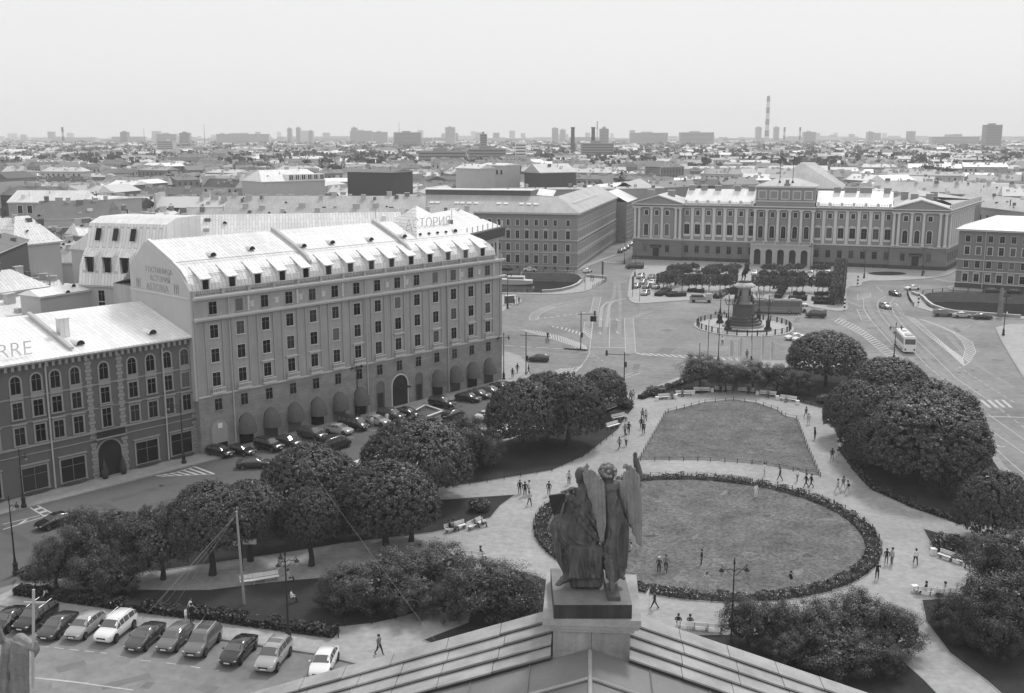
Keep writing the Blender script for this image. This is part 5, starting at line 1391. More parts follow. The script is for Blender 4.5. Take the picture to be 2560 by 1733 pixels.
# ================================================================ PARK FURNITURE
def bench_proto():
    t = proto('bench', 'bench')
    for k in range(4): MB().box(-1.45, 1.45, -.02, .09, 0, .035).build('slat', white_p, t, loc=(0, -.22 + k * .13, .44))
    for k in range(3):
        o = MB().box(-1.45, 1.45, 0, .03, -.05, .06).build('slat', white_p, t, loc=(0, .3 + k * .03, .6 + k * .14))
    for x in (-1.2, 0, 1.2):
        MB().box(-.05, .05, -.22, .3, 0, .44).tube([(0, .28, .4), (0, .4, .95)], .035, 5).build('leg', kerbm, t, loc=(x, 0, 0))
    return t
BEN = bench_proto()
def face_to(u, v, cu, cv):
    a = g(u, v); b = g(cu, cv); return math.atan2(b.y - a.y, b.x - a.x)
def bench(u, v, toward, label, grp='white park benches'):
    p = g(u, v, .15); q = g(*toward)
    a = math.atan2(q.y - p.y, q.x - p.x) + math.pi / 2
    return inst(BEN, p, a, label, grp)
bc = [(125, 185), (208, 170), (292, 155), (392, 150), (500, 157), (602, 172), (698, 195)]
for k, (x, y) in enumerate(bc):
    bench(*Z7([(x, y)])[0], (1830, 1100), '%s white bench from the left in the curved row above the fan-shaped lawn' % ords[k])
bench(*Z5([(927, 682)])[0], (1330, 1360), 'white bench on the left plaza edge facing the round lawn')
bench(*Z5([(815, 700)])[0], (1330, 1420), 'white bench left of the other one on the plaza edge, with people')
bench(*Z5([(905, 848)])[0], (1250, 1300), 'white bench in front of the big shrub clump on the plaza')
bench(*Z7([(1465, 950)])[0], (2200, 1480), 'white bench before the clipped round shrub at the right')
bench(*Z7([(1370, 1110)])[0], (2290, 1330), 'left bench of the curved row at the lower right plaza')
bench(*Z7([(1460, 1112)])[0], (2330, 1330), 'middle bench of the curved row at the lower right plaza')
bench(*Z7([(1555, 1098)])[0], (2400, 1330), 'right bench of the curved row at the lower right plaza')
bench(*Z7([(250, 1272)])[0], (1720, 1400), 'left white bench behind the stone gable, below the round lawn')
bench(*Z7([(320, 1280)])[0], (1780, 1400), 'right white bench behind the stone gable, below the round lawn')
bench(*Z7([(965, 395)])[0], (1950, 1150), 'bench under the left trees of the right-hand row')
bench(*Z5([(1660, 150)])[0], (1640, 1100), 'bench facing the path below the small round-clipped tree')
bench(*Z5([(1692, 105)])[0], (1640, 1080), 'bench just above another near the small round-clipped tree')
bench(*Z6([(1790, 690)])[0], (800, 1700), 'long bench beside the pale pole on the dry grass, seen from behind')
bench(*Z6([(1720, 700)])[0], (730, 1700), 'left half of the long bench beside the pale pole')
def urn(u, v, label):
    p = g(u, v, .15); t = thing('litter_bin', label, 'bin', p, 0, 'white litter bins')
    MB().box(-.26, .26, -.26, .26, 0, .62).build('body', white_p, t); MB().box(-.3, .3, -.3, .3, .62, .7).build('rim', white_p, t)
for k, (x, y) in enumerate([(80, 192), (168, 182), (250, 162), (340, 152), (553, 165), (648, 188), (743, 210), (1385, 918), (1296, 1095)]):
    urn(*Z7([(x, y)])[0], ['white bin left of the first curved-row bench', 'white bin between the first two curved-row benches', 'white bin between the second and third curved-row benches', 'white bin between the third and fourth curved-row benches', 'white bin between the fifth and sixth curved-row benches', 'white bin between the sixth and seventh curved-row benches', 'white bin right of the last curved-row bench', 'white bin at the left end of the right triangular-lawn bench', 'white bin at the left end of the lower right bench row'][k])
# low hoop fences round the lawns
def low_fence(px, label, h=.5, post=2.2):
    P_ = gl(px, .15) if not isinstance(px[0], Vector) else px
    return railing('lawn_fence', P_, label, 'low iron lawn fences', h=h, post=post, bars=0, pr=.04, cat='fence')
low_fence(TRI + [TRI[0]], 'low iron fence with thin posts round the fan-shaped lawn', .55, 1.6)
low_fence([p + Vector((0, 0, .15)) for p in [OC + (q - OC) * 1.004 for q in ring(OR, 48)] + [ring(OR, 48)[0]]], 'low iron fence round the circular flower bed')
low_fence([(846, 1588), (848, 1568), (940, 1560), (1010, 1543), (1075, 1522)], 'curved iron railing at the right end of the lower lawn', .75, 2.5)
low_fence([(1990, 1000), (2040, 1018), (2075, 1022)], 'short railing right of the curved bench row', .7, 2)
low_fence([(2103, 1112), (2182, 1213), (2288, 1260), (2290, 1252)], 'iron railing along the right-hand path below the dome trees', .7, 2.5)
low_fence([(1175, 1213), (1380, 1179), (1459, 1144), (1543, 1081)], 'low railing along the dark lawn under the pair of big dome trees', .5, 2.5)
low_fence([(846, 1594), (525, 1550), (322, 1528), (44, 1490)], 'long low railing in front of the hedge above the parked cars', .55, 2.5)
# ================================================================ VEHICLES
tyre = M('tyre', .02, .9); rimm = M('alloy', .35, .35, metal=.5); carglass = M('car_glass', .10, .06, .1, spec=1.0)
plate_m = M('plate', .7, .6); lamp_m = M('lamp_lens', .6, .15); red_m = M('tail_lens', .08, .3)
def cpaint(name, v, r_=.22):
    m = M(name, v, r_, .03, 1.0, spec=.6)
    m.node_tree.nodes['Principled BSDF'].inputs['Coat Weight'].default_value = .6
    m.node_tree.nodes['Principled BSDF'].inputs['Coat Roughness'].default_value = .08
    return m
P_BASE = cpaint('car_paint', .3)
PT = {'black': cpaint('paint_black', .012), 'dark': cpaint('paint_dark', .045), 'grey': cpaint('paint_grey', .14), 'silver': cpaint('paint_silver', .36), 'white': cpaint('paint_white', .78)}
SPEC = {
 # stations: (x, bottom z, belt z, top z, half width, half roof width); x forward is +
 'sedan': dict(L=4.7, st=[(-2.35, .42, .80, .82, .70, .60), (-2.15, .28, .96, 1.0, .84, .70), (-1.6, .22, 1.0, 1.10, .90, .68), (-1.0, .2, .98, 1.40, .91, .60), (-.1, .2, .96, 1.46, .91, .60), (.45, .2, .95, 1.40, .91, .60), (1.15, .2, .92, .98, .90, .72), (1.75, .22, .84, .90, .87, .70), (2.15, .26, .74, .78, .80, .60), (2.35, .38, .60, .62, .66, .5)], cab=(2, 6), ax=(-1.4, 1.4), wr=.33),
 'hatch': dict(L=4.3, st=[(-2.12, .42, .85, .9, .72, .6), (-2.0, .28, 1.0, 1.15, .86, .68), (-1.6, .22, 1.02, 1.40, .89, .60), (-.85, .2, 1.0, 1.48, .90, .60), (-.1, .2, .98, 1.50, .90, .62), (.4, .2, .96, 1.43, .90, .6), (1.05, .2, .94, 1.02, .89, .72), (1.6, .22, .86, .93, .86, .68), (1.98, .26, .76, .8, .78, .58), (2.15, .38, .6, .62, .62, .48)], cab=(1, 6), ax=(-1.28, 1.3), wr=.32),
 'suv': dict(L=4.75, st=[(-2.37, .5, 1.0, 1.1, .78, .66), (-2.25, .36, 1.12, 1.45, .90, .68), (-1.85, .3, 1.14, 1.68, .94, .66), (-.9, .28, 1.12, 1.74, .95, .68), (-.1, .28, 1.10, 1.75, .95, .68), (.5, .28, 1.08, 1.66, .95, .66), (1.15, .28, 1.05, 1.12, .94, .78), (1.75, .3, .98, 1.05, .92, .76), (2.2, .34, .88, .92, .84, .66), (2.37, .46, .72, .74, .72, .56)], cab=(1, 6), ax=(-1.42, 1.45), wr=.38),
 'van': dict(L=5.1, st=[(-2.55, .5, 1.15, 1.8, .9, .74), (-2.45, .34, 1.15, 1.9, .95, .78), (-1.6, .3, 1.15, 1.95, .96, .8), (-.6, .3, 1.15, 1.96, .96, .8), (.4, .3, 1.15, 1.95, .96, .8), (1.1, .3, 1.12, 1.85, .96, .76), (1.75, .3, 1.08, 1.2, .94, .78), (2.15, .32, .95, 1.02, .9, .72), (2.45, .36, .82, .86, .82, .62), (2.55, .48, .64, .66, .7, .5)], cab=(0, 6), ax=(-1.6, 1.6), wr=.36),
}
def car_proto(kind, roofrail=False, glassroof=False):
    S = SPEC[kind]; st = S['st']; n = len(st)
    t = proto('car_' + kind, 'car')
    def sec(s_):
        x, zb, zm, zt, w_, wr = s_
        cab = zt - zm > .15
        h = [(0, zb), (w_ * .88, zb), (w_, zb + .16), (w_ * 1.0, zb + (zm - zb) * .62), (w_ * .955, zm)]
        if cab: h += [(wr + (w_ * .93 - wr) * .32, zm + (zt - zm) * .72), (wr, zt - .05), (wr * .78, zt), (0, zt + .02)]
        else: h += [(w_ * .88, zm + (zt - zm) * .5), (wr, zt - .01), (wr * .6, zt + .01), (0, zt + .02)]
        return [(x, -y, z) for y, z in h] + [(x, y, z) for y, z in reversed(h[1:-1])]
    mb = MB(); rings = [sec(s_) for s_ in st]; m = len(rings[0])
    mb.v = [p for r_ in rings for p in r_]
    for i in range(n - 1):
        for k in range(m):
            j = (k + 1) % m
            mb.f.append((i * m + k, (i + 1) * m + k, (i + 1) * m + j, i * m + j)); mb.m.append(0)
    mb.f.append(tuple(range(m))); mb.f.append(tuple((n - 1) * m + k for k in reversed(range(m)))); mb.m += [0, 0]
    b = mb.build('body', P_BASE, t, smooth=True)
    # glass skins sit 8 mm proud of the body
    def off(p, e):
        return (p[0], p[1] + math.copysign(e, p[1]) if abs(p[1]) > .01 else p[1], p[2] + e * .4)
    c0_, c1_ = S['cab']
    for side in (1, -1):
        for (ia, ib) in ((c0_, c0_ + 1), (c0_ + 1, c0_ + 2), (c0_ + 2, c0_ + 3), (c0_ + 3, c0_ + 4), (c0_ + 4, c0_ + 5)) if kind != 'sedan' else ((2, 3), (3, 4), (4, 5), (5, 6)):
            if ib >= n or ib > c1_: continue
            A, B = rings[ia], rings[ib]
            q = (lambda r_, k: r_[k]) if side == 1 else (lambda r_, k: r_[m - k])
            lo0, hi0, lo1, hi1 = [Vector(off(p, .012)) for p in (q(A, 4), q(A, 6), q(B, 4), q(B, 6))]
            e = .06
            a0 = lo0.lerp(hi0, .1).lerp(lo1.lerp(hi1, .1), e); a1 = lo1.lerp(hi1, .1).lerp(lo0.lerp(hi0, .1), e)
            b0 = lo0.lerp(hi0, .86).lerp(lo1.lerp(hi1, .86), e); b1 = lo1.lerp(hi1, .86).lerp(lo0.lerp(hi0, .86), e)
            m5 = [Vector(off(p, .016)) for p in (q(A, 5), q(B, 5))]
            c0v = m5[0].lerp(m5[1], e); c1v = m5[1].lerp(m5[0], e)
            w2 = MB()
            f1 = [a0, a1, c1v, c0v]; f2 = [c0v, c1v, b1, b0]
            if side == -1: f1.reverse(); f2.reverse()
            w2.face(f1); w2.face(f2)
            w2.build('side_window', carglass, t)
    def top_glass(name, ia, ib, s0=.06, s1=.9):
        A, B = rings[ia], rings[ib]
        P_ = []
        for k in (7, 8, 9):
            pass
        ks = [6, 7, 8, 9, 10]
        lo = [Vector(A[k]) + Vector((0, 0, .012)) for k in ks]; hi = [Vector(B[k]) + Vector((0, 0, .012)) for k in ks]
        w2 = MB()
        L0 = [a.lerp(b, s0) for a, b in zip(lo, hi)]; L1 = [a.lerp(b, s1) for a, b in zip(lo, hi)]
        for k in range(4): w2.face([L0[k], L0[k + 1], L1[k + 1], L1[k]])
        w2.build(name, carglass, t)
    top_glass('windscreen', 6, 5, .05, .92)
    if kind == 'sedan': top_glass('rear_window', 2, 3, .08, .9)
    elif kind in ('hatch', 'suv'): top_glass('rear_window', 1, 2, .1, .9)
    if glassroof: top_glass('sunroof', 4, 3, .0, .9)
    tm = MB(); wr = S['wr']
    tm.lathe([(wr * .6, -.11), (wr * .94, -.11), (wr, -.07), (wr, .07), (wr * .94, .11), (wr * .6, .11)], 14)
    tme = tm.mesh('tyre', tyre, True)
    rm = MB(); rm.lathe([(wr * .62, -.1), (wr * .62, .115), (wr * .5, .09), (.06, .08), (.05, .12)], 10)
    rme = rm.mesh('rim', rimm)
    am = MB(); am.lathe([(wr * 1.16, -.12), (wr * 1.16, .0)], 16); ame = am.mesh('wheel_arch', M('arch_black', .012))
    for ax in S['ax']:
        for side in (1, -1):
            y = side * (st[4][4] - .07)
            wo_ = place('wheel', ame, t, (ax, side * (st[4][4] + .004), wr + .03)); wo_.rotation_euler = (R(-90 * side), 0, 0)
            o = place('tyre', tme, wo_, (0, 0, -.06)); o = place('rim', rme, wo_, (0, 0, -.05))
    fx = st[-2][0]; fz = st[-2][2]; fw = st[-2][4]
    for side in (1, -1):
        MB().ell((0, 0, 0), (.17, .17, .08), 8, 5).build('headlight', lamp_m, t, loc=(fx - .02, side * (fw - .16), fz - .1))
        MB().box(-.1, .08, -.15, .15, -.09, .09).build('tail_light', red_m, t, loc=(st[1][0] - .04, side * (st[1][4] - .2), st[1][2] - .15))
        MB().ell((0, 0, 0), (.09, .13, .08), 6, 4).build('mirror', P_BASE, t, loc=(st[5][0] + .35, side * (st[5][4] + .1), st[5][2] + .03))
    MB().box(0, .03, -.26, .26, 0, .11).build('number_plate', plate_m, t, loc=(st[-1][0] - .01, 0, st[-1][1] + .06)); MB().box(-.03, 0, -.26, .26, 0, .11).build('number_plate', plate_m, t, loc=(st[0][0] + .005, 0, st[0][1] + .2))
    MB().box(-.06, .03, -.42, .42, -.09, .06).build('grille', tyre, t, loc=(st[-1][0] - .02, 0, st[-1][2] - .02))
    if roofrail:
        for side in (1, -1): MB().tube([(-1.7, side * .64, st[2][3] + .02), (-1.6, side * .64, st[3][3] + .08), (.3, side * .63, st[5][3] + .06), (.45, side * .63, st[5][3] - .02)], .025, 5).build('roof_rail', rimm, t)
    return t
CP = {'sedan': car_proto('sedan'), 'hatch': car_proto('hatch'), 'suv': car_proto('suv'), 'suvr': car_proto('suv', True), 'suvg': car_proto('suv', True, True), 'hatchg': car_proto('hatch', False, True), 'van': car_proto('van')}
def car(u, v, ang, kind, tone, label, grp='parked cars', z=0.01, sc=None):
    p = g(u, v, z)
    o = inst(CP[kind], p, ang, label, grp, {'car_paint': PT[tone]}, sc or (1, 1.02, 1.07))
    o.name = 'van' if kind == 'van' else 'car'
    o['category'] = 'van' if kind == 'van' else 'car'
    return o
A0 = math.atan2(-.90, -.44)
A0 = math.atan2(*(lambda a, b: ((a - b).y, (a - b).x))(g(258, 1607), g(328, 1548)))
for x, y, k, c, lb in [(60, 985, 'sedan', 'black', 'black car cut by the left edge in the bottom row'), (245, 975, 'suvr', 'black', 'black off-roader behind the staff of the left statue'), (395, 1025, 'sedan', 'dark', 'dark saloon third from the left in the bottom row'),
    (575, 1030, 'hatch', 'silver', 'silver-grey hatchback left of the white off-roader'), (785, 1045, 'suvr', 'white', 'white off-roader in the bottom row'), (985, 1100, 'sedan', 'dark', 'dark saloon just right of the white off-roader'),
    (1185, 1110, 'hatch', 'grey', 'mid-grey compact saloon between two darker cars in the bottom row'), (1370, 1140, 'suvg', 'grey', 'large grey off-roader with glass roof and roof rails'), (1615, 1190, 'sedan', 'black', 'glossy black saloon right of the glass-roofed off-roader'),
    (1850, 1235, 'suvg', 'silver', 'pale off-roader with dark sunroof beside the lantern post'), (2190, 1270, 'sedan', 'white', 'white coupe by itself above the stone gable')]:
    car(*Z6([(x, y)])[0], A0 + rnd.uniform(-.04, .04) + (.1 if x > 2100 else 0), k, c, lb, 'cars parked in the bottom row')
car(*Z6([(380, 310)])[0], math.atan2(AU.y, AU.x) + math.pi + .05, 'sedan', 'black', 'dark saloon driving on the street at the left edge', 'moving cars')
AA = math.atan2(AN.y, AN.x) + math.pi + .25
ZH = lambda pts: zf(440, 560, 2.712, pts)
for x, y, k, c, lb in [(300, 1572, 'hatch', 'black', 'dark hatchback in front of the hotel archway'), (440, 1560, 'sedan', 'black', 'second dark car from the left in the hotel row'), (632, 1530, 'suv', 'black', 'black off-roader below the second awning'),
    (758, 1500, 'sedan', 'dark', 'dark saloon below the third awning'), (925, 1455, 'suvr', 'dark', 'dark estate with roof rails below the fourth awning'), (1105, 1420, 'sedan', 'silver', 'silver saloon below the fifth awning'), (1205, 1390, 'van', 'black', 'black van below the sixth awning'),
    (1362, 1360, 'sedan', 'silver', 'pale saloon beside people at the hotel door'), (1460, 1325, 'suv', 'dark', 'dark off-roader left of the white-barred bay'), (1570, 1305, 'sedan', 'black', 'black saloon touching the white-barred bay'), (1805, 1240, 'suv', 'black', 'black off-roader right of the white-barred bay'),
    (1982, 1200, 'sedan', 'black', 'black saloon below the tenth awning'), (2050, 1178, 'sedan', 'dark', 'dark saloon below the eleventh awning'), (2132, 1155, 'sedan', 'grey', 'grey saloon below the twelfth awning'), (2205, 1130, 'sedan', 'black', 'black saloon at the hotel corner'), (2265, 1118, 'hatch', 'silver', 'pale hatchback last in the hotel row')]:
    car(*ZH([(x, y)])[0], AA + rnd.uniform(-.06, .06), k, c, lb, 'cars parked along the hotel')
car(*ZH([(1880, 1315)])[0], math.atan2(AU.y, AU.x) + .15, 'sedan', 'black', 'glossy black saloon parked side-on outside the white-barred bay', 'cars parked along the hotel')
car(*ZH([(1085, 1525)])[0], math.atan2(AU.y, AU.x) + .1, 'van', 'black', 'black van half hidden by the trees below the hotel', 'moving cars')
car(*ZH([(530, 1650)])[0], AA + .6, 'sedan', 'dark', 'dark saloon half hidden at the tree edge below the archway', 'moving cars')
car(*ZL([(1890, 1540)])[0], math.atan2(AU.y, AU.x), 'sedan', 'black', 'black saloon behind the tree tops below the hotel street', 'moving cars')
car(*ZH([(2110, 1325)])[0], math.atan2(AU.y, AU.x), 'sedan', 'white', 'white car peeping out beside the pair of big dome trees', 'moving cars')
for k, (u, v) in enumerate([(950, 1163), (1270, 1090), (1210, 1095), (905, 1177)]):
    car(u, v, math.atan2(AU.y, AU.x), 'sedan', 'white', ['white car glimpsed behind the big dome tree', 'white car glimpsed between the trunks of the pair of dome trees', 'white car glimpsed left of the pair of dome trees', 'white car glimpsed under the dome tree below the hotel'][k], 'cars glimpsed under the trees')
# white-barred bay at the hotel door
wb = gl(ZH([(1600, 1290), (1690, 1240), (1810, 1280), (1660, 1335)]))
wbt = thing('barrier', 'white low barred barrier round the empty bay before the hotel entrance', 'barrier', wb[0])
mb = MB()
for a, b in zip(wb, wb[1:] + wb[:1]): mb.tube([a - wb[0] + Vector((0, 0, .35)), b - wb[0] + Vector((0, 0, .35))], .14, 4); 
mb.build('bar', white_p, wbt)
for q in wb: MB().box(-.15, .15, -.15, .15, 0, .6).build('foot', kerbm, wbt, loc=q - wb[0])
# cars on the square
car(*Z1([(415, 1020)])[0], R(172), 'hatch', 'dark', 'dark car with pale roof turning at the hotel corner', 'moving cars')
car(*Z1([(330, 150)])[0], R(-5), 'sedan', 'white', 'white saloon on the far quay below the long house', 'moving cars')
car(*Z1([(885, 160)])[0], R(60), 'hatch', 'white', 'white hatchback where the quay meets the bridge', 'moving cars')
car(*Z1([(100, 140)])[0], R(-5), 'sedan', 'black', 'black car on the far quay next to the hotel corner', 'moving cars')
car(*Z1([(1340, 125)])[0], R(175), 'van', 'black', 'large black van crossing before the palace', 'moving cars', sc=(1.25, 1.1, 1.15))
for k, (x, y) in enumerate([(1400, 218), (1505, 222), (1418, 272), (1508, 275), (1360, 308), (1460, 312), (1545, 315), (1445, 378)]):
    car(*Z1([(x, y)])[0], R(-112 + rnd.uniform(-4, 4)), ['suv', 'sedan', 'hatch', 'sedan', 'hatch', 'sedan', 'hatch', 'hatch'][k], ['silver', 'grey', 'silver', 'white', 'silver', 'grey', 'silver', 'silver'][k],
        ['off-roader at the back left of the square corner lot', 'grey car at the back right of the square corner lot', 'silver car in the second row left of the corner lot', 'white car in the second row right of the corner lot', 'silver car at the left kerb side of the corner lot', 'grey car in the middle of the corner lot', 'silver car nearest the limes in the corner lot', 'single silver car at the front of the corner lot'][k], 'cars in the corner lot of the palace square', z=.15)
for k, (x, y, c, kd) in enumerate([(590, 345, 'white', 'sedan'), (755, 362, 'dark', 'sedan'), (700, 350, 'white', 'hatch'), (975, 362, 'silver', 'hatch'), (1310, 390, 'white', 'hatch'), (1425, 435, 'white', 'sedan'), (1665, 445, 'white', 'sedan'), (1865, 410, 'silver', 'van'), (1845, 460, 'white', 'suv'), (1925, 460, 'white', 'hatch'), (2040, 405, 'white', 'van'), (2095, 400, 'silver', 'hatch'), (620, 395, 'white', 'hatch')]):
    car(*ZS([(x, y)])[0], R(-110 + rnd.uniform(-6, 6)), kd, c, ['white car left behind the first back-row limes', 'dark car left in the open court of the limes', 'white car next to the dark one in the lime court', 'silver car right of the lime court', 'white car just right of the rider statue', 'white car between the ball trees right of the monument', 'white car below the palace porch between ball trees', 'silver van below the right corner of the porch', 'white off-roader in front of the silver van', 'white hatchback right of the white off-roader', 'white van near the tall lime wall', 'silver hatchback beside the tall lime wall', 'white car deep in the left limes'][k], 'cars parked among the limes', z=.15)
car(*ZB([(1452, 1350)])[0], R(-75), 'hatch', 'dark', 'small dark car driving right of the square', 'moving cars'); car(*ZB([(1388, 1435)])[0], R(-80), 'hatch', 'silver', 'silver car following the lane arrows right of the square', 'moving cars')
car(*ZB([(1568, 1310)])[0], R(195), 'sedan', 'white', 'white car at the right bridge corner', 'moving cars')
car(*ZB([(1775, 1488)])[0], R(-8), 'suv', 'grey', 'grey estate first in the row beside the right canal', 'cars beside the right canal'); car(*ZB([(1905, 1498)])[0], R(-8), 'sedan', 'silver', 'silver saloon middle of the row beside the right canal', 'cars beside the right canal'); car(*ZB([(2042, 1508)])[0], R(-8), 'sedan', 'black', 'black saloon last of the row beside the right canal', 'cars beside the right canal')
car(*ZB([(2110, 1328)])[0], R(-8), 'sedan', 'dark', 'dark car parked under the right corner house', 'cars beside the right canal'); car(*ZB([(2260, 1335)])[0], R(-8), 'sedan', 'black', 'black car at the right edge under the corner house', 'cars beside the right canal')
ZM = lambda pts: zf(1740, 640, 5.81, pts)
car(*ZM([(1735, 895)])[0], R(172), 'van', 'black', 'black minivan right of the coach', 'moving cars')
car(*ZM([(1430, 1215)])[0], R(200), 'sedan', 'white', 'white car behind another below the monument fence', 'moving cars'); car(*ZM([(1530, 1245)])[0], R(198), 'hatch', 'white', 'white car in front of another beside the lone dome tree', 'moving cars')
for k, (x, y) in enumerate([(1895, 1058), (1918, 1045), (1940, 1030), (1965, 1010), (1905, 1050)][:4]):
    p = zf(850, 240, 2.702, [(x, y)])[0]
    car(*p, math.atan2(sd_.y, sd_.x), 'sedan', ['dark', 'white', 'silver', 'white'][k], ['dark car first in the side-street row', 'white car second in the side-street row', 'silver car third in the side-street row', 'white car fourth in the side-street row'][k], 'cars in the side street')
# coaches
def coach(p, ang, L, H, W_, body, label, paintm, nwin):
    t = thing('coach', label, 'bus', p, ang)
    mb = MB(); b = .18
    prof = [(-W_ / 2, .35), (W_ / 2, .35), (W_ / 2, H - .3), (W_ / 2 - .12, H - .08), (W_ / 2 - .4, H), (-W_ / 2 + .4, H), (-W_ / 2 + .12, H - .08), (-W_ / 2, H - .3)]
    mb.xprofile(prof, -L / 2 + .15, L / 2 - .35)
    fr = [(y * .96, .45 if z < 1 else z - .15) for y, z in prof]
    i = len(mb.v)
    mb.xprofile(fr, L / 2 - .35, L / 2); mb.xprofile(fr, -L / 2, -L / 2 + .15)
    mb.build('body', paintm, t)
    for side in (1, -1):
        for k in range(nwin):
            w_ = (L - 1.6) / nwin; x0 = -L / 2 + .5 + k * w_
            MB().box(x0 + .03, x0 + w_ - .03, side * (W_ / 2 + .005) - .01, side * (W_ / 2 + .005) + .01, H * .52, H - .45).build('window', carglass, t)
        MB().box(-L / 2 + .4, L / 2 - .4, side * (W_ / 2 + .004) - .006, side * (W_ / 2 + .004) + .006, .8, .95).build('side_stripe', M('coach_stripe', .25), t)
    MB().box(L / 2, L / 2 + .02, -W_ / 2 + .15, W_ / 2 - .15, H * .42, H - .4).build('windscreen', carglass, t)
    MB().box(-L / 2 - .02, -L / 2, -W_ / 2 + .2, W_ / 2 - .2, H * .55, H - .5).build('rear_window', carglass, t)
    for side in (1, -1):
        MB().box(-L / 2 - .03, -L / 2, side * .9 - .15, side * .9 + .15, .7, 1.1).build('tail_light', red_m, t); MB().box(L / 2, L / 2 + .03, side * .85 - .2, side * .85 + .2, .7, .95).build('headlight', lamp_m, t)
        MB().box(L / 2 - .1, L / 2 + .3, side * 1.35 - .1, side * 1.35 + .1, 2.2, 2.7).build('mirror', iron, t)
    for x in (-L * .27, L * .3):
        for side in (1, -1):
            wo_ = MB().lathe([(.5, -.3), (.5, .0)], 14).build('wheel', tyre, t, loc=(x, side * (W_ / 2 + .01), .5)); wo_.rotation_euler = (R(-90 * side), 0, 0)
            MB().lathe([(.28, 0), (.22, .03)], 10).build('rim', rimm, wo_)
    for x in (-L * .2, L * .15): MB().box(x - .5, x + .5, -.5, .5, H, H + .1).build('roof_hatch', M('hatch_grey', .4), t)
    MB().box(-L * .38, -L * .28, -.8, .8, H, H + .16).build('air_unit', M('hatch_grey', .4), t)
    return t
a = g(*Z4([(515, 655)])[0]); b_ = g(*Z4([(455, 595)])[0])
pc = g(*Z4([(528, 618)])[0]); dirn = (g(*Z4([(440, 575)])[0]) - g(*Z4([(512, 652)])[0]))
coach(pc + Vector((0, 0, .01)), math.atan2(dirn.y, dirn.x), 11.0, 3.6, 2.5, None, 'white coach seen from behind driving away on the right-hand road', PT['white'], 7)
pc = g(*ZM([(1150, 840)])[0]); coach(pc + Vector((0, 1, .01)), R(172), 13.5, 3.7, 2.55, None, 'long grey coach with a pale roof passing behind the monument', cpaint('coach_grey', .17), 9)
pc = g(*ZM([(1470, 815)])[0]); car(*ZM([(1475, 812)])[0], R(172), 'van', 'white', 'white van just behind the long grey coach', 'moving cars', sc=(1, 1, 1.15))
# small truck
pt = g(*ZM([(70, 672)])[0]); t = thing('truck', 'small flatbed truck standing at the square kerb left of the monument', 'truck', pt, R(-6))
MB().box(-3, 1.1, -1.1, 1.1, .7, .95).box(-3, 1.1, -1.1, -1.05, .95, 1.5).box(-3, 1.1, 1.05, 1.1, .95, 1.5).build('load_bed', M('truck_grey', .3), t)
MB().xprofile([(-1.05, .5), (1.05, .5), (1.05, 1.7), (.9, 2.4), (-.9, 2.4), (-1.05, 1.7)], 1.3, 2.9).build('cab', M('truck_cab', .4), t)
MB().box(2.9, 2.92, -.85, .85, 1.5, 2.2).build('windscreen', carglass, t); MB().box(-2.6, .6, -.9, .9, .95, 2.0).build('load', M('truck_load', .06), t)
for x in (-2, 2.1):
    for s_ in (1, -1):
        o = MB().lathe([(.42, -.25), (.42, 0)], 12).build('wheel', tyre, t, loc=(x, s_ * 1.1, .42)); o.rotation_euler = (R(-90 * s_), 0, 0)
# yacht and canal boats
py = g(*Z1([(150, 262)])[0], -2.9) if False else g(1283, 711, -2.8)
t = thing('motor_yacht', 'white motor cruiser moored in the left canal', 'boat', py, R(172)); t.scale = (1.25, 1.25, 1.25)
hb = MB(); st = [(-5, 1.2, .3), (-3, 1.5, .1), (1, 1.5, .0), (3.5, .9, .1), (5.3, .05, .5)]
for i, (x, w_, zb) in enumerate(st): hb.v += [(x, -w_, 1.2 + .08 * i), (x, -w_ * .7, zb), (x, w_ * .7, zb), (x, w_, 1.2 + .08 * i)]
for i in range(4):
    for k in range(4): hb.f.append((i * 4 + k, (i + 1) * 4 + k, (i + 1) * 4 + (k + 1) % 4, i * 4 + (k + 1) % 4)); hb.m.append(0)
hb.f.append((3, 2, 1, 0)); hb.m.append(0); hb.build('hull', white_p, t)
MB().xprofile([(-1.1, 1.3), (1.1, 1.3), (.85, 2.2), (-.85, 2.2)], -3, 1.5).build('cabin', white_p, t); MB().box(-2.8, 1.3, -1.06, 1.06, 1.6, 1.95).build('cabin_window', carglass, t)
MB().tube([(-2, -.9, 2.2), (-2.2, -.8, 3.2), (-2.2, .8, 3.2), (-2, .9, 2.2)], .05, 5).build('arch', white_p, t)
# ================================================================ PEOPLE
skin_m = M('skin', .32, .7, .05); hair_m = M('hair_dark', .03, .7); 
CL = {'black': M('cloth_black', .02, .9), 'dark': M('cloth_dark', .06, .9), 'grey': M('cloth_grey', .18, .9), 'light': M('cloth_light', .45, .9), 'white': M('cloth_white', .75, .9)}
top_m = M('cloth_top', .2); leg_m = M('cloth_legs', .1); shoe_m = M('shoe', .04)
def skin_body(name, joints, edges, rad):
    me = bpy.data.meshes.new(name); me.from_pydata(joints, edges, [])
    o = bpy.data.objects.new(name, me); col.objects.link(o)
    m = o.modifiers.new('s', 'SKIN')
    for i, r_ in enumerate(rad):
        me.skin_vertices[0].data[i].radius = r_ if isinstance(r_, tuple) else (r_, r_)
    me.skin_vertices[0].data[0].use_root = True
    m.use_smooth_shade = True
    o.modifiers.new('d', 'SUBSURF').levels = 1
    bpy.context.view_layer.update()
    dg = bpy.context.evaluated_depsgraph_get()
    out = bpy.data.meshes.new_from_object(o.evaluated_get(dg))
    bpy.data.objects.remove(o)
    out.name = name
    return out
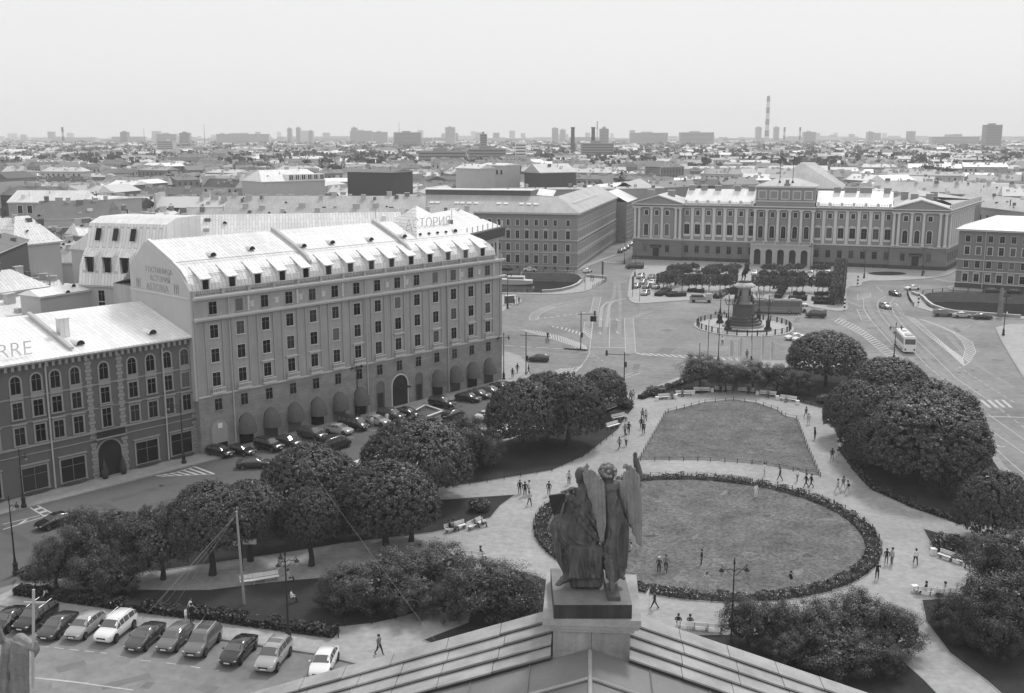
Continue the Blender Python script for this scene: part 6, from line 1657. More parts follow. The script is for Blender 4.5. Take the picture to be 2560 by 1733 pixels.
def person_proto(pose):
    # joints in metres for a 1.75 m adult facing +x; y is the person's left
    st = .28 if pose == 'walk' else .02 if pose != 'wide' else .1
    sit = pose == 'sit'
    hz = .95 if not sit else .55
    J = [(0, 0, hz), (0, 0, hz + .28), (0, 0, hz + .5), (0.01, 0, hz + .6), (0.03, 0, hz + .72), (.03, 0, hz + .8)]
    E = [(0, 1), (1, 2), (2, 3), (3, 4), (4, 5)]
    Rr = [(.13, .16), (.11, .14), (.11, .17), .055, .095, .08]
    def limb(parent, pts, rs):
        p = parent
        for q, r_ in zip(pts, rs):
            J.append(q); Rr.append(r_); E.append((p, len(J) - 1)); p = len(J) - 1
    for s_ in (1, -1):
        if sit: limb(0, [(.05, s_ * .1, hz - .02), (.42, s_ * .11, hz - .03), (.44, s_ * .11, .1), (.56, s_ * .12, .05)], [.09, .065, .05, .045])
        else: limb(0, [(0, s_ * .1, hz - .08), (s_ * st * .45 + .03, s_ * .11, .5), (s_ * st - (.08 if s_ < 0 and pose == 'walk' else 0), s_ * .11, .09), (s_ * st + .12, s_ * .12, .05)], [.09, .065, .045, .04])
        sw = -s_ * st * .8
        if pose == 'photo': limb(2, [(0, s_ * .2, hz + .46), (.16, s_ * .24, hz + .3), (.36, s_ * .1, hz + .58), (.42, s_ * .08, hz + .62)], [.055, .045, .035, .035])
        elif pose == 'wave' and s_ == 1: limb(2, [(0, .2, hz + .46), (.05, .36, hz + .55), (.05, .5, hz + .8), (.05, .52, hz + .88)], [.055, .045, .035, .035])
        elif sit: limb(2, [(0, s_ * .2, hz + .46), (.08, s_ * .25, hz + .2), (.3, s_ * .12, hz + .12), (.36, s_ * .1, hz + .1)], [.055, .045, .035, .035])
        else: limb(2, [(0, s_ * .2, hz + .46), (sw * .4, s_ * .26, hz + .18), (sw + .05, s_ * .25, hz - .05), (sw + .07, s_ * .25, hz - .14)], [.055, .045, .035, .035])
    me = skin_body('body', J, E, Rr)
    for m in (skin_m, top_m, leg_m, shoe_m): me.materials.append(m)
    zt = hz + .02
    for f in me.polygons:
        c = f.center
        far = math.hypot(c.x, c.y)
        if c.z > hz + .575: i = 0
        elif sit: i = 3 if c.z < .09 else 2 if c.z < hz + .04 else 0 if c.x > .3 else 1
        elif c.z < .08: i = 3
        elif abs(c.y) > .215 and c.z < hz + .2 and pose in ('stand', 'walk', 'wide'): i = 0 if c.z < hz + .1 else 1
        elif pose in ('photo',) and c.x > .25: i = 0
        elif pose == 'wave' and c.y > .44: i = 0
        else: i = 1 if c.z > hz + .0 else 2
        f.material_index = i
        f.use_smooth = True
    t = proto('person_' + pose, 'person')
    place('body', me, t)
    MB().ell((.0, 0, hz + .81), (.115, .105, .1), 10, 6).ell((-.05, 0, hz + .76), (.09, .095, .11), 8, 5).build('hair', hair_m, t, smooth=True)
    return t
PP = {k: person_proto(k) for k in ('stand', 'walk', 'wide', 'photo', 'wave', 'sit')}
def person(px, pose, top, leg, ang, label, hair=None, z=.155, h=1.0, grp=None, bag=None):
    p = g(px[0], px[1], z)
    if pose == 'sit': p.z = z - .04
    rp = {'cloth_top': CL[top], 'cloth_legs': CL[leg]}
    if hair: rp['hair_dark'] = CL[hair]
    o = inst(PP[pose], p, R(ang), label, grp, rp, (h * 1.18, h * 1.18, h * 1.03)); o.name = 'person'
    if bag: MB().ell((-.18, 0, 1.25), (.12, .17, .23), 8, 6).build('backpack', CL[bag], o)
    return o
G_ = 'people walking in the park'
pl = [ # Z5 coordinates of the feet
 (Z5, 1158, 505, 'stand', 'black', 'grey', -90, 'person in black top and grey trousers, left of three at the lawn corner'),
 (Z5, 1186, 515, 'stand', 'black', 'black', 120, 'person all in black, middle of three at the lawn corner'),
 (Z5, 1208, 510, 'stand', 'white', 'light', 200, 'person in white top, right of three at the lawn corner'),
 (Z5, 1210, 567, 'walk', 'light', 'black', -80, 'person in pale shirt and black trousers walking toward the plaza alone'),
 (Z5, 1314, 512, 'stand', 'dark', 'grey', -100, 'person in a dark jacket standing just left of the statue book'),
 (Z5, 1422, 452, 'stand', 'light', 'black', -90, 'person in pale coat and dark trousers above the statue heads'),
 (Z5, 1692, 262, 'walk', 'grey', 'dark', 60, 'person in grey walking up the path, nearest of the group by the small tree'),
 (Z5, 1728, 248, 'wide', 'white', 'dark', 70, 'person in white shirt striding on the path by the small tree'),
 (Z5, 1722, 190, 'walk', 'grey', 'dark', 80, 'person in grey just before the bench below the small tree'),
 (Z5, 1742, 182, 'walk', 'black', 'black', 80, 'dark-clad person next to the one in grey before the bench'),
 (Z5, 1810, 155, 'walk', 'black', 'dark', 100, 'person in black beside the left edge of the fan-shaped lawn'),
 (Z5, 1822, 182, 'stand', 'dark', 'black', -90, 'person in dark coat, nearest beside the left edge of the fan-shaped lawn'),
 (Z5, 1816, 108, 'walk', 'grey', 'grey', 90, 'person in grey, farther up beside the fan-shaped lawn, left'),
 (Z5, 1834, 112, 'walk', 'light', 'dark', 90, 'person in pale top, farther up beside the fan-shaped lawn, right'),
 (Z5, 404, 1368, 'walk', 'grey', 'black', -30, 'person in grey walking alone on the pavement above the stone gable'),
 (Z7, 783, 272, 'walk', 'grey', 'dark', 90, 'person in grey at the upper right corner of the fan-shaped lawn'),
 (Z7, 795, 305, 'walk', 'light', 'light', 90, 'person in pale clothes at the upper right corner of the fan-shaped lawn'),
 (Z7, 824, 375, 'wave', 'black', 'black', 20, 'person in a flaring black coat with one arm out on the right path'),
 (Z7, 906, 475, 'walk', 'black', 'grey', 75, 'person in dark top, left of two beside the right path fence'),
 (Z7, 930, 482, 'walk', 'light', 'light', 75, 'person in pale clothes, right of two beside the right path fence'),
 (Z7, 943, 440, 'walk', 'white', 'dark', 75, 'person in white just behind the pair at the right path fence'),
 (Z7, 932, 628, 'walk', 'light', 'light', 110, 'person in pale clothes, left of three on the right-hand path'),
 (Z7, 958, 615, 'walk', 'grey', 'light', 110, 'person in grey, middle of three on the right-hand path'),
 (Z7, 978, 632, 'walk', 'light', 'light', 110, 'person with a black backpack, right of three on the right-hand path'),
 (Z7, 783, 603, 'walk', 'black', 'black', 170, 'person in black, left of two passing the tip of the fan-shaped lawn'),
 (Z7, 807, 605, 'walk', 'black', 'dark', 170, 'person in black, right of two passing the tip of the fan-shaped lawn'),
 (Z7, 742, 575, 'wide', 'white', 'grey', 200, 'person in white top striding along the round flower bed'),
 (Z7, 586, 548, 'photo', 'white', 'light', 20, 'person in white holding up a phone at the flower bed'),
 (Z7, 660, 570, 'walk', 'dark', 'dark', 160, 'dark-clad small person near the pram at the flower bed'),
 (Z7, 546, 648, 'stand', 'white', 'white', -60, 'person all in white standing alone on the round lawn'),
 (Z7, 290, 968, 'stand', 'black', 'black', 180, 'person with long dark coat standing alone in the middle of the round lawn'),
 (Z7, 89, 1005, 'stand', 'dark', 'black', -90, 'white-haired person, left of two walking on the round lawn'),
 (Z7, 122, 998, 'walk', 'grey', 'black', -90, 'person in grey top and black trousers, right of two on the round lawn'),
 (Z7, 313, 1088, 'stand', 'light', 'light', -90, 'person in a patterned pale dress at the lower rim of the round lawn'),
 (Z7, 709, 1075, 'walk', 'black', 'light', 180, 'person in black vest near the lower right rim of the round lawn'),
 (Z7, 68, 1175, 'walk', 'black', 'black', 170, 'person in black walking with a flag behind the statue pedestal'),
 (Z7, 1162, 965, 'stand', 'black', 'grey', 90, 'person in dark top at the right rim of the flower bed'),
 (Z7, 1188, 968, 'stand', 'light', 'grey', 180, 'person in pale top at the right rim of the flower bed'),
 (Z7, 1118, 1035, 'photo', 'black', 'dark', 60, 'person in black bending to photograph the flower bed roses'),
 (Z7, 1300, 965, 'walk', 'white', 'black', 100, 'person in white top with a black bag on the right plaza'),
 (Z6, 312, 805, 'walk', 'black', 'white', 0, 'person in white trousers on the pavement above the left cars'),
 (Z6, 245, 800, 'stand', 'black', 'black', 180, 'dark-clad person at the hedge end above the left cars'),
 (Z6, 1298, 962, 'stand', 'black', 'black', 180, 'dark-clad person in the group on the pavement behind the cars'),
 (Z6, 1392, 955, 'walk', 'black', 'dark', 10, 'person in black walking away from the group behind the cars'),
 (Z6, 1258, 975, 'stand', 'white', 'light', 0, 'person in white, left in the group behind the cars'),
 (Z6, 1292, 925, 'walk', 'white', 'black', 30, 'person in white vest at the hedge behind the cars'),
 (ZM, 382, 1290, 'stand', 'white', 'black', -90, 'person in white top in front of the monument fence at its left'),
 (ZM, 1448, 955, 'walk', 'white', 'light', 0, 'person in white, left of a pair right of the monument fence'),
 (ZM, 1485, 950, 'walk', 'white', 'light', 0, 'person in pale clothes, right of a pair right of the monument fence'),
 (ZM, 738, 1490, 'stand', 'grey', 'black', 90, 'person in grey and black standing before the flagpoles'),
 (Z1, 1328, 1392, 'walk', 'light', 'dark', 100, 'person with a pale top walking beside the small round-clipped tree'),
 (Z1, 1302, 1408, 'walk', 'grey', 'dark', 100, 'person beside the small round-clipped tree, left of another'),
 (Z1, 207, 1135, 'walk', 'black', 'grey', 60, 'person in black at the hotel corner awnings'),
 (Z1, 160, 1180, 'stand', 'black', 'black', 60, 'person in black under the hotel corner awning'),
 (Z1, 316, 1145, 'walk', 'black', 'black', 200, 'person in black beside the traffic light at the hotel corner'),
 (Z1, 362, 345, 'stand', 'light', 'grey', 90, 'person standing at the canal railing beside the hotel corner'),
 (Z1, 175, 475, 'walk', 'black', 'black', 90, 'person in black at the canal corner shelter'),
 (Z1, 222, 462, 'stand', 'dark', 'black', 90, 'person right of the canal corner shelter'),
 (Z1, 920, 240, 'walk', 'black', 'black', 0, 'person in black on the bridge pavement'),
 (Z1, 940, 246, 'walk', 'dark', 'grey', 0, 'second person on the bridge pavement'),
 (Z1, 853, 262, 'stand', 'light', 'dark', 0, 'person leaning by the curved canal parapet'),
 (ZH, 1330, 1375, 'stand', 'white', 'light', -60, 'person in white at the open car by the hotel door'),
 (ZH, 1432, 1350, 'stand', 'white', 'white', -60, 'person in white robe by the hotel door car'),
 (ZH, 1180, 1310, 'walk', 'grey', 'dark', 60, 'person on the hotel pavement below the sixth awning'),
 (ZB, 1646, 1213, 'walk', 'black', 'black', 0, 'person in black at the right pavilion lamp post'),
 (Z4, 1272, 395, 'walk', 'white', 'grey', -60, 'person in white at the right edge by the obelisk'),
]
for k, (Z_, x, y, pose, top, leg, an, lb) in enumerate(pl):
    person(Z_([(x, y)])[0], pose, top, leg, an + rnd.uniform(-20, 20), lb, hair='white' if 'white-haired' in lb else None, z=.155 if Z_ in (Z5, Z7, Z6) else .15 if 'corner' in lb or 'bridge' in lb else .01, h=rnd.uniform(.94, 1.04), grp=G_ if Z_ in (Z5, Z7) else 'people on the pavements and square', bag='black' if 'backpack' in lb else None)
# people on benches
sits = [(Z7, 150, 182, 'grey', 'left bench of the curved row'), (Z7, 200, 172, 'grey', 'second bench of the curved row'), (Z7, 290, 158, 'light', 'third bench of the curved row'), (Z7, 380, 152, 'black', 'fourth bench of the curved row, left person'), (Z7, 440, 152, 'grey', 'gap beside the fourth bench of the curved row'),
        (Z7, 512, 158, 'dark', 'fifth bench of the curved row'), (Z7, 604, 176, 'grey', 'sixth bench of the curved row'), (Z7, 690, 198, 'light', 'seventh bench of the curved row'), (Z5, 955, 680, 'light', 'right end of the plaza-edge bench'), (Z5, 915, 684, 'grey', 'left end of the plaza-edge bench'),
        (Z5, 782, 705, 'black', 'left plaza bench, left person'), (Z5, 805, 702, 'light', 'left plaza bench, right person'), (Z5, 948, 850, 'black', 'bench before the big shrub clump'), (Z7, 1490, 955, 'grey', 'bench on the triangular lawn'), (Z7, 1560, 985, 'white', 'right end near the triangular-lawn bench'),
        (Z7, 1348, 1108, 'black', 'left lower right bench'), (Z7, 1437, 1110, 'light', 'middle lower right bench'), (Z7, 1540, 1100, 'dark', 'right lower right bench, left person'), (Z7, 1558, 1098, 'light', 'right lower right bench, right person'), (Z7, 180, 1265, 'black', 'left bench behind the stone gable'), (Z7, 235, 1268, 'dark', 'right bench behind the stone gable'), (Z6, 1970, 828, 'white', None), (Z6, 1950, 690, 'light', 'grass edge beside the lantern post'), (Z5, 1725, 110, 'white', 'upper bench by the small round-clipped tree')]
for k, (Z_, x, y, top, wh) in enumerate(sits):
    px = Z_([(x, y)])[0]
    p = g(px[0], px[1], .15); q = OC
    an = math.degrees(math.atan2(q.y - p.y, q.x - p.x))
    lb = 'seated person in %s top on the %s' % (top, wh) if wh else 'person in white squatting on the dark lawn by the lantern post'
    if wh and 'bench' not in wh: lb = 'seated person in %s top at the %s' % (top, wh)
    person(px, 'sit', top, 'dark', an, lb.replace('curved row', 'bench row') if len(lb.split()) > 15 else lb, grp='people sitting in the park')
# sunbathers on the round lawn beside the statue
for k, (x, y) in enumerate([(1735, 825), (1752, 828)]):
    person(Z5([(x, y)])[0], 'sit', ['black', 'light'][k], 'grey', 200, ['dark-clad person sitting on the round lawn by the angel wing', 'pale-clad person sitting on the round lawn by the angel wing'][k], z=-.2, grp='people sitting in the park')
# ================================================================ LAMPS, SIGNALS, POLES
def lantern(mb_, c, s_=1.0):
    mb_.lathe([(.02 * s_, .55 * s_), (.16 * s_, .4 * s_), (.2 * s_, .3 * s_)], 8, c)
def lamp(u, v, h, arms, label, base=True, grp='cast-iron lantern posts', z=.15, arm=1.0, rz=0, s_=1.0):
    p = g(u, v, z)
    t = thing('street_lamp', label, 'street lamp', p, rz, grp)
    MB().lathe([(.34 * s_, 0), (.34 * s_, .3), (.24 * s_, .45), (.24 * s_, 1.0), (.3 * s_, 1.1), (.16 * s_, 1.35), (.1 * s_, 1.9)], 10).build('pedestal', iron, t)
    mb = MB(); mb.tube([(0, 0, 1.6), (0, 0, h * .55), (0, 0, h)], [.1 * s_, .075 * s_, .05 * s_], 8); mb.lathe([(.13, 0), (.13, .12)], 8, (0, 0, h * .55)); mb.lathe([(.12, 0), (.05, .35), (.01, .6)], 8, (0, 0, h)); mb.build('pole', iron, t)
    for k in range(arms):
        a = 2 * math.pi * k / arms
        d = Vector((math.cos(a), math.sin(a), 0)); q = d * arm
        mb = MB(); mb.tube([(0, 0, h - .7), tuple(d * arm * .3 + Vector((0, 0, h - .45))), tuple(d * arm * .7 + Vector((0, 0, h - .55))), tuple(q + Vector((0, 0, h - .1))), tuple(q + Vector((0, 0, h - .45)))], .04, 5)
        mb.tube([tuple(d * .15 + Vector((0, 0, h - 1.1))), tuple(d * arm * .6 + Vector((0, 0, h - .6)))], .025, 4)
        ar = mb.build('arm', iron, t)
        MB().lathe([(.06, -1.05), (.17, -.9), (.2, -.65), (.12, -.5)], 8, tuple(q + Vector((0, 0, h)))).build('lantern_glass', M('lantern_glass', .3, .2), ar)
        MB().lathe([(.24, -.66), (.26, -.6), (.1, -.45), (.03, -.35)], 8, tuple(q + Vector((0, 0, h)))).build('lantern_cap', iron, ar)
    return t
lamp(722, 1608, 8.4, 3, 'tall three-armed lantern post on the pavement among the bottom cars', rz=.1)
lamp(1826, 1640, 8.6, 2, 'two-armed lantern post rising from the shrubs below the round lawn', arm=1.1, rz=.05)
lamp(460, 1158, 8.8, 1, 'single-armed lantern post before the dark townhouse', rz=math.pi + .5, arm=1.6)
lamp(*ZH([(1235, 1300)])[0], 8.6, 2, 'two-armed lantern post between hotel awnings at mid facade', rz=.8)
lamp(*Z1([(75, 1205)])[0], 8.6, 2, 'two-armed lantern post at the hotel corner', rz=.3)
lamp(*Z1([(2150, 1050)])[0], 11, 4, 'tall dark lantern post behind the left bench-row trees', z=.01, arm=.9)
lamp(*ZM([(797, 1508)])[0], 9, 2, 'slim lantern post in front of the monument fence', z=.01, arm=.7)
lamp(2234, 905, 7.6, 2, 'two-armed lantern post between the right dome trees and the road', arm=1.1)
lamp(*Z4([(1247, 520)])[0], 9.5, 2, 'dark lantern post at the right edge pavement', arm=.7)
lamp(*ZB([(1243, 1230)])[0], 9.5, 2, 'lantern post on the pavement left of the oval palace bed', arm=.8)
lamp(*ZB([(1636, 1215)])[0], 9.5, 2, 'lantern post before the right palace pavilion', arm=.8)
lamp(*ZB([(878, 1200)])[0], 9.5, 3, 'lantern post before the palace porch right side', arm=.8)
lamp(*ZB([(470, 1125)])[0], 8.5, 2, 'lantern post before the palace porch left side', arm=.8)
lamp(*ZB([(38, 1110)])[0], 7.5, 1, 'lantern post with pale globe before the left palace wing', arm=.5)
lamp(*Z1([(1345, 200)])[0], 7, 2, 'slim post at the upper left of the square lot', arm=.6)
lamp(*Z1([(112, 508)])[0], 9.5, 1, 'lamp post at the canal corner shelter', arm=1.0)
lamp(*Z1([(1243, 75)])[0], 9.5, 2, 'lantern post at the palace corner of the side street', arm=.7)
lamp(60, 1268, 7, 1, 'dark post on the pavement at the far left edge', arm=.8)
lamp(40, 1435, 8, 1, 'dark street post standing in the road edge at the far left', arm=.8)
def mast(u, v, h, arm_px, label, sign=None, lights=2, z=.15):
    p = g(u, v, z); t = thing('traffic_light', label, 'traffic light', p, 0, 'traffic light masts')
    MB().tube([(0, 0, 0), (0, 0, 1), (0, 0, h)], [.16, .1, .08], 8).build('pole', iron, t)
    ux, uz = arm_px
    MB().tube([(-ux * .25, -uz * .25 * 0, h - .6), (ux, uz, h - .6)], .06, 6).build('arm', iron, t)
    for k in range(lights):
        o = MB().box(-.18, .18, -.15, .15, 0, 1.0).build('signal_head', iron, t, loc=(0.25 if k == 0 else ux * .9, 0 if k == 0 else uz * .9, 2.6 if k == 0 else h - .9))
        for q in range(3): MB().ell((0, -.17, .2 + .3 * q), (.1, .04, .1), 6, 4).build('lens', M('signal_lens', .12, .3), o)
    if sign:
        sx_, sw, sh, m = sign
        MB().box(sx_ - sw / 2, sx_ + sw / 2, uz * .5 - .05, uz * .5, h - 1.6 - sh / 2, h - 1.6 + sh / 2).build('road_sign', m, t)
    return t
mast(*Z1([(290, 1145)])[0], 8.2, (4.5, -1.5), 'traffic light mast with a long arm at the hotel corner', (4.0, .8, 1.0, M('sign_pale_grey', .35)))
mast(*Z1([(820, 905)])[0], 8.2, (3.2, 0), 'traffic light mast with a dark square sign on the traffic island', (2.6, 1.3, 1.2, iron))
mast(*Z1([(1240, 1210)])[0], 5.5, (-3.6, 1), 'traffic light mast reaching left over the small round-clipped tree', None)
pi_ = gl(Z1([(662, 903), (885, 917)])); mb = MB(); strip(mb, pi_, -.3, .3, 0, .25); mb.build('traffic_island_kerb', iron, kind='structure')
for k, (x, y, hh) in enumerate([(1030, 250, 6.5), (1322, 400, 6.2), (1390, 445, 6.5), (862, 338, 5.5), (1970, 980, 3), (2050, 985, 8)]):
    p = g(*Z1([(x, y)])[0]); t = thing('sign_post', ['striped sign post on the bridge pavement', 'dark banner post at the left kerb of the square lot', 'slim post in front of the corner lot', 'post by the curved canal parapet', 'short post behind the left bench-row trees', 'slim dark post before the flagpoles'][k], 'sign post', p, 0, 'slim posts')
    MB().tube([(0, 0, 0), (0, 0, hh)], .07, 6).build('pole', iron, t)
    if k in (0, 1): MB().box(-.3, .3, -.05, .05, hh * .35, hh * .95).build('banner', M('banner_grey', .1), t)
for k, (x, y) in enumerate([(628, 300), (186, 160), (90, 335)]):
    p = g(*Z4([(x, y)])[0], .14); t = thing('striped_post', ['striped warning post in the parapet bay at the right canal', 'striped warning post on the pavement right of the limes', 'striped warning post at the right tip of the square'][k], 'warning post', p, 0, 'striped warning posts')
    for q in range(7): MB().box(-.22, .22, -.12, .12, q * .5, q * .5 + .5).build('stripe', iron if q % 2 else white_p, t)
p = g(*Z4([(1222, 385)])[0], .14); t = thing('obelisk', 'slim grey granite obelisk on the quay at the right edge', 'obelisk', p, .4)
MB().box(-.7, .7, -.7, .7, 0, .8).build('base', quay, t); MB().grid([(0, 1, 5, 4), (1, 2, 6, 5), (2, 3, 7, 6), (3, 0, 4, 7), (4, 5, 8), (5, 6, 8), (6, 7, 8), (7, 4, 8)], [(-.5, -.5, .8), (.5, -.5, .8), (.5, .5, .8), (-.5, .5, .8), (-.32, -.32, 7), (.32, -.32, 7), (.32, .32, 7), (-.32, .32, 7), (0, 0, 7.6)]).build('shaft', quay, t)
# white flagpoles before the square
for k, (x, y, hh) in enumerate([(482, 1570, 5.5), (622, 1568, 6), (500, 1540, 4.6), (780, 1560, 5), (940, 1569, 6.5), (1075, 1565, 5), (605, 1565, 5.4)]):
    p = g(*ZM([(x, y)])[0]); t = thing('flagpole', '%s pale flagpole from the left behind the bench-row trees' % ['first', 'third', 'second', 'fifth', 'sixth', 'seventh', 'fourth'][[0, 2, 1, 3, 4, 5, 1][k] if k < 6 else 6], 'flagpole', p, 0, 'pale flagpoles on the square')
    MB().tube([(0, 0, 0), (0, 0, hh)], [.09, .05], 6).build('pole', white_p, t); MB().box(0, .5, -.03, .03, hh * .3, hh * .9).build('banner', M('banner_pale', .5), t)
# leaning pale pole with guy wires and its board
pb = g(611, 1511, .15); pt_ = gy(591, 1278, pb.y - .6)
t = thing('pole', 'pale leaning metal pole standing in the dark lawn with guy wires', 'pole', pb)
top = pt_ - pb
MB().tube([(0, 0, 0), top], [.14, .1], 10).build('shaft', M('pale_pole', .3, .6), t)
wm = M('wire', .25, .5)
for k, (u, v) in enumerate([(355, 1548), (375, 1530), (400, 1525), (425, 1530)]):
    q = g(u, v, .2) - pb
    MB().tube([top * .97, q], .018, 4).build('guy_wire', wm, t)
t = thing('sign_board', 'two long pale boards on an arm behind the leaning pole', 'board', gy(600, 1358, 104))
MB().box(-1.4, -.1, -.1, .1, -.3, .25).build('board', trim_l, t); MB().box(.3, 1.7, -.1, .1, -.1, .45).build('board', trim_l, t); MB().tube([(-1.5, .15, .1), (5, .2, .35)], .06, 5).build('arm', iron, t); MB().tube([(.1, .2, .1), (.1, .25, -5.8)], .07, 5).build('post', iron, t)
pw0 = gy(755, 1138, 118); pw1 = gy(1088, 1602, 30.5)
t = thing('overhead_wire', 'long thin wire running from the tree tops down to the stone gable', 'wire', pw0); MB().tube([(0, 0, 0), (pw1 - pw0) * .5 + Vector((0, 0, -.25)), pw1 - pw0], [.014, .008, .004], 4).build('wire', wm, t)
# bus shelter at the canal corner
p = g(*Z1([(140, 470)])[0], .14); t = thing('shelter', 'small glazed shelter on the canal corner pavement', 'shelter', p, .5)
MB().box(-1.6, 1.6, -.8, .8, 2.4, 2.5).build('roof', trim_l, t); MB().box(-1.5, 1.5, .65, .7, .2, 2.3).build('glass_wall', carglass, t)
for x in (-1.5, 1.5): MB().box(x - .04, x + .04, -.7, -.62, 0, 2.4).build('leg', iron, t)
t = thing('person_flag', 'white pennant on a thin staff behind the statue pedestal', 'flag', g(*Z7([(42, 1195)])[0], .15)); MB().tube([(0, 0, 0), (0, 0, 2.7)], .02, 4).build('staff', steel, t); MB().face([(0, 0, 2.6), (-.1, 0, 1.5), (-.9, 0, 1.0)]).build('cloth', white_p, t); t.name = 'pennant'
# side awnings round the hotel corner
for k, (s_, n_) in enumerate([(.9, 4.5), (.9, 9.0)]):
    pass
for k in range(4):
    o = place('awning', AW, hot, (LH + .1, 3.2 + 4.2 * k, 2.25), R(90)); o.scale = (1.15, 1.3, 1.1)
for k in range(5):
    for z in (6.15, 9.7, 13.2, 16.7, 20.1): window(hot, LH, z, 1.3, 1.8, '', trim_l, y=3.2 + 4.2 * k, rz=R(90))
# ================================================================ THE RIDER MONUMENT
MC = (g(1745, 818) + g(1972, 818)) / 2
MC.z = 0
sheet('monument_terrace', [[MC + Vector((math.cos(t * math.pi / 24) * 11.6, math.sin(t * math.pi / 24) * 12.6, 0)) for t in range(48)]], .16, M('terrace_stone', .42, .85, .1), thick=.15)
fr = [MC + Vector((math.cos(t * math.pi / 24) * 10.9, math.sin(t * math.pi / 24) * 11.9, .16)) for t in range(49)]
railing('monument_fence', fr, 'round iron fence enclosing the rider monument', None, h=1.15, post=2.4, bars=.3, pr=.13, cat='fence')
mon = thing('monument', 'tall round stepped granite pedestal carrying a bronze rider on a rearing horse', 'monument', MC + Vector((0, .5, .16)), R(0))
def steplathe(name, prof, mat, sy=.82, n=28): return MB().lathe(prof, n, (0, 0, 0), 1, sy).build(name, mat, mon)
dk = M('monument_granite', .07, .5, .25, .5, spec=.5)
steplathe('step', [(4.9, 0), (4.9, .45)], M('monument_step', .30, .8)); steplathe('step', [(4.3, .45), (4.3, 1.0), (4.2, 1.05)], dk); steplathe('step', [(3.7, 1.0), (3.7, 1.7)], dk); steplathe('step', [(3.2, 1.7), (3.2, 2.3)], dk)
steplathe('lower_drum', [(2.75, 2.3), (2.6, 2.6), (2.6, 5.0), (2.85, 5.2), (2.9, 5.5)], dk)
steplathe('upper_drum', [(1.9, 5.5), (1.5, 5.9), (1.45, 9.0), (1.7, 9.3)], M('monument_marble', .24, .5)); steplathe('cap', [(1.9, 9.3), (2.3, 9.6), (2.35, 9.95), (1.9, 10.3), (1.5, 10.5)], M('monument_cap', .5, .6))
for k in range(14):
    a = k * 2 * math.pi / 14; MB().ell((2.3 * math.cos(a), 1.9 * math.sin(a), 9.7), (.35, .35, .28), 6, 4).build('cap_shell', M('monument_cap', .5), mon)
for k in range(4):      # seated figures at the corners of the upper drum
    a = R(45 + 90 * k); c = Vector((2.15 * math.cos(a), 1.85 * math.sin(a), 5.5))
    fm = skin_body('corner_figure', [(0, 0, .5), (0, 0, 1.2), (0, 0, 1.75), (0, 0, 2.05), (.05, 0, 2.4), (.5, .2, .55), (.55, .2, 0), (.5, -.2, .55), (.55, -.2, 0), (.1, .4, 1.6), (.4, .5, 1.1), (.1, -.4, 1.6), (.3, -.55, 2.0), (.35, -.55, 2.6)],
        [(0, 1), (1, 2), (2, 3), (3, 4), (0, 5), (5, 6), (0, 7), (7, 8), (2, 9), (9, 10), (2, 11), (11, 12), (12, 13)], [(.4, .42), .32, .3, .13, .24, .22, .14, .22, .14, .14, .1, .14, .1, .08])
    fm.materials.append(bronze_d); o = place('corner_figure', fm, mon, c); o.rotation_euler = (0, 0, a)
    MB().ell((1.55 * math.cos(a), 1.3 * math.sin(a), 8.2), (.35, .35, .8), 8, 6).build('drum_ornament', bronze_d, mon)
hm = skin_body('horse_and_rider', [(0, 0, 1.75), (.6, 0, 2.2), (1.15, 0, 2.75), (1.45, 0, 3.55), (1.6, 0, 3.95), (2.05, 0, 3.65), (-.6, 0, 1.5), (-.75, .28, 1.15), (-.45, .3, .7), (-.85, .3, .35), (-.7, .3, 0), (-.75, -.28, 1.15), (-.55, -.3, .65), (-1.0, -.3, .35), (-.85, -.3, 0), (1.2, .25, 2.3), (1.75, .25, 2.45), (1.6, .25, 1.95), (1.2, -.25, 2.2), (1.8, -.25, 2.1), (1.55, -.25, 1.6), (-1.05, 0, 1.7), (-1.45, 0, 1.1), (-1.5, 0, .5),
    (.1, 0, 2.55), (.15, 0, 3.2), (.15, 0, 3.5), (.2, 0, 3.85), (.2, 0, 4.15), (.25, .3, 3.3), (.6, .35, 2.95), (.25, -.3, 3.3), (.65, -.3, 2.9), (.35, .45, 2.3), (.2, .5, 1.6), (.35, -.45, 2.3), (.2, -.5, 1.6)],
    [(0, 1), (1, 2), (2, 3), (3, 4), (4, 5), (0, 6), (6, 7), (7, 8), (8, 9), (9, 10), (6, 11), (11, 12), (12, 13), (13, 14), (1, 15), (15, 16), (16, 17), (1, 18), (18, 19), (19, 20), (6, 21), (21, 22), (22, 23), (0, 24), (24, 25), (25, 26), (26, 27), (27, 28), (25, 29), (29, 30), (25, 31), (31, 32), (24, 33), (33, 34), (24, 35), (35, 36)],
    [.5, .48, .33, .22, .2, .13, .5, .26, .15, .1, .09, .26, .15, .1, .09, .17, .11, .08, .17, .11, .08, .13, .15, .05, .24, .24, .1, .17, .12, .1, .07, .1, .07, .13, .08, .13, .08])
hm.materials.append(bronze_d)
MB().lathe([(1.5, 10.45), (1.4, 10.9)], 20, (0, 0, 0), 1.1, .7).build('statue_base', bronze_d, mon)
o = place('horse_and_rider', hm, mon, (0, 0, 10.85)); o.rotation_euler = (0, 0, R(-78)); o.scale = (1.12, 1.12, 1.2)
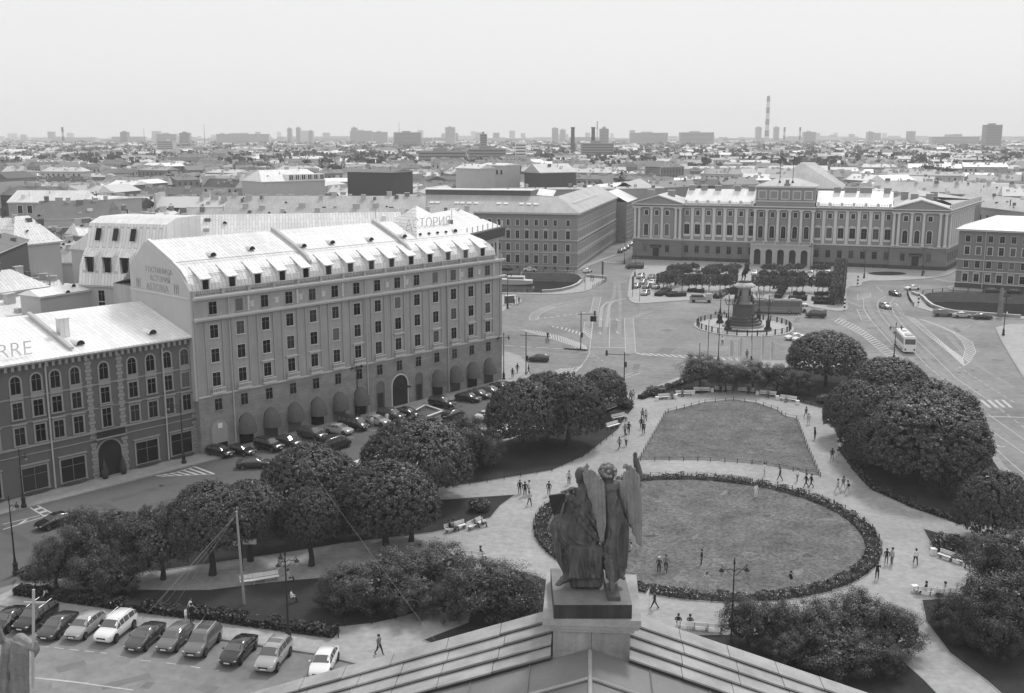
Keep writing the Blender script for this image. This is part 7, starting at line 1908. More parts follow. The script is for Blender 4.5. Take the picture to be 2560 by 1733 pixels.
for k in range(4):
    a = R(45 + 90 * k); q = MC + Vector((6.6 * math.cos(a), 6.8 * math.sin(a), .16))
    t = thing('candelabrum', '%s many-lamped bronze candelabrum round the monument' % ['rear right', 'rear left', 'front left', 'front right'][k], 'street lamp', q, 0, 'candelabra round the monument')
    MB().lathe([(.9, 0), (.9, .5), (.55, .8), (.5, 1.9), (.65, 2.1), (.25, 2.5), (.15, 3.4)], 10).build('pedestal', iron, t); MB().tube([(0, 0, 3), (0, 0, 7.6)], [.13, .07], 8).build('pole', iron, t)
    for j in range(5):
        b = 2 * math.pi * j / 5; d = Vector((math.cos(b), math.sin(b), 0)); z = 6.8
        ar = MB().tube([(0, 0, z - .7), d * .6 + Vector((0, 0, z - .8)), d * .95 + Vector((0, 0, z))], .05, 5).build('arm', iron, t); MB().lathe([(.08, -.1), (.2, .25), (.16, .6), (.03, .8)], 6, tuple(d * .95 + Vector((0, 0, z)))).build('lantern_glass', M('lantern_glass', .3), ar)
    MB().lathe([(.08, -.1), (.2, .25), (.16, .6), (.03, .8)], 6, (0, 0, 7.6)).build('lantern_glass', M('lantern_glass', .3), t)
t = thing('stone_curb', 'low dark stone bar in front of the monument steps', 'kerb', MC + Vector((0, -7.6, .16))); mb = MB()
arc = [Vector((math.sin(a_) * 7.6, -math.cos(a_) * 6.0 + 6.0, 0)) for a_ in [R(q) for q in range(-40, 41, 8)]]
strip(mb, arc, -.2, .2, 0, .35); mb.build('bar', dk, t)
# ================================================================ THE CATHEDRAL GABLE AND ITS STATUES
ra = R(-4.0); gc = Vector((math.sin(R(4)), math.cos(R(4)), 0))
A_ = gy(1475, 1497, 30.2)
gab = thing('cathedral_gable', 'pale stone gable of the cathedral with four stepped raking cornices', 'gable', A_, ra)
SL = .33
rs = random.Random(5)
ystep = [0.0, -.72, -1.3, -1.9, -2.5]
for side in (-1, 1):
    for k in range(4):
        x = 1.11
        zt = -k * .085
        while x < 15:
            L = rs.uniform(1.35, 1.75)
            x1 = x + L
            e = rs.uniform(-.006, .006); yj = rs.uniform(-.015, .015)
            X0, X1 = side * (x + .008), side * (x1 - .008)
            z0, z1 = zt - x * SL + e, zt - x1 * SL + e
            ya, yb = ystep[k] + (0 if k else .0), ystep[k + 1] + yj
            v = [(X0, yb, z0 - .3), (X1, yb, z1 - .3), (X1, ya, z1 - .3), (X0, ya, z0 - .3), (X0, yb, z0), (X1, yb, z1), (X1, ya, z1), (X0, ya, z0)]
            f = [(3, 2, 1, 0), (4, 5, 6, 7), (0, 1, 5, 4), (1, 2, 6, 5), (2, 3, 7, 6), (3, 0, 4, 7)]
            if side < 0: f = [tuple(reversed(q)) for q in f]
            MB().grid(f, v).build('stone_slab', stone_c, gab)
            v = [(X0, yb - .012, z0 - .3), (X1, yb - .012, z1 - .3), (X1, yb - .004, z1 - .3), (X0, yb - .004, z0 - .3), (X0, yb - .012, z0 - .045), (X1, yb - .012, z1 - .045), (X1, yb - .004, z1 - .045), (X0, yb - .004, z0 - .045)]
            MB().grid(f, v).build('riser', M('shaded_sooty_riser', .05, .9, .5, 1.2), gab)  # shade under each step, with its weathering, painted into the dark riser colour
            # thin shadowed sheet lip overhanging the riser
            v = [(X0, yb - .035, z0 - .045), (X1, yb - .035, z1 - .045), (X1, yb + .02, z1 - .045), (X0, yb + .02, z0 - .045), (X0, yb - .035, z0 + .012), (X1, yb - .035, z1 + .012), (X1, yb + .02, z1 + .012), (X0, yb + .02, z0 + .012)]
            MB().grid(f, v).build('slab_lip', stone_c if rs.random() < .8 else stone_sh, gab)
            x = x1
    mb = MB(); s = side
    v = [(0, -7.5, -.40), (s * 16, -7.5, -.40 - 16 * SL), (s * 16, ystep[4] + .05, -.40 - 16 * SL), (0, ystep[4] + .05, -.40)]
    mb.face(v if s > 0 else v[::-1]); mb.build('roof_sheet', stone_sh, gab)
    for q in range(9):
        MB().tube([(s * (1.7 + q * 1.7), -7.5, -.39 - (1.7 + q * 1.7) * SL), (s * (1.7 + q * 1.7), ystep[4], -.39 - (1.7 + q * 1.7) * SL)], .03, 4).build('roof_seam', stone_sh, gab)
MB().box(-16, 16, -7.4, -.02, -9, -6.0).build('wall', stone_c, gab)
MB().grid([(0, 1, 2, 3)], [(-15, .0, -.3 - 15 * SL), (0, .0, -.3), (0, .0, -9), (-15, .0, -9)]).grid([(0, 3, 2, 1)], [(15, .0, -.3 - 15 * SL), (0, .0, -.3), (0, .0, -9), (15, .0, -9)]).build('gable_face', stone_c, gab)
MB().tube([(0, -7.5, -.38), (0, -2.6, -.38)], .06, 6).build('ridge_roll', stone_c, gab)
v0 = -.28
mb = MB()
for s in (-1, 1): mb.tube([(s * 5, -4.2, v0 - .1 - 5 * SL), (s * .05, -4.2, v0 - .08)], .05, 6); 
mb.build('snow_rail', stone_c, gab, kind='stuff')
MB().box(-.35, -.05, -6.1, -5.8, -.9, -.1).tube([(-.35, -6, -.1), (-.1, -6, .1), (.1, -6, -.1)], .05, 5).build('roof_hook', iron, gab, kind='stuff')
# pedestal
pdz = gy(1480, 1551, 27.6).z
pedp = gy(1478, 1551, 27.6)
PY0 = pedp.y
ped = thing('pedestal', 'pale stone pedestal block at the apex of the gable under the angel group', 'pedestal', (pedp.x + .02, PY0 + .05, pdz), ra)
ped.scale = (.925, 1, 1)
for nm, bx in (('slab', (-1.5, 1.5, 0, 3.2, -.22, 0)), ('cornice', (-1.42, 1.42, .06, 3.1, -.34, -.22)), ('cornice', (-1.3, 1.3, .14, 3.0, -.46, -.34))):
    MB().box(*bx).build(nm, stone_c, ped)
for i in range(2):
    for j in range(3):
        x0 = -1.18 if i == 0 else rs.uniform(-.1, .1) + .006; x1 = 1.18 if i else x0 + 1.17
        if i: x0 = -.0 + .006; x1 = 1.18
        else: x0 = -1.18; x1 = -.006
        MB().box(x0, x1, .2, 2.9, -.46 - .62 * (j + 1) + .006, -.46 - .62 * j).build('stone_block', M('weathered_block', .27, .85, .5, 1.2, fine=.2, streak=.5), ped)
for s in (-1, 1):
    MB().grid([(0, 1, 2, 3), (0, 3, 7, 4), (0, 4, 5, 1)] if s > 0 else [(3, 2, 1, 0), (4, 7, 3, 0), (1, 5, 4, 0)], [(0, .1, -1.95), (s * 1.2, .1, -2.3), (s * 1.2, .1, -3.2), (0, .1, -3.2), (0, -.9, -2.1), (s * 1.2, -.9, -2.45), (s * 1.2, -.9, -3.2), (0, -.9, -3.2)]).build('ridge_flashing', stone_sh, ped)
# ---- sculpting helper: overlapping forms fused into one skin
def sculpt(name, mb, mat, voxel, parent=None, loc=None, smooth=3, disp=None):
    me = mb.mesh(name, mat)
    o = bpy.data.objects.new(name, me); col.objects.link(o)
    r_ = o.modifiers.new('r', 'REMESH'); r_.mode = 'VOXEL'; r_.voxel_size = voxel; r_.use_smooth_shade = True
    s_ = o.modifiers.new('s', 'SMOOTH'); s_.factor = .5; s_.iterations = smooth
    bpy.context.view_layer.update()
    out = bpy.data.meshes.new_from_object(o.evaluated_get(bpy.context.evaluated_depsgraph_get()))
    bpy.data.objects.remove(o)
    if disp:
        nn = [Vector(v.normal) for v in out.vertices]; cc = [Vector(v.co) for v in out.vertices]
        for v, n_, c in zip(out.vertices, nn, cc):
            v.co = c + n_ * disp(c, n_)
    if not out.materials: out.materials.append(mat)
    for p_ in out.polygons: p_.use_smooth = True
    out.name = name
    return place(name, out, parent, loc)
def cloth(zmax, xarm, amp):
    def f(c, n_):
        if c.z > zmax or c.x > xarm: return .006 * noise.noise(c * 6)
        # hanging folds: sharp ridges running down, leaning with the body
        q = Vector(((c.x + .18 * math.sin(c.z * 1.3)) * 5.2, c.y * 4.0, c.z * .75))
        r_ = 1 - abs(noise.noise(q)) * 3.2
        q2 = Vector((c.x * 11, c.y * 9, c.z * 1.6 + 7)); r2 = 1 - abs(noise.noise(q2)) * 3
        k = max(0, 1 - abs(n_.z) * 1.1)
        return amp * k * (max(-1, r_) * .75 + max(-1, r2) * .4) - amp * .3
    return f
def feather(c, n_):
    return .018 * math.sin(c.x * 55 + 2.5 * c.z) + .006 * noise.noise(c * 9)
# enlargement (1340,1120, x3.575): X = (x-560)/304, Z from the ray at each depth
STY = PY0 + 1.35
S0 = Vector((pedp.x + .05, STY, pdz + .42))
def sp(x, y, dy=0.0):
    """point of the statue group seen at (x, y) in the enlargement, dy metres behind its middle plane"""
    p = gy(1340 + x / 3.575, 1120 + y / 3.575, STY + dy)
    return p - S0
grp = thing('statue_group', 'weathered grey group of a seated draped saint and standing winged angel seen from behind', 'statue', S0)
MB().box(-1.1, 1.1, -1.25, 1.3, -.42, -.012).build('plinth', M('bronze_plinth', .05, .6, .5, 1.2, streak=.9), grp)
MB().box(-1.09, 1.09, -1.24, 1.29, -.012, 0.0).build('plinth_top', M('plinth_top_sheet', .2, .8, .4, 2, fine=.3), grp)
MB().box(.45, .8, -1.0, .6, .002, .12).build('rock', bronze, grp)
def chain(mb, pts, rs, n=10):
    """(x, y, dy) picture points -> tapered limb with round joints"""
    P_ = [sp(*p) for p in pts]
    mb.tube(P_, rs, n)
    for p, r_ in zip(P_, rs): mb.ell(tuple(p), (r_, r_, r_), n, 7)
u_ = 1 / 304
B = MB()
# standing angel: legs, hips, back, shoulders
chain(B, [(690, 1150, -.1), (700, 1000, -.05), (700, 850, 0), (705, 700, 0), (700, 560, 0), (690, 440, .02), (690, 370, .02)], [.20, .27, .33, .34, .33, .34, .25])
chain(B, [(770, 1130, .1), (765, 1000, .08), (760, 860, .05), (745, 700, .02)], [.09, .17, .24, .28])
chain(B, [(640, 1060, -.15), (650, 960, -.15), (670, 840, -.1)], [.16, .2, .26])
chain(B, [(590, 400, .0), (640, 360, .0), (740, 350, .0), (800, 380, .0)], [.2, .22, .22, .2])
chain(B, [(648, 340, .05), (645, 270, .1)], [.14, .13])
# its bare lower leg and foot, stepping back
chain(B, [(648, 1010, -.35), (665, 1120, -.42), (675, 1210, -.5), (680, 1270, -.55)], [.12, .125, .08, .065])
chain(B, [(680, 1280, -.55), (700, 1325, -.75)], [.07, .05])
chain(B, [(740, 1090, .05), (765, 1150, 0), (785, 1165, -.05)], [.1, .09, .06])
# raised arm
chain(B, [(850, 380, .25), (900, 330, .3), (922, 255, .3), (905, 170, .3), (892, 105, .3)], [.17, .15, .135, .11, .085])
for a_, b2 in ((870, 58), (881, 44), (892, 42), (902, 54)): chain(B, [(888, 88, .3), ((888 + a_) / 2, 70, .3), (a_, b2, .3)], [.06, .04, .028], 6)
chain(B, [(888, 95, .3), (886, 70, .3)], [.06, .055])
# heads
B.ell(tuple(sp(640, 222, .12)), (.23, .24, .27), 12, 8)
B.ell(tuple(sp(405, 240, .1)), (.19, .21, .24), 12, 8); B.ell(tuple(sp(395, 295, .2)), (.13, .14, .13), 10, 7); chain(B, [(410, 290, .1), (425, 345, .08)], [.14, .14])
# seated saint: back, lap, knees, cloak down to the foot
chain(B, [(430, 390, .05), (430, 520, 0), (430, 640, 0), (440, 760, 0), (450, 850, 0)], [.24, .36, .42, .44, .36])
chain(B, [(330, 470, .15), (310, 600, .15), (300, 700, .1), (330, 820, .05)], [.22, .34, .38, .38])
chain(B, [(400, 430, .2), (330, 420, .25), (280, 430, .3)], [.2, .15, .1])
chain(B, [(240, 640, .2), (205, 700, .25), (185, 740, .3)], [.26, .26, .2])
chain(B, [(200, 740, .2), (205, 850, .15), (235, 960, .1), (265, 1060, .0), (290, 1120, -.05)], [.2, .2, .19, .17, .15])
chain(B, [(300, 860, .1), (290, 960, .05), (300, 1060, 0)], [.3, .24, .18])
chain(B, [(115, 740, .35), (135, 735, .3)], [.055, .07])
chain(B, [(300, 1150, -.15), (255, 1175, -.2), (205, 1215, -.25)], [.15, .14, .08])
# arm resting on the book edge
chain(B, [(480, 400, 0), (440, 420, 0), (390, 390, .05), (340, 365, .1), (322, 368, .12)], [.15, .12, .10, .07, .06])
for q in (-10, 0, 10, 20): chain(B, [(330, 366 + q * .3, .12), (305, 372 + q, .15), (295, 385 + q, .15)], [.03, .025, .018], 6)
# the draped seat block
for xx in (330, 380, 430, 480, 530, 560):
    chain(B, [(xx, 890, -.25), (xx + rs.uniform(-6, 6), 1030, -.32), (xx - 5, 1150, -.38)], [.12, .1, .11], 8)
bx0 = sp(310, 890, -.15); bx1 = sp(575, 1160, .3)
B.box(bx0.x, bx1.x, -.3, .4, .08, sp(440, 880, -.1).z)
# folds: long ridges laid over the cloth
fold = [([(275, 410, -.05), (330, 540, -.28), (420, 700, -.4), (520, 800, -.42), (590, 850, -.38)], .05), ([(300, 400, -.05), (380, 540, -.32), (470, 690, -.42), (560, 800, -.42)], .045), ([(340, 420, -.1), (420, 520, -.34), (500, 650, -.4), (570, 760, -.4)], .04),
        ([(230, 600, .0), (260, 720, -.2), (330, 830, -.35), (450, 870, -.4)], .045), ([(210, 640, 0), (225, 760, -.15), (270, 850, -.25), (330, 880, -.3)], .04), ([(180, 680, .1), (185, 800, .0), (215, 930, -.08), (255, 1050, -.15)], .045), ([(155, 700, .2), (165, 820, .1), (195, 940, .05), (240, 1060, -.05)], .04),
        ([(250, 820, -.1), (265, 940, -.15), (295, 1050, -.18), (330, 1120, -.2)], .045), ([(300, 860, -.25), (285, 960, -.22), (300, 1060, -.2)], .04), ([(250, 480, .0), (245, 560, -.05), (225, 620, .0)], .05), ([(400, 460, -.3), (370, 560, -.38), (380, 680, -.42)], .035), ([(470, 460, -.3), (500, 560, -.36), (540, 680, -.36)], .035)]
for i in range(11):
    x = 615 + i * 20
    fold.append(([(x * .5 + 345 + rs.uniform(-6, 6), 400 + abs(i - 5) * 14, -.24), (x * .75 + 175 + rs.uniform(-8, 8), 620, -.3), (x + rs.uniform(-8, 8), 850, -.26 + abs(i - 5) * .012), (x * .92 + 55 + rs.uniform(-6, 6), 1080, -.2 + abs(i - 5) * .02)], .032))
for pts, r_ in fold:
    P_ = [sp(*p) for p in pts]; Q = smooth_line(P_, 2); n_ = len(Q)
    B.tube(Q, [r_ * (.45 + .75 * math.sin(math.pi * (i + .7) / (n_ + .4))) for i in range(n_)], 7)
chain(B, [(300, 420, -.05), (265, 430, .1), (262, 520, .12), (215, 610, .2)], [.06, .08, .08, .1])
chain(B, [(620, 960, -.3), (650, 985, -.4), (680, 1000, -.35)], [.06, .055, .06])
sculpt('figures', B, bronze, .023, grp, smooth=1, disp=cloth(3.05, .95, .07))
# curly hair of the angel
Hh = MB()
for i in range(46):
    a = rs.uniform(0, 6.28); e = rs.uniform(-.3, 1.0); c = sp(640, 215, .12)
    d = Vector((math.cos(a) * math.sqrt(1 - min(1, e * e)), math.sin(a) * math.sqrt(1 - min(1, e * e)), e))
    Hh.ell(tuple(c + Vector((d.x * .235, d.y * .25, d.z * .23))), (.062, .062, .055), 7, 5)
sculpt('curls', Hh, bronze_l, .018, grp, smooth=1)
# wings: long feathers laid side by side on an arched leading edge
def wing(name, edge_pts, tip_pts, nrow, th):
    Wm = MB()
    n = 9
    E1 = resample(smooth_line([sp(*p) for p in edge_pts], 2), 26); E2 = resample(smooth_line([sp(*p) for p in tip_pts], 2), 26)
    for j in range(n):
        t = j / (n - 1)
        pts = [a.lerp(b, t) for a, b in zip(E1, E2)]
        L0 = int(1 + t * 3); L1 = len(pts) - int((1 - t) * 1)
        seg = pts[L0:L1]
        m = len(seg)
        Wm.tube(seg, [th * (.55 + .75 * math.sin(math.pi * min(1, (i + 2) / (m * .9)))) if i < m - 3 else th * .5 for i in range(m)], 7)
    # short covert feathers over the shoulder of the wing
    for r_ in range(nrow):
        for j in range(7):
            t = (j + .5 * (r_ % 2)) / 7; i = 2 + r_ * 2
            p = E1[i].lerp(E2[i], t) + Vector((0, -.045, 0)); q = E1[min(25, i + 3)].lerp(E2[min(25, i + 3)], t) + Vector((0, -.05, 0))
            Wm.tube([p, p.lerp(q, .6), q], [.035, .04, .012], 6)
    Wm.tube(E1, [th * 1.2 * (1 - i / 30) for i in range(26)], 8)
    return sculpt(name, Wm, bronze_l, .02, grp, smooth=0, disp=feather)
wing('wing', [(470, 150, -.2), (432, 190, -.22), (450, 300, -.3), (500, 450, -.4), (540, 620, -.45), (575, 820, -.45)], [(480, 150, -.2), (535, 220, -.15), (600, 330, -.15), (612, 500, -.25), (608, 680, -.35), (604, 835, -.42)], 7, .06)
wing('wing', [(790, 160, -.1), (880, 190, .0), (915, 330, .05), (925, 550, .05), (945, 740, .0), (945, 870, -.05)], [(785, 165, -.1), (770, 260, -.25), (770, 400, -.35), (830, 560, -.3), (870, 740, -.15), (925, 870, -.08)], 7, .07)
chain_m = MB(); chain(chain_m, [(790, 480, -.3), (830, 600, -.2), (850, 700, -.1)], [.12, .12, .05]); sculpt('wing_root', chain_m, bronze, .03, grp)
# the open book
q = [sp(112, 428, .35), sp(265, 408, .1), sp(258, 555, .1), sp(190, 615, .15), sp(160, 612, .3)]
bm2 = MB(); off_ = Vector((.03, .09, 0)); bm2.v = [tuple(p) for p in q] + [tuple(p + off_) for p in q]
bm2.f = [(0, 1, 2, 3, 4), (9, 8, 7, 6, 5)] + [(k, (k + 5), (k + 1) % 5 + 5, (k + 1) % 5) for k in range(5)]; bm2.m = [0] * 7
bm2.build('book', M('bronze_book', .03, .6), grp)
# ---- the lower left statue, mostly outside the frame
L0 = gy(50, 1712, 27.5)
ls = thing('robed_statue', 'robed stone-grey statue at the lower left corner holding a tall cross staff', 'statue', L0)
def lp(x, y, dy=0): return gy(x, y, 27.5 + dy) - L0
C = MB()
def chain2(pts, rs_, n=9):
    P_ = [lp(*p) for p in pts]; C.tube(P_, rs_, n)
    for p, r_ in zip(P_, rs_): C.ell(tuple(p), (r_, r_, r_), n, 6)
chain2([(30, 1625, 0), (30, 1690, 0), (30, 1800, 0), (30, 1950, 0)], [.30, .38, .42, .46])
chain2([(2, 1600, 0), (-10, 1570, 0)], [.13, .12]); C.ell(tuple(lp(-14, 1548, 0)), (.17, .19, .23), 10, 7)
chain2([(50, 1600, -.1), (74, 1612, -.2), (86, 1622, -.3)], [.2, .15, .1])
for k in range(9): chain2([(30 + k * 4.6, 1604 + k * 2, -.35), (28 + k * 5, 1665, -.42), (28 + k * 5, 1760, -.42), (28 + k * 5, 1930, -.4)], [.04, .055, .06, .06], 6)
chain2([(88, 1640, -.3), (96, 1622, -.3), (90, 1606, -.3), (80, 1610, -.3)], [.05, .055, .055, .05], 7)
sculpt('figure', C, bronze_l, .025, ls, smooth=1, disp=cloth(1.2, 9, .03))
MB().tube([lp(83, 1720, -.35), lp(83, 1640, -.33), lp(84, 1474, -.3)], .04, 8).build('staff', steel, ls); MB().tube([lp(60, 1507, -.3), lp(113, 1507, -.3)], .035, 8).build('crossbar', steel, ls)
MB().box(-1.2, 1.2, -1, 1, -4, -2.6).build('plinth', stone_c, ls)
# ================================================================ THE CITY BEYOND
rc = random.Random(11)
WM = [M('far_wall_a', .27, .9, .1, .1), M('far_wall_b', .46, .9, .1, .1), M('far_wall_c', .2, .9, .1, .1), M('far_wall_d', .11, .9, .1, .1)]
RM = [M('far_roof_a', .56, .6, .15, .05), M('far_roof_b', .34, .6, .15, .05), M('far_roof_c', .16, .6, .15, .05), M('far_roof_d', .8, .5, .1, .05), M('far_roof_e', .09, .6, .1, .05)]
WMN = ['grey', 'pale', 'mid-grey', 'dark']; RMN = ['light grey', 'grey', 'dark grey', 'bright', 'blackish']
def house_meshes(L, Dp, H, rise, hip, wing, seed):
    r_ = random.Random(seed)
    w_ = MB().box(0, L, 0, Dp, 0, H)
    if wing: w_.box(0 if wing == 1 else L - 12, 12 if wing == 1 else L, Dp, Dp + 20, 0, H - .02)
    rf = MB(); o = .5; hp = hip
    rf.grid([(0, 1, 5, 4), (2, 3, 4, 5), (1, 2, 5), (3, 0, 4)], [(-o, -o, H + .02), (L + o, -o, H + .02), (L + o, Dp + o, H + .02), (-o, Dp + o, H + .02), (hp, Dp / 2, H + rise), (L - hp, Dp / 2, H + rise)])
    if wing:
        x0, x1 = (-o, 12 + o) if wing == 1 else (L - 12 - o, L + o)
        rf.grid([(0, 1, 4, 3), (1, 2, 5, 4), (3, 4, 5)], [(x0, Dp / 2, H + .03), ((x0 + x1) / 2, Dp / 2, H + rise * .9), (x1, Dp / 2, H + .03), (x0, Dp + 20, H + .03), ((x0 + x1) / 2, Dp + 20, H + rise * .9), (x1, Dp + 20, H + .03)])
    wi = MB(); n = int(L / 3.1)
    for z in [H - 3.2 - 3.4 * k for k in range(int((H - 2) / 3.4))][:3]:
        for k in range(n):
            x = (k + .5) * L / n; wi.face([(x - .6, -.04, z), (x + .6, -.04, z), (x + .6, -.04, z + 1.9), (x - .6, -.04, z + 1.9)])
    ch = MB()
    for k in range(max(3, int(L / 5))):
        x = r_.uniform(2, L - 2); yy = r_.uniform(Dp * .3, Dp * .6); zz = H + rise * (1 - abs(yy - Dp / 2) / (Dp / 2)) - .4
        a, b = r_.uniform(.35, 1.5), r_.uniform(.3, .7)
        ch.box(x - a, x + a, yy - b, yy + b, zz - .5, zz + r_.uniform(1, 2.2))
    if r_.random() < .5:
        xf = 0 if r_.random() < .5 else L - .6
        ch.box(xf, xf + .6, -.3, Dp + .3, H - 4, H + rise + 1.2)
    for k in range(int(L / 4)):
        x = r_.uniform(1, L - 2); yy = r_.uniform(.5, Dp * .45); zz = H + rise * yy / (Dp / 2)
        ch.box(x, x + r_.uniform(.4, 1.3), yy, yy + .8, zz - .5, zz + r_.uniform(.4, 1.1))
    return (w_.mesh('wall', WM[0]), rf.mesh('roof', RM[0]), wi.mesh('window', glass_far), ch.mesh('chimney', WM[1]))
HM = []
for k in range(22):
    L = rc.uniform(13, 44); HM.append((L, house_meshes(L, rc.uniform(9, 14), rc.uniform(14.5, 22), rc.uniform(1.6, 3.8), rc.choice([0, 0, 0, 0, 3]), rc.choice([0, 0, 1, 2]), k)))
def spot_ok(x, y):
    # keep clear of what is already built (palace block, quay house, hotel block, square)
    if y < 395 and x > -70: return False
    if y < 350: return False
    q = Vector((x, y, 0)) - po; a_, b_2 = q.dot(pu), q.dot(pn)
    if -45 < a_ < 125 and -80 < b_2 < 70: return False
    q = Vector((x, y, 0)) - mo; a_, b_2 = q.dot(md), q.dot(sd_)
    if -75 < a_ < 30 and -20 < b_2 < 190: return False
    return True
NEARNAMES = [(-9e9, 'at the far left'), (-.40, 'left of the dormer-row house'), (-.24, 'behind the hotel gable'), (-.12, 'behind the hotel roof'), (.0, 'behind the quay house'), (.12, 'behind the side street'), (.2, 'left of the palace flags'), (.3, 'right of the palace flags'), (.38, 'above the right pavilion')]
city = []
y = 262.0
while y < 4200:
    stp = 25 + y * .014
    half = .52 * y + 40
    x = -half + rc.uniform(0, 25)
    rowang = R(rc.choice([-19, -13, -13, -9, -16, 4])); SLp = math.tan(rowang)
    while x < half:
        yy = y + (x * SLp) % 40 - 20 + rc.uniform(-3, 3)
        k = rc.randrange(len(HM)); L = HM[k][0]
        rz = rowang if rc.random() < .8 else rowang + R(rc.choice([-62, 62, 12]))
        if spot_ok(x, yy) and spot_ok(x + L, yy) and rc.random() < (.93 if y < 1500 else .8):
            city.append((x, yy, rz, k, rc.choices(range(4), [4, 4, 3, 1.6])[0], rc.choices(range(5), [4, 4, 4, 1.8, 2.2])[0], rc.uniform(.86, 1.14)))
        x += L + rc.choice([0, 0, 1, 1, 9])
    y += stp
city.sort(key=lambda c: c[1])
near, far = city[:290], city[290:]
cnt = {}
for (x, yy, rz, k, wm_, rm_, hs) in near:
    s_ = x / yy; nm = [n_ for lim, n_ in NEARNAMES if s_ >= lim][-1]
    band = int((yy - 250) / 60)
    key = (nm, band)
    cnt[key] = cnt.get(key, 0) + 1
    t = place('town_house', None, None, (x, yy, 0), rz)
    t.scale = (1, 1, hs)
    bandn = ['nearest', 'second', 'third', 'fourth', 'fifth', 'sixth', 'seventh', 'eighth', 'ninth', 'tenth', 'eleventh', 'twelfth', 'thirteenth', 'fourteenth', 'fifteenth', 'sixteenth', 'seventeenth', 'eighteenth', 'nineteenth', 'twentieth'][min(19, band)]
    posn = ['first', 'second', 'third', 'fourth', 'fifth', 'sixth', 'seventh', 'eighth', 'ninth', 'tenth', 'eleventh', 'twelfth', 'thirteenth', 'fourteenth'][min(13, cnt[key] - 1)]
    tag(t, '%s house, %s roof, %s in %s row %s' % (WMN[wm_], RMN[rm_], posn, bandn, nm), 'building', 'town houses beyond the square')
    me = HM[k][1]
    for nm2, m_, mat in (('wall', me[0], WM[wm_]), ('roof', me[1], RM[rm_]), ('windows', me[2], None), ('chimneys', me[3], None)):
        o = place(nm2, m_, t)
        if mat: o.material_slots[0].link = 'OBJECT'; o.material_slots[0].material = mat
        else: o['kind'] = 'stuff'
# beyond: one mass of thousands of houses
V = []; F = []; MI = []
MW = 4
for (x, yy, rz, k, wm_, rm_, hs) in far:
    L, D_, H = HM[k][0], 14, (16.5 + 3 * ((k * 7) % 5) / 5) * hs; c_, s_ = math.cos(rz), math.sin(rz)
    rise = rc.uniform(1.5, 3.6); hp = rc.choice([0, 0, 0, 4])
    def T(a, b, z): return (x + a * c_ - b * s_, yy + a * s_ + b * c_, z)
    i = len(V)
    V += [T(0, 0, 0), T(L, 0, 0), T(L, D_, 0), T(0, D_, 0), T(0, 0, H), T(L, 0, H), T(L, D_, H), T(0, D_, H), T(hp, D_ / 2, H + rise), T(L - hp, D_ / 2, H + rise)]
    for f, m_ in (((0, 1, 5, 4), wm_), ((1, 2, 6, 5), wm_), ((2, 3, 7, 6), wm_), ((3, 0, 4, 7), wm_), ((4, 5, 9, 8), MW + rm_), ((6, 7, 8, 9), MW + rm_), ((5, 6, 9), MW + rm_ if hp else wm_), ((7, 4, 8), MW + rm_ if hp else wm_)):
        F.append(tuple(i + q for q in f)); MI.append(m_)
    if yy < 1900:
        n = int(L / 3.4)
        for z in (H - 3, H - 6.4):
            for q in range(n):
                a = (q + .5) * L / n; i = len(V); V += [T(a - .55, -.08, z), T(a + .55, -.08, z), T(a + .55, -.08, z + 1.8), T(a - .55, -.08, z + 1.8)]; F.append((i, i + 1, i + 2, i + 3)); MI.append(9)
    for q in range(rc.randrange(1, 4)):
        a = rc.uniform(2, L - 2); i = len(V); e = rc.uniform(.6, 1.6); z0, z1 = H + rise * .5, H + rise + rc.uniform(.6, 1.8)
        V += [T(a - e, 6, z0), T(a + e, 6, z0), T(a + e, 7.5, z0), T(a - e, 7.5, z0), T(a - e, 6, z1), T(a + e, 6, z1), T(a + e, 7.5, z1), T(a - e, 7.5, z1)]
        for f in ((0, 1, 5, 4), (1, 2, 6, 5), (3, 0, 4, 7), (4, 5, 6, 7)): F.append(tuple(i + w2 for w2 in f)); MI.append(1)
me = bpy.data.meshes.new('distant_city'); me.from_pydata(V, [], F)
for m in WM + RM + [glass_far]: me.materials.append(m)
me.polygons.foreach_set('material_index', MI); me.update()
place('distant_city', me, kind='stuff')
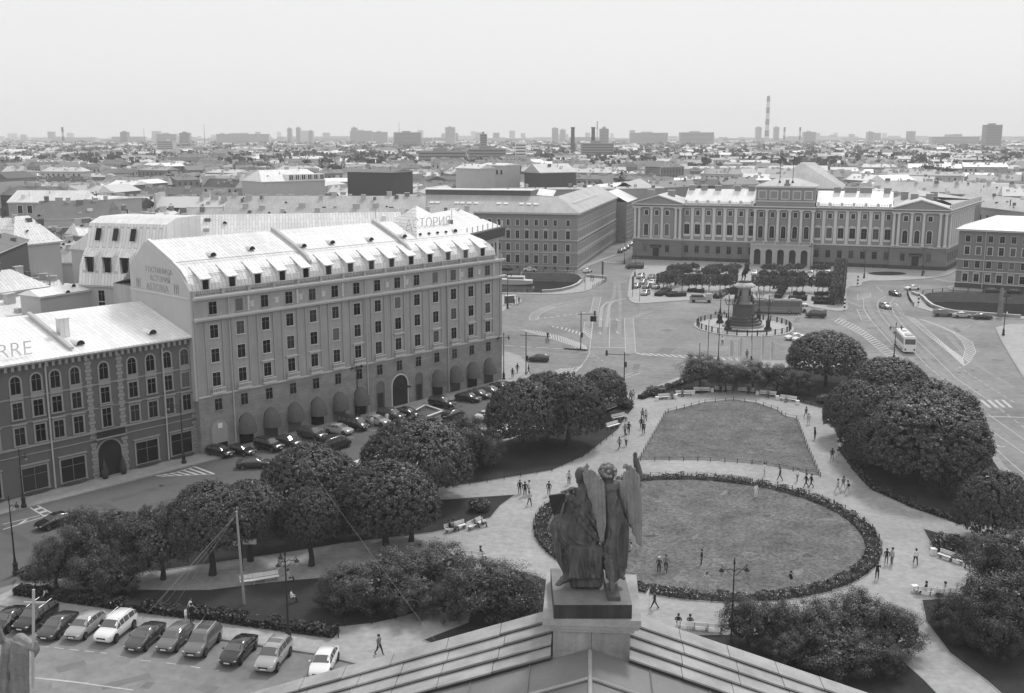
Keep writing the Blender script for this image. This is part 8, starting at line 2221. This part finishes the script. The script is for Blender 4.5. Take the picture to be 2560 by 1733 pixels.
# trees among the roofs
FT = [crown_mesh('crown', leafd, 1500, 26, .3, False, s_, ls=.09, rough_=.12, core=.75) for s_ in (21, 22)]
def ftree(u, v_top, h, w_, label, y=None):
    d = ray(u, v_top); t_ = (h - CAMH) / d[2]
    p = Vector((d[0] * t_, d[1] * t_, 0)) if y is None else Vector((d[0] / d[1] * y, y, 0))
    t = thing('town_tree', label, 'tree', p, rc.uniform(0, 6), 'trees among the far roofs')
    o = place('crown', rc.choice(FT), t, (0, 0, 2.5)); o.scale = (w_ / 2, w_ / 2, h - 2.5)
    MB().tube([(0, 0, 0), (0, 0, 6)], .3, 6).build('trunk', bark, t)
TZ = [(425, 432, 22, 12, 'dark bushy tree standing alone left of the dormer house'), (650, 405, 25, 20, 'tree cluster left part behind the hipped roof'), (700, 402, 25, 20, 'tree cluster right part behind the hipped roof'), (800, 410, 25, 16, 'tree behind the dormer-row house roof'), (835, 405, 27, 16, 'taller tree right of the dormer-row house'),
      (1028, 385, 25, 14, 'thin tree behind the dark brick block'), (815, 395, 22, 10, 'small tree top left among the middle roofs'), (1240, 460, 20, 10, 'tree beside the two-window block'), (1340, 355, 25, 30, 'tree group left of the two dark stacks'), (1390, 355, 25, 30, 'tree group just left of the first dark stack'), (1590, 355, 24, 24, 'trees right of the second dark stack'), (1545, 440, 22, 16, 'tree in front of the round-windowed gable'), (1560, 438, 21, 14, 'tree right of the round-windowed gable'),
      (1690, 365, 24, 26, 'trees left of the striped chimney'), (1860, 362, 24, 22, 'trees right of the striped chimney'), (2320, 408, 25, 22, 'dark tree above the right pavilion'), (2345, 412, 24, 18, 'second dark tree above the right pavilion'), (2175, 385, 24, 20, 'tree beyond the right wing roofs'), (2240, 378, 24, 24, 'left trees of the far right grove'), (2290, 382, 24, 24, 'middle trees of the far right grove'), (2400, 390, 24, 20, 'right trees of the far right grove'), (2490, 395, 24, 18, 'tree at the far right edge among roofs'),
      (340, 405, 22, 12, 'tree left among the far left roofs'), (900, 365, 24, 30, 'wide grove beyond the middle roofs, left'), (960, 362, 24, 34, 'wide grove beyond the middle roofs, centre'), (1010, 366, 24, 28, 'wide grove beyond the middle roofs, right'), (2240, 455, 20, 12, 'small tree behind the right wing chimneys'), (2450, 352, 24, 30, 'grove below the tall block at the right')]
for u, v, h, w_, lb in TZ: ftree(u, v, h, w_, lb)
V = []; F = []
for i in range(1500):
    yy = rc.uniform(900, 4500); xx = rc.uniform(-.52, .52) * yy
    for q in range(7):
        c = Vector((xx + rc.gauss(0, 8), yy + rc.gauss(0, 8), rc.uniform(12, 23)))
        s_ = rc.uniform(3, 7); i0 = len(V)
        for w2 in range(6):
            n_ = Vector((rc.gauss(0, 1), rc.gauss(0, 1), rc.gauss(0, .6))).normalized(); A = n_.orthogonal().normalized(); B2 = n_.cross(A); i0 = len(V); c2 = c + Vector((rc.gauss(0, 2), rc.gauss(0, 2), rc.gauss(0, 1)))
            V += [tuple(c2 + A * s_ * .5), tuple(c2 + B2 * s_ * .5), tuple(c2 - A * s_ * .5), tuple(c2 - B2 * s_ * .5)]; F.append((i0, i0 + 1, i0 + 2, i0 + 3))
me = bpy.data.meshes.new('distant_trees'); me.from_pydata(V, [], F); me.materials.append(leafd); place('distant_trees', me, kind='stuff')
# landmarks on the skyline
def dirx(u, yv): d = ray(u, 336); return d[0] / d[1] * yv
def stack(u, v_top, Y, r0, r1, label, bands=0, mat=None, name='factory_chimney'):
    z = gy(u, v_top, Y).z; t = thing(name, label, 'chimney', (dirx(u, Y), Y, 0), 0)
    if bands:
        for k in range(bands):
            a, b = k / bands, (k + 1) / bands; MB().lathe([(r0 + (r1 - r0) * a, 0), (r0 + (r1 - r0) * b, z / bands)], 16, (0, 0, 0)).build('band', WM[3] if k % 2 == 0 else trim_l, t, loc=(0, 0, z * a))
    else: MB().lathe([(r0, 0), (r1, z - 2), (r1 * 1.25, z - 1.5), (r1 * 1.25, z)], 12).build('shaft', mat or M('stack_dark', .05), t)
stack(1917, 240, 3800, 8.5, 5.5, 'very tall banded power station chimney on the skyline', 9)
stack(1432, 318, 1500, 3.6, 2.4, 'left of two short dark factory stacks'); stack(1483, 318, 1500, 3.4, 2.4, 'right of two short dark factory stacks')
stack(157, 318, 3000, 4, 3, 'thin banded chimney far at the left', 5); stack(1961, 318, 3600, 4, 3.2, 'first small banded chimney right of the tall one', 5); stack(2000, 318, 3600, 4, 3.2, 'second small banded chimney right of the tall one', 5); stack(1493, 303, 4000, 3, 2, 'thin pale mast chimney behind the dark stacks', 3)
stack(998, 305, 3500, 1.2, .6, 'thin radio mast on the skyline above the hotel', 0); stack(360, 322, 3500, 1.2, .6, 'thin mast on the skyline at the left', 0); stack(511, 311, 3500, 1.2, .6, 'thin mast left of the middle tower blocks', 0)
def blk(u0, u1, vt, Y, label, mat, dp=20, name='tower_block', flo=True):
    z = gy(u0, vt, Y).z; x0, x1 = dirx(u0, Y), dirx(u1, Y)
    t = thing(name, label, 'tower block', (x0, Y, 0), 0, 'blocks on the skyline')
    MB().box(0, x1 - x0, 0, dp, 0, z).build('wall', mat, t)
    MB().box((x1 - x0) * .3, (x1 - x0) * .6, 3, dp - 3, z, z + 3).build('lift_house', mat, t)
    if flo:
        w2 = MB(); zz = z - 2.8
        while zz > z - 45 and zz > 3: w2.box(1, x1 - x0 - 1, -.25, -.05, zz, zz + 1.2); zz -= 3.2
        w2.build('window_band', glass_far, t, kind='stuff')
bm_ = M('block_grey', .46, .9); bd = M('block_dark', .26, .9); bp = M('block_pale', .55, .9)
for a in [(u0, u1, vt + (5 if u1 - u0 > 30 and Y > 2000 and u0 < 2460 else 0), Y, lb, m_) for (u0, u1, vt, Y, lb, m_) in [(2465, 2505, 312, 2200, 'tall office tower alone at the right skyline', bd), (1113, 1138, 318, 3200, 'pale square tower block above the hotel end', bp), (875, 930, 322, 3400, 'long block cluster left part above the middle', bm_), (930, 968, 325, 3400, 'long block cluster right part above the middle', bm_), (984, 1052, 326, 2600, 'long dark slab right of the middle cluster', bd), (878, 893, 319, 3600, 'narrow tower in the middle cluster', bm_),
          (1380, 1396, 320, 3600, 'first of three towers left of the dark stacks', bm_), (1400, 1414, 324, 3600, 'second of three towers left of the dark stacks', bp), (1500, 1522, 322, 2400, 'tower block right of the dark stacks', bd), (1508, 1515, 318, 2600, 'slim tower behind the one right of the dark stacks', bm_), (1575, 1670, 327, 3000, 'very long slab right of the dark stacks', bm_), (1700, 1785, 326, 2800, 'long slab left of the striped chimney', bm_),
          (1890, 1904, 318, 3800, 'tower left of the striped chimney', bp), (1936, 1948, 318, 3800, 'tower right of the striped chimney', bm_), (390, 440, 330, 3000, 'broad slab at the left skyline', bm_), (300, 318, 330, 3100, 'small tower at the left skyline', bd), (540, 672, 330, 3200, 'very long slab left of centre skyline', bp), (718, 728, 321, 3300, 'left twin tower left of centre', bm_), (740, 750, 319, 3300, 'right twin tower left of centre', bm_), (770, 782, 327, 3300, 'short tower right of the twin towers', bm_), (448, 472, 332, 2700, 'dark low block at the left skyline', bd),
          (390, 430, 352, 1700, 'grey block rising over the left roofs', bm_), (1288, 1316, 358, 1150, 'white windowless cube among the middle roofs', M('white_cube', .75)), (1200, 1217, 335, 1500, 'dark water-tank tower among the middle roofs', bd), (1170, 1265, 372, 1150, 'long dark-fronted theatre block in the middle', bd), (1045, 1165, 378, 1050, 'long dark slab left of the theatre block', bd), (1455, 1535, 358, 1350, 'dark factory hall below the two stacks', bd), (2010, 2040, 330, 3300, 'low block right of the banded chimneys', bm_), (2170, 2185, 330, 3500, 'narrow block at the right skyline', bm_), (2330, 2450, 337, 2800, 'long slab left of the right office tower', bm_)]]:
    blk(*a)
for k in range(150):
    pass
V = []; F = []; MI = []
for k in range(420):
    Y = rc.uniform(3600, 7000); x = rc.uniform(-.5, .5) * Y; w2 = rc.uniform(25, 150) if rc.random() < .6 else rc.uniform(18, 30); h = rc.uniform(16, 38) if w2 > 30 or rc.random() < .7 else rc.uniform(42, 64); i = len(V)
    V += [(x, Y, 0), (x + w2, Y, 0), (x + w2, Y + 18, 0), (x, Y + 18, 0), (x, Y, h), (x + w2, Y, h), (x + w2, Y + 18, h), (x, Y + 18, h)]
    for f in ((0, 1, 5, 4), (1, 2, 6, 5), (3, 0, 4, 7), (4, 5, 6, 7)): F.append(tuple(i + q for q in f)); MI.append(k % 3)
me = bpy.data.meshes.new('skyline_blocks'); me.from_pydata(V, [], F)
for m in (bm_, bd, bp): me.materials.append(m)
me.polygons.foreach_set('material_index', MI); me.update(); place('skyline_blocks', me, kind='stuff')
# round-windowed gable house and a small church spire
t = box_house('gabled_hall', 'brick hall with a round window in its gable behind the quay house roof', Vector((dirx(1480, 560), 560, 0)), Vector((dirx(1525, 560), 558, 0)), 60, 17, roof_mid, M('hall_brick', .14), rise=.2)
w_ = dirx(1525, 560) - dirx(1480, 560)
MB().grid([(0, 1, 2)], [(0, -.05, 17), (w_, -.05, 17), (w_ / 2, -.05, 22)]).build('gable', M('hall_brick', .14), t); MB().grid([(0, 1, 3, 2), (1, 4, 5, 3)], [(0, 0, 17), (w_ / 2, 0, 22.1), (0, 60, 17), (w_ / 2, 60, 22.1), (w_, 0, 17), (w_, 60, 17)]).build('gable_roof', roof_dark, t)
o = MB().lathe([(1.6, 0), (1.6, .2)], 16).build('round_window', glass, t, loc=(w_ / 2, -.3, 16.5)); o.rotation_euler = (R(90), 0, 0)
# ---- the air
hz = MB().box(-5200, 5200, -150, 8200, -8, 210)
hzm = bpy.data.materials.new('haze'); hzm.use_nodes = True
n = hzm.node_tree.nodes; n.clear()
pv = n.new('ShaderNodeVolumePrincipled'); out = n.new('ShaderNodeOutputMaterial')
pv.inputs['Color'].default_value = (1, 1, 1, 1); pv.inputs['Density'].default_value = .00017
pv.inputs['Anisotropy'].default_value = 0.0
hzm.node_tree.links.new(pv.outputs[0], out.inputs['Volume'])
o = hz.build('haze', hzm, kind='stuff')
for p_ in PROTOS: drop(p_)
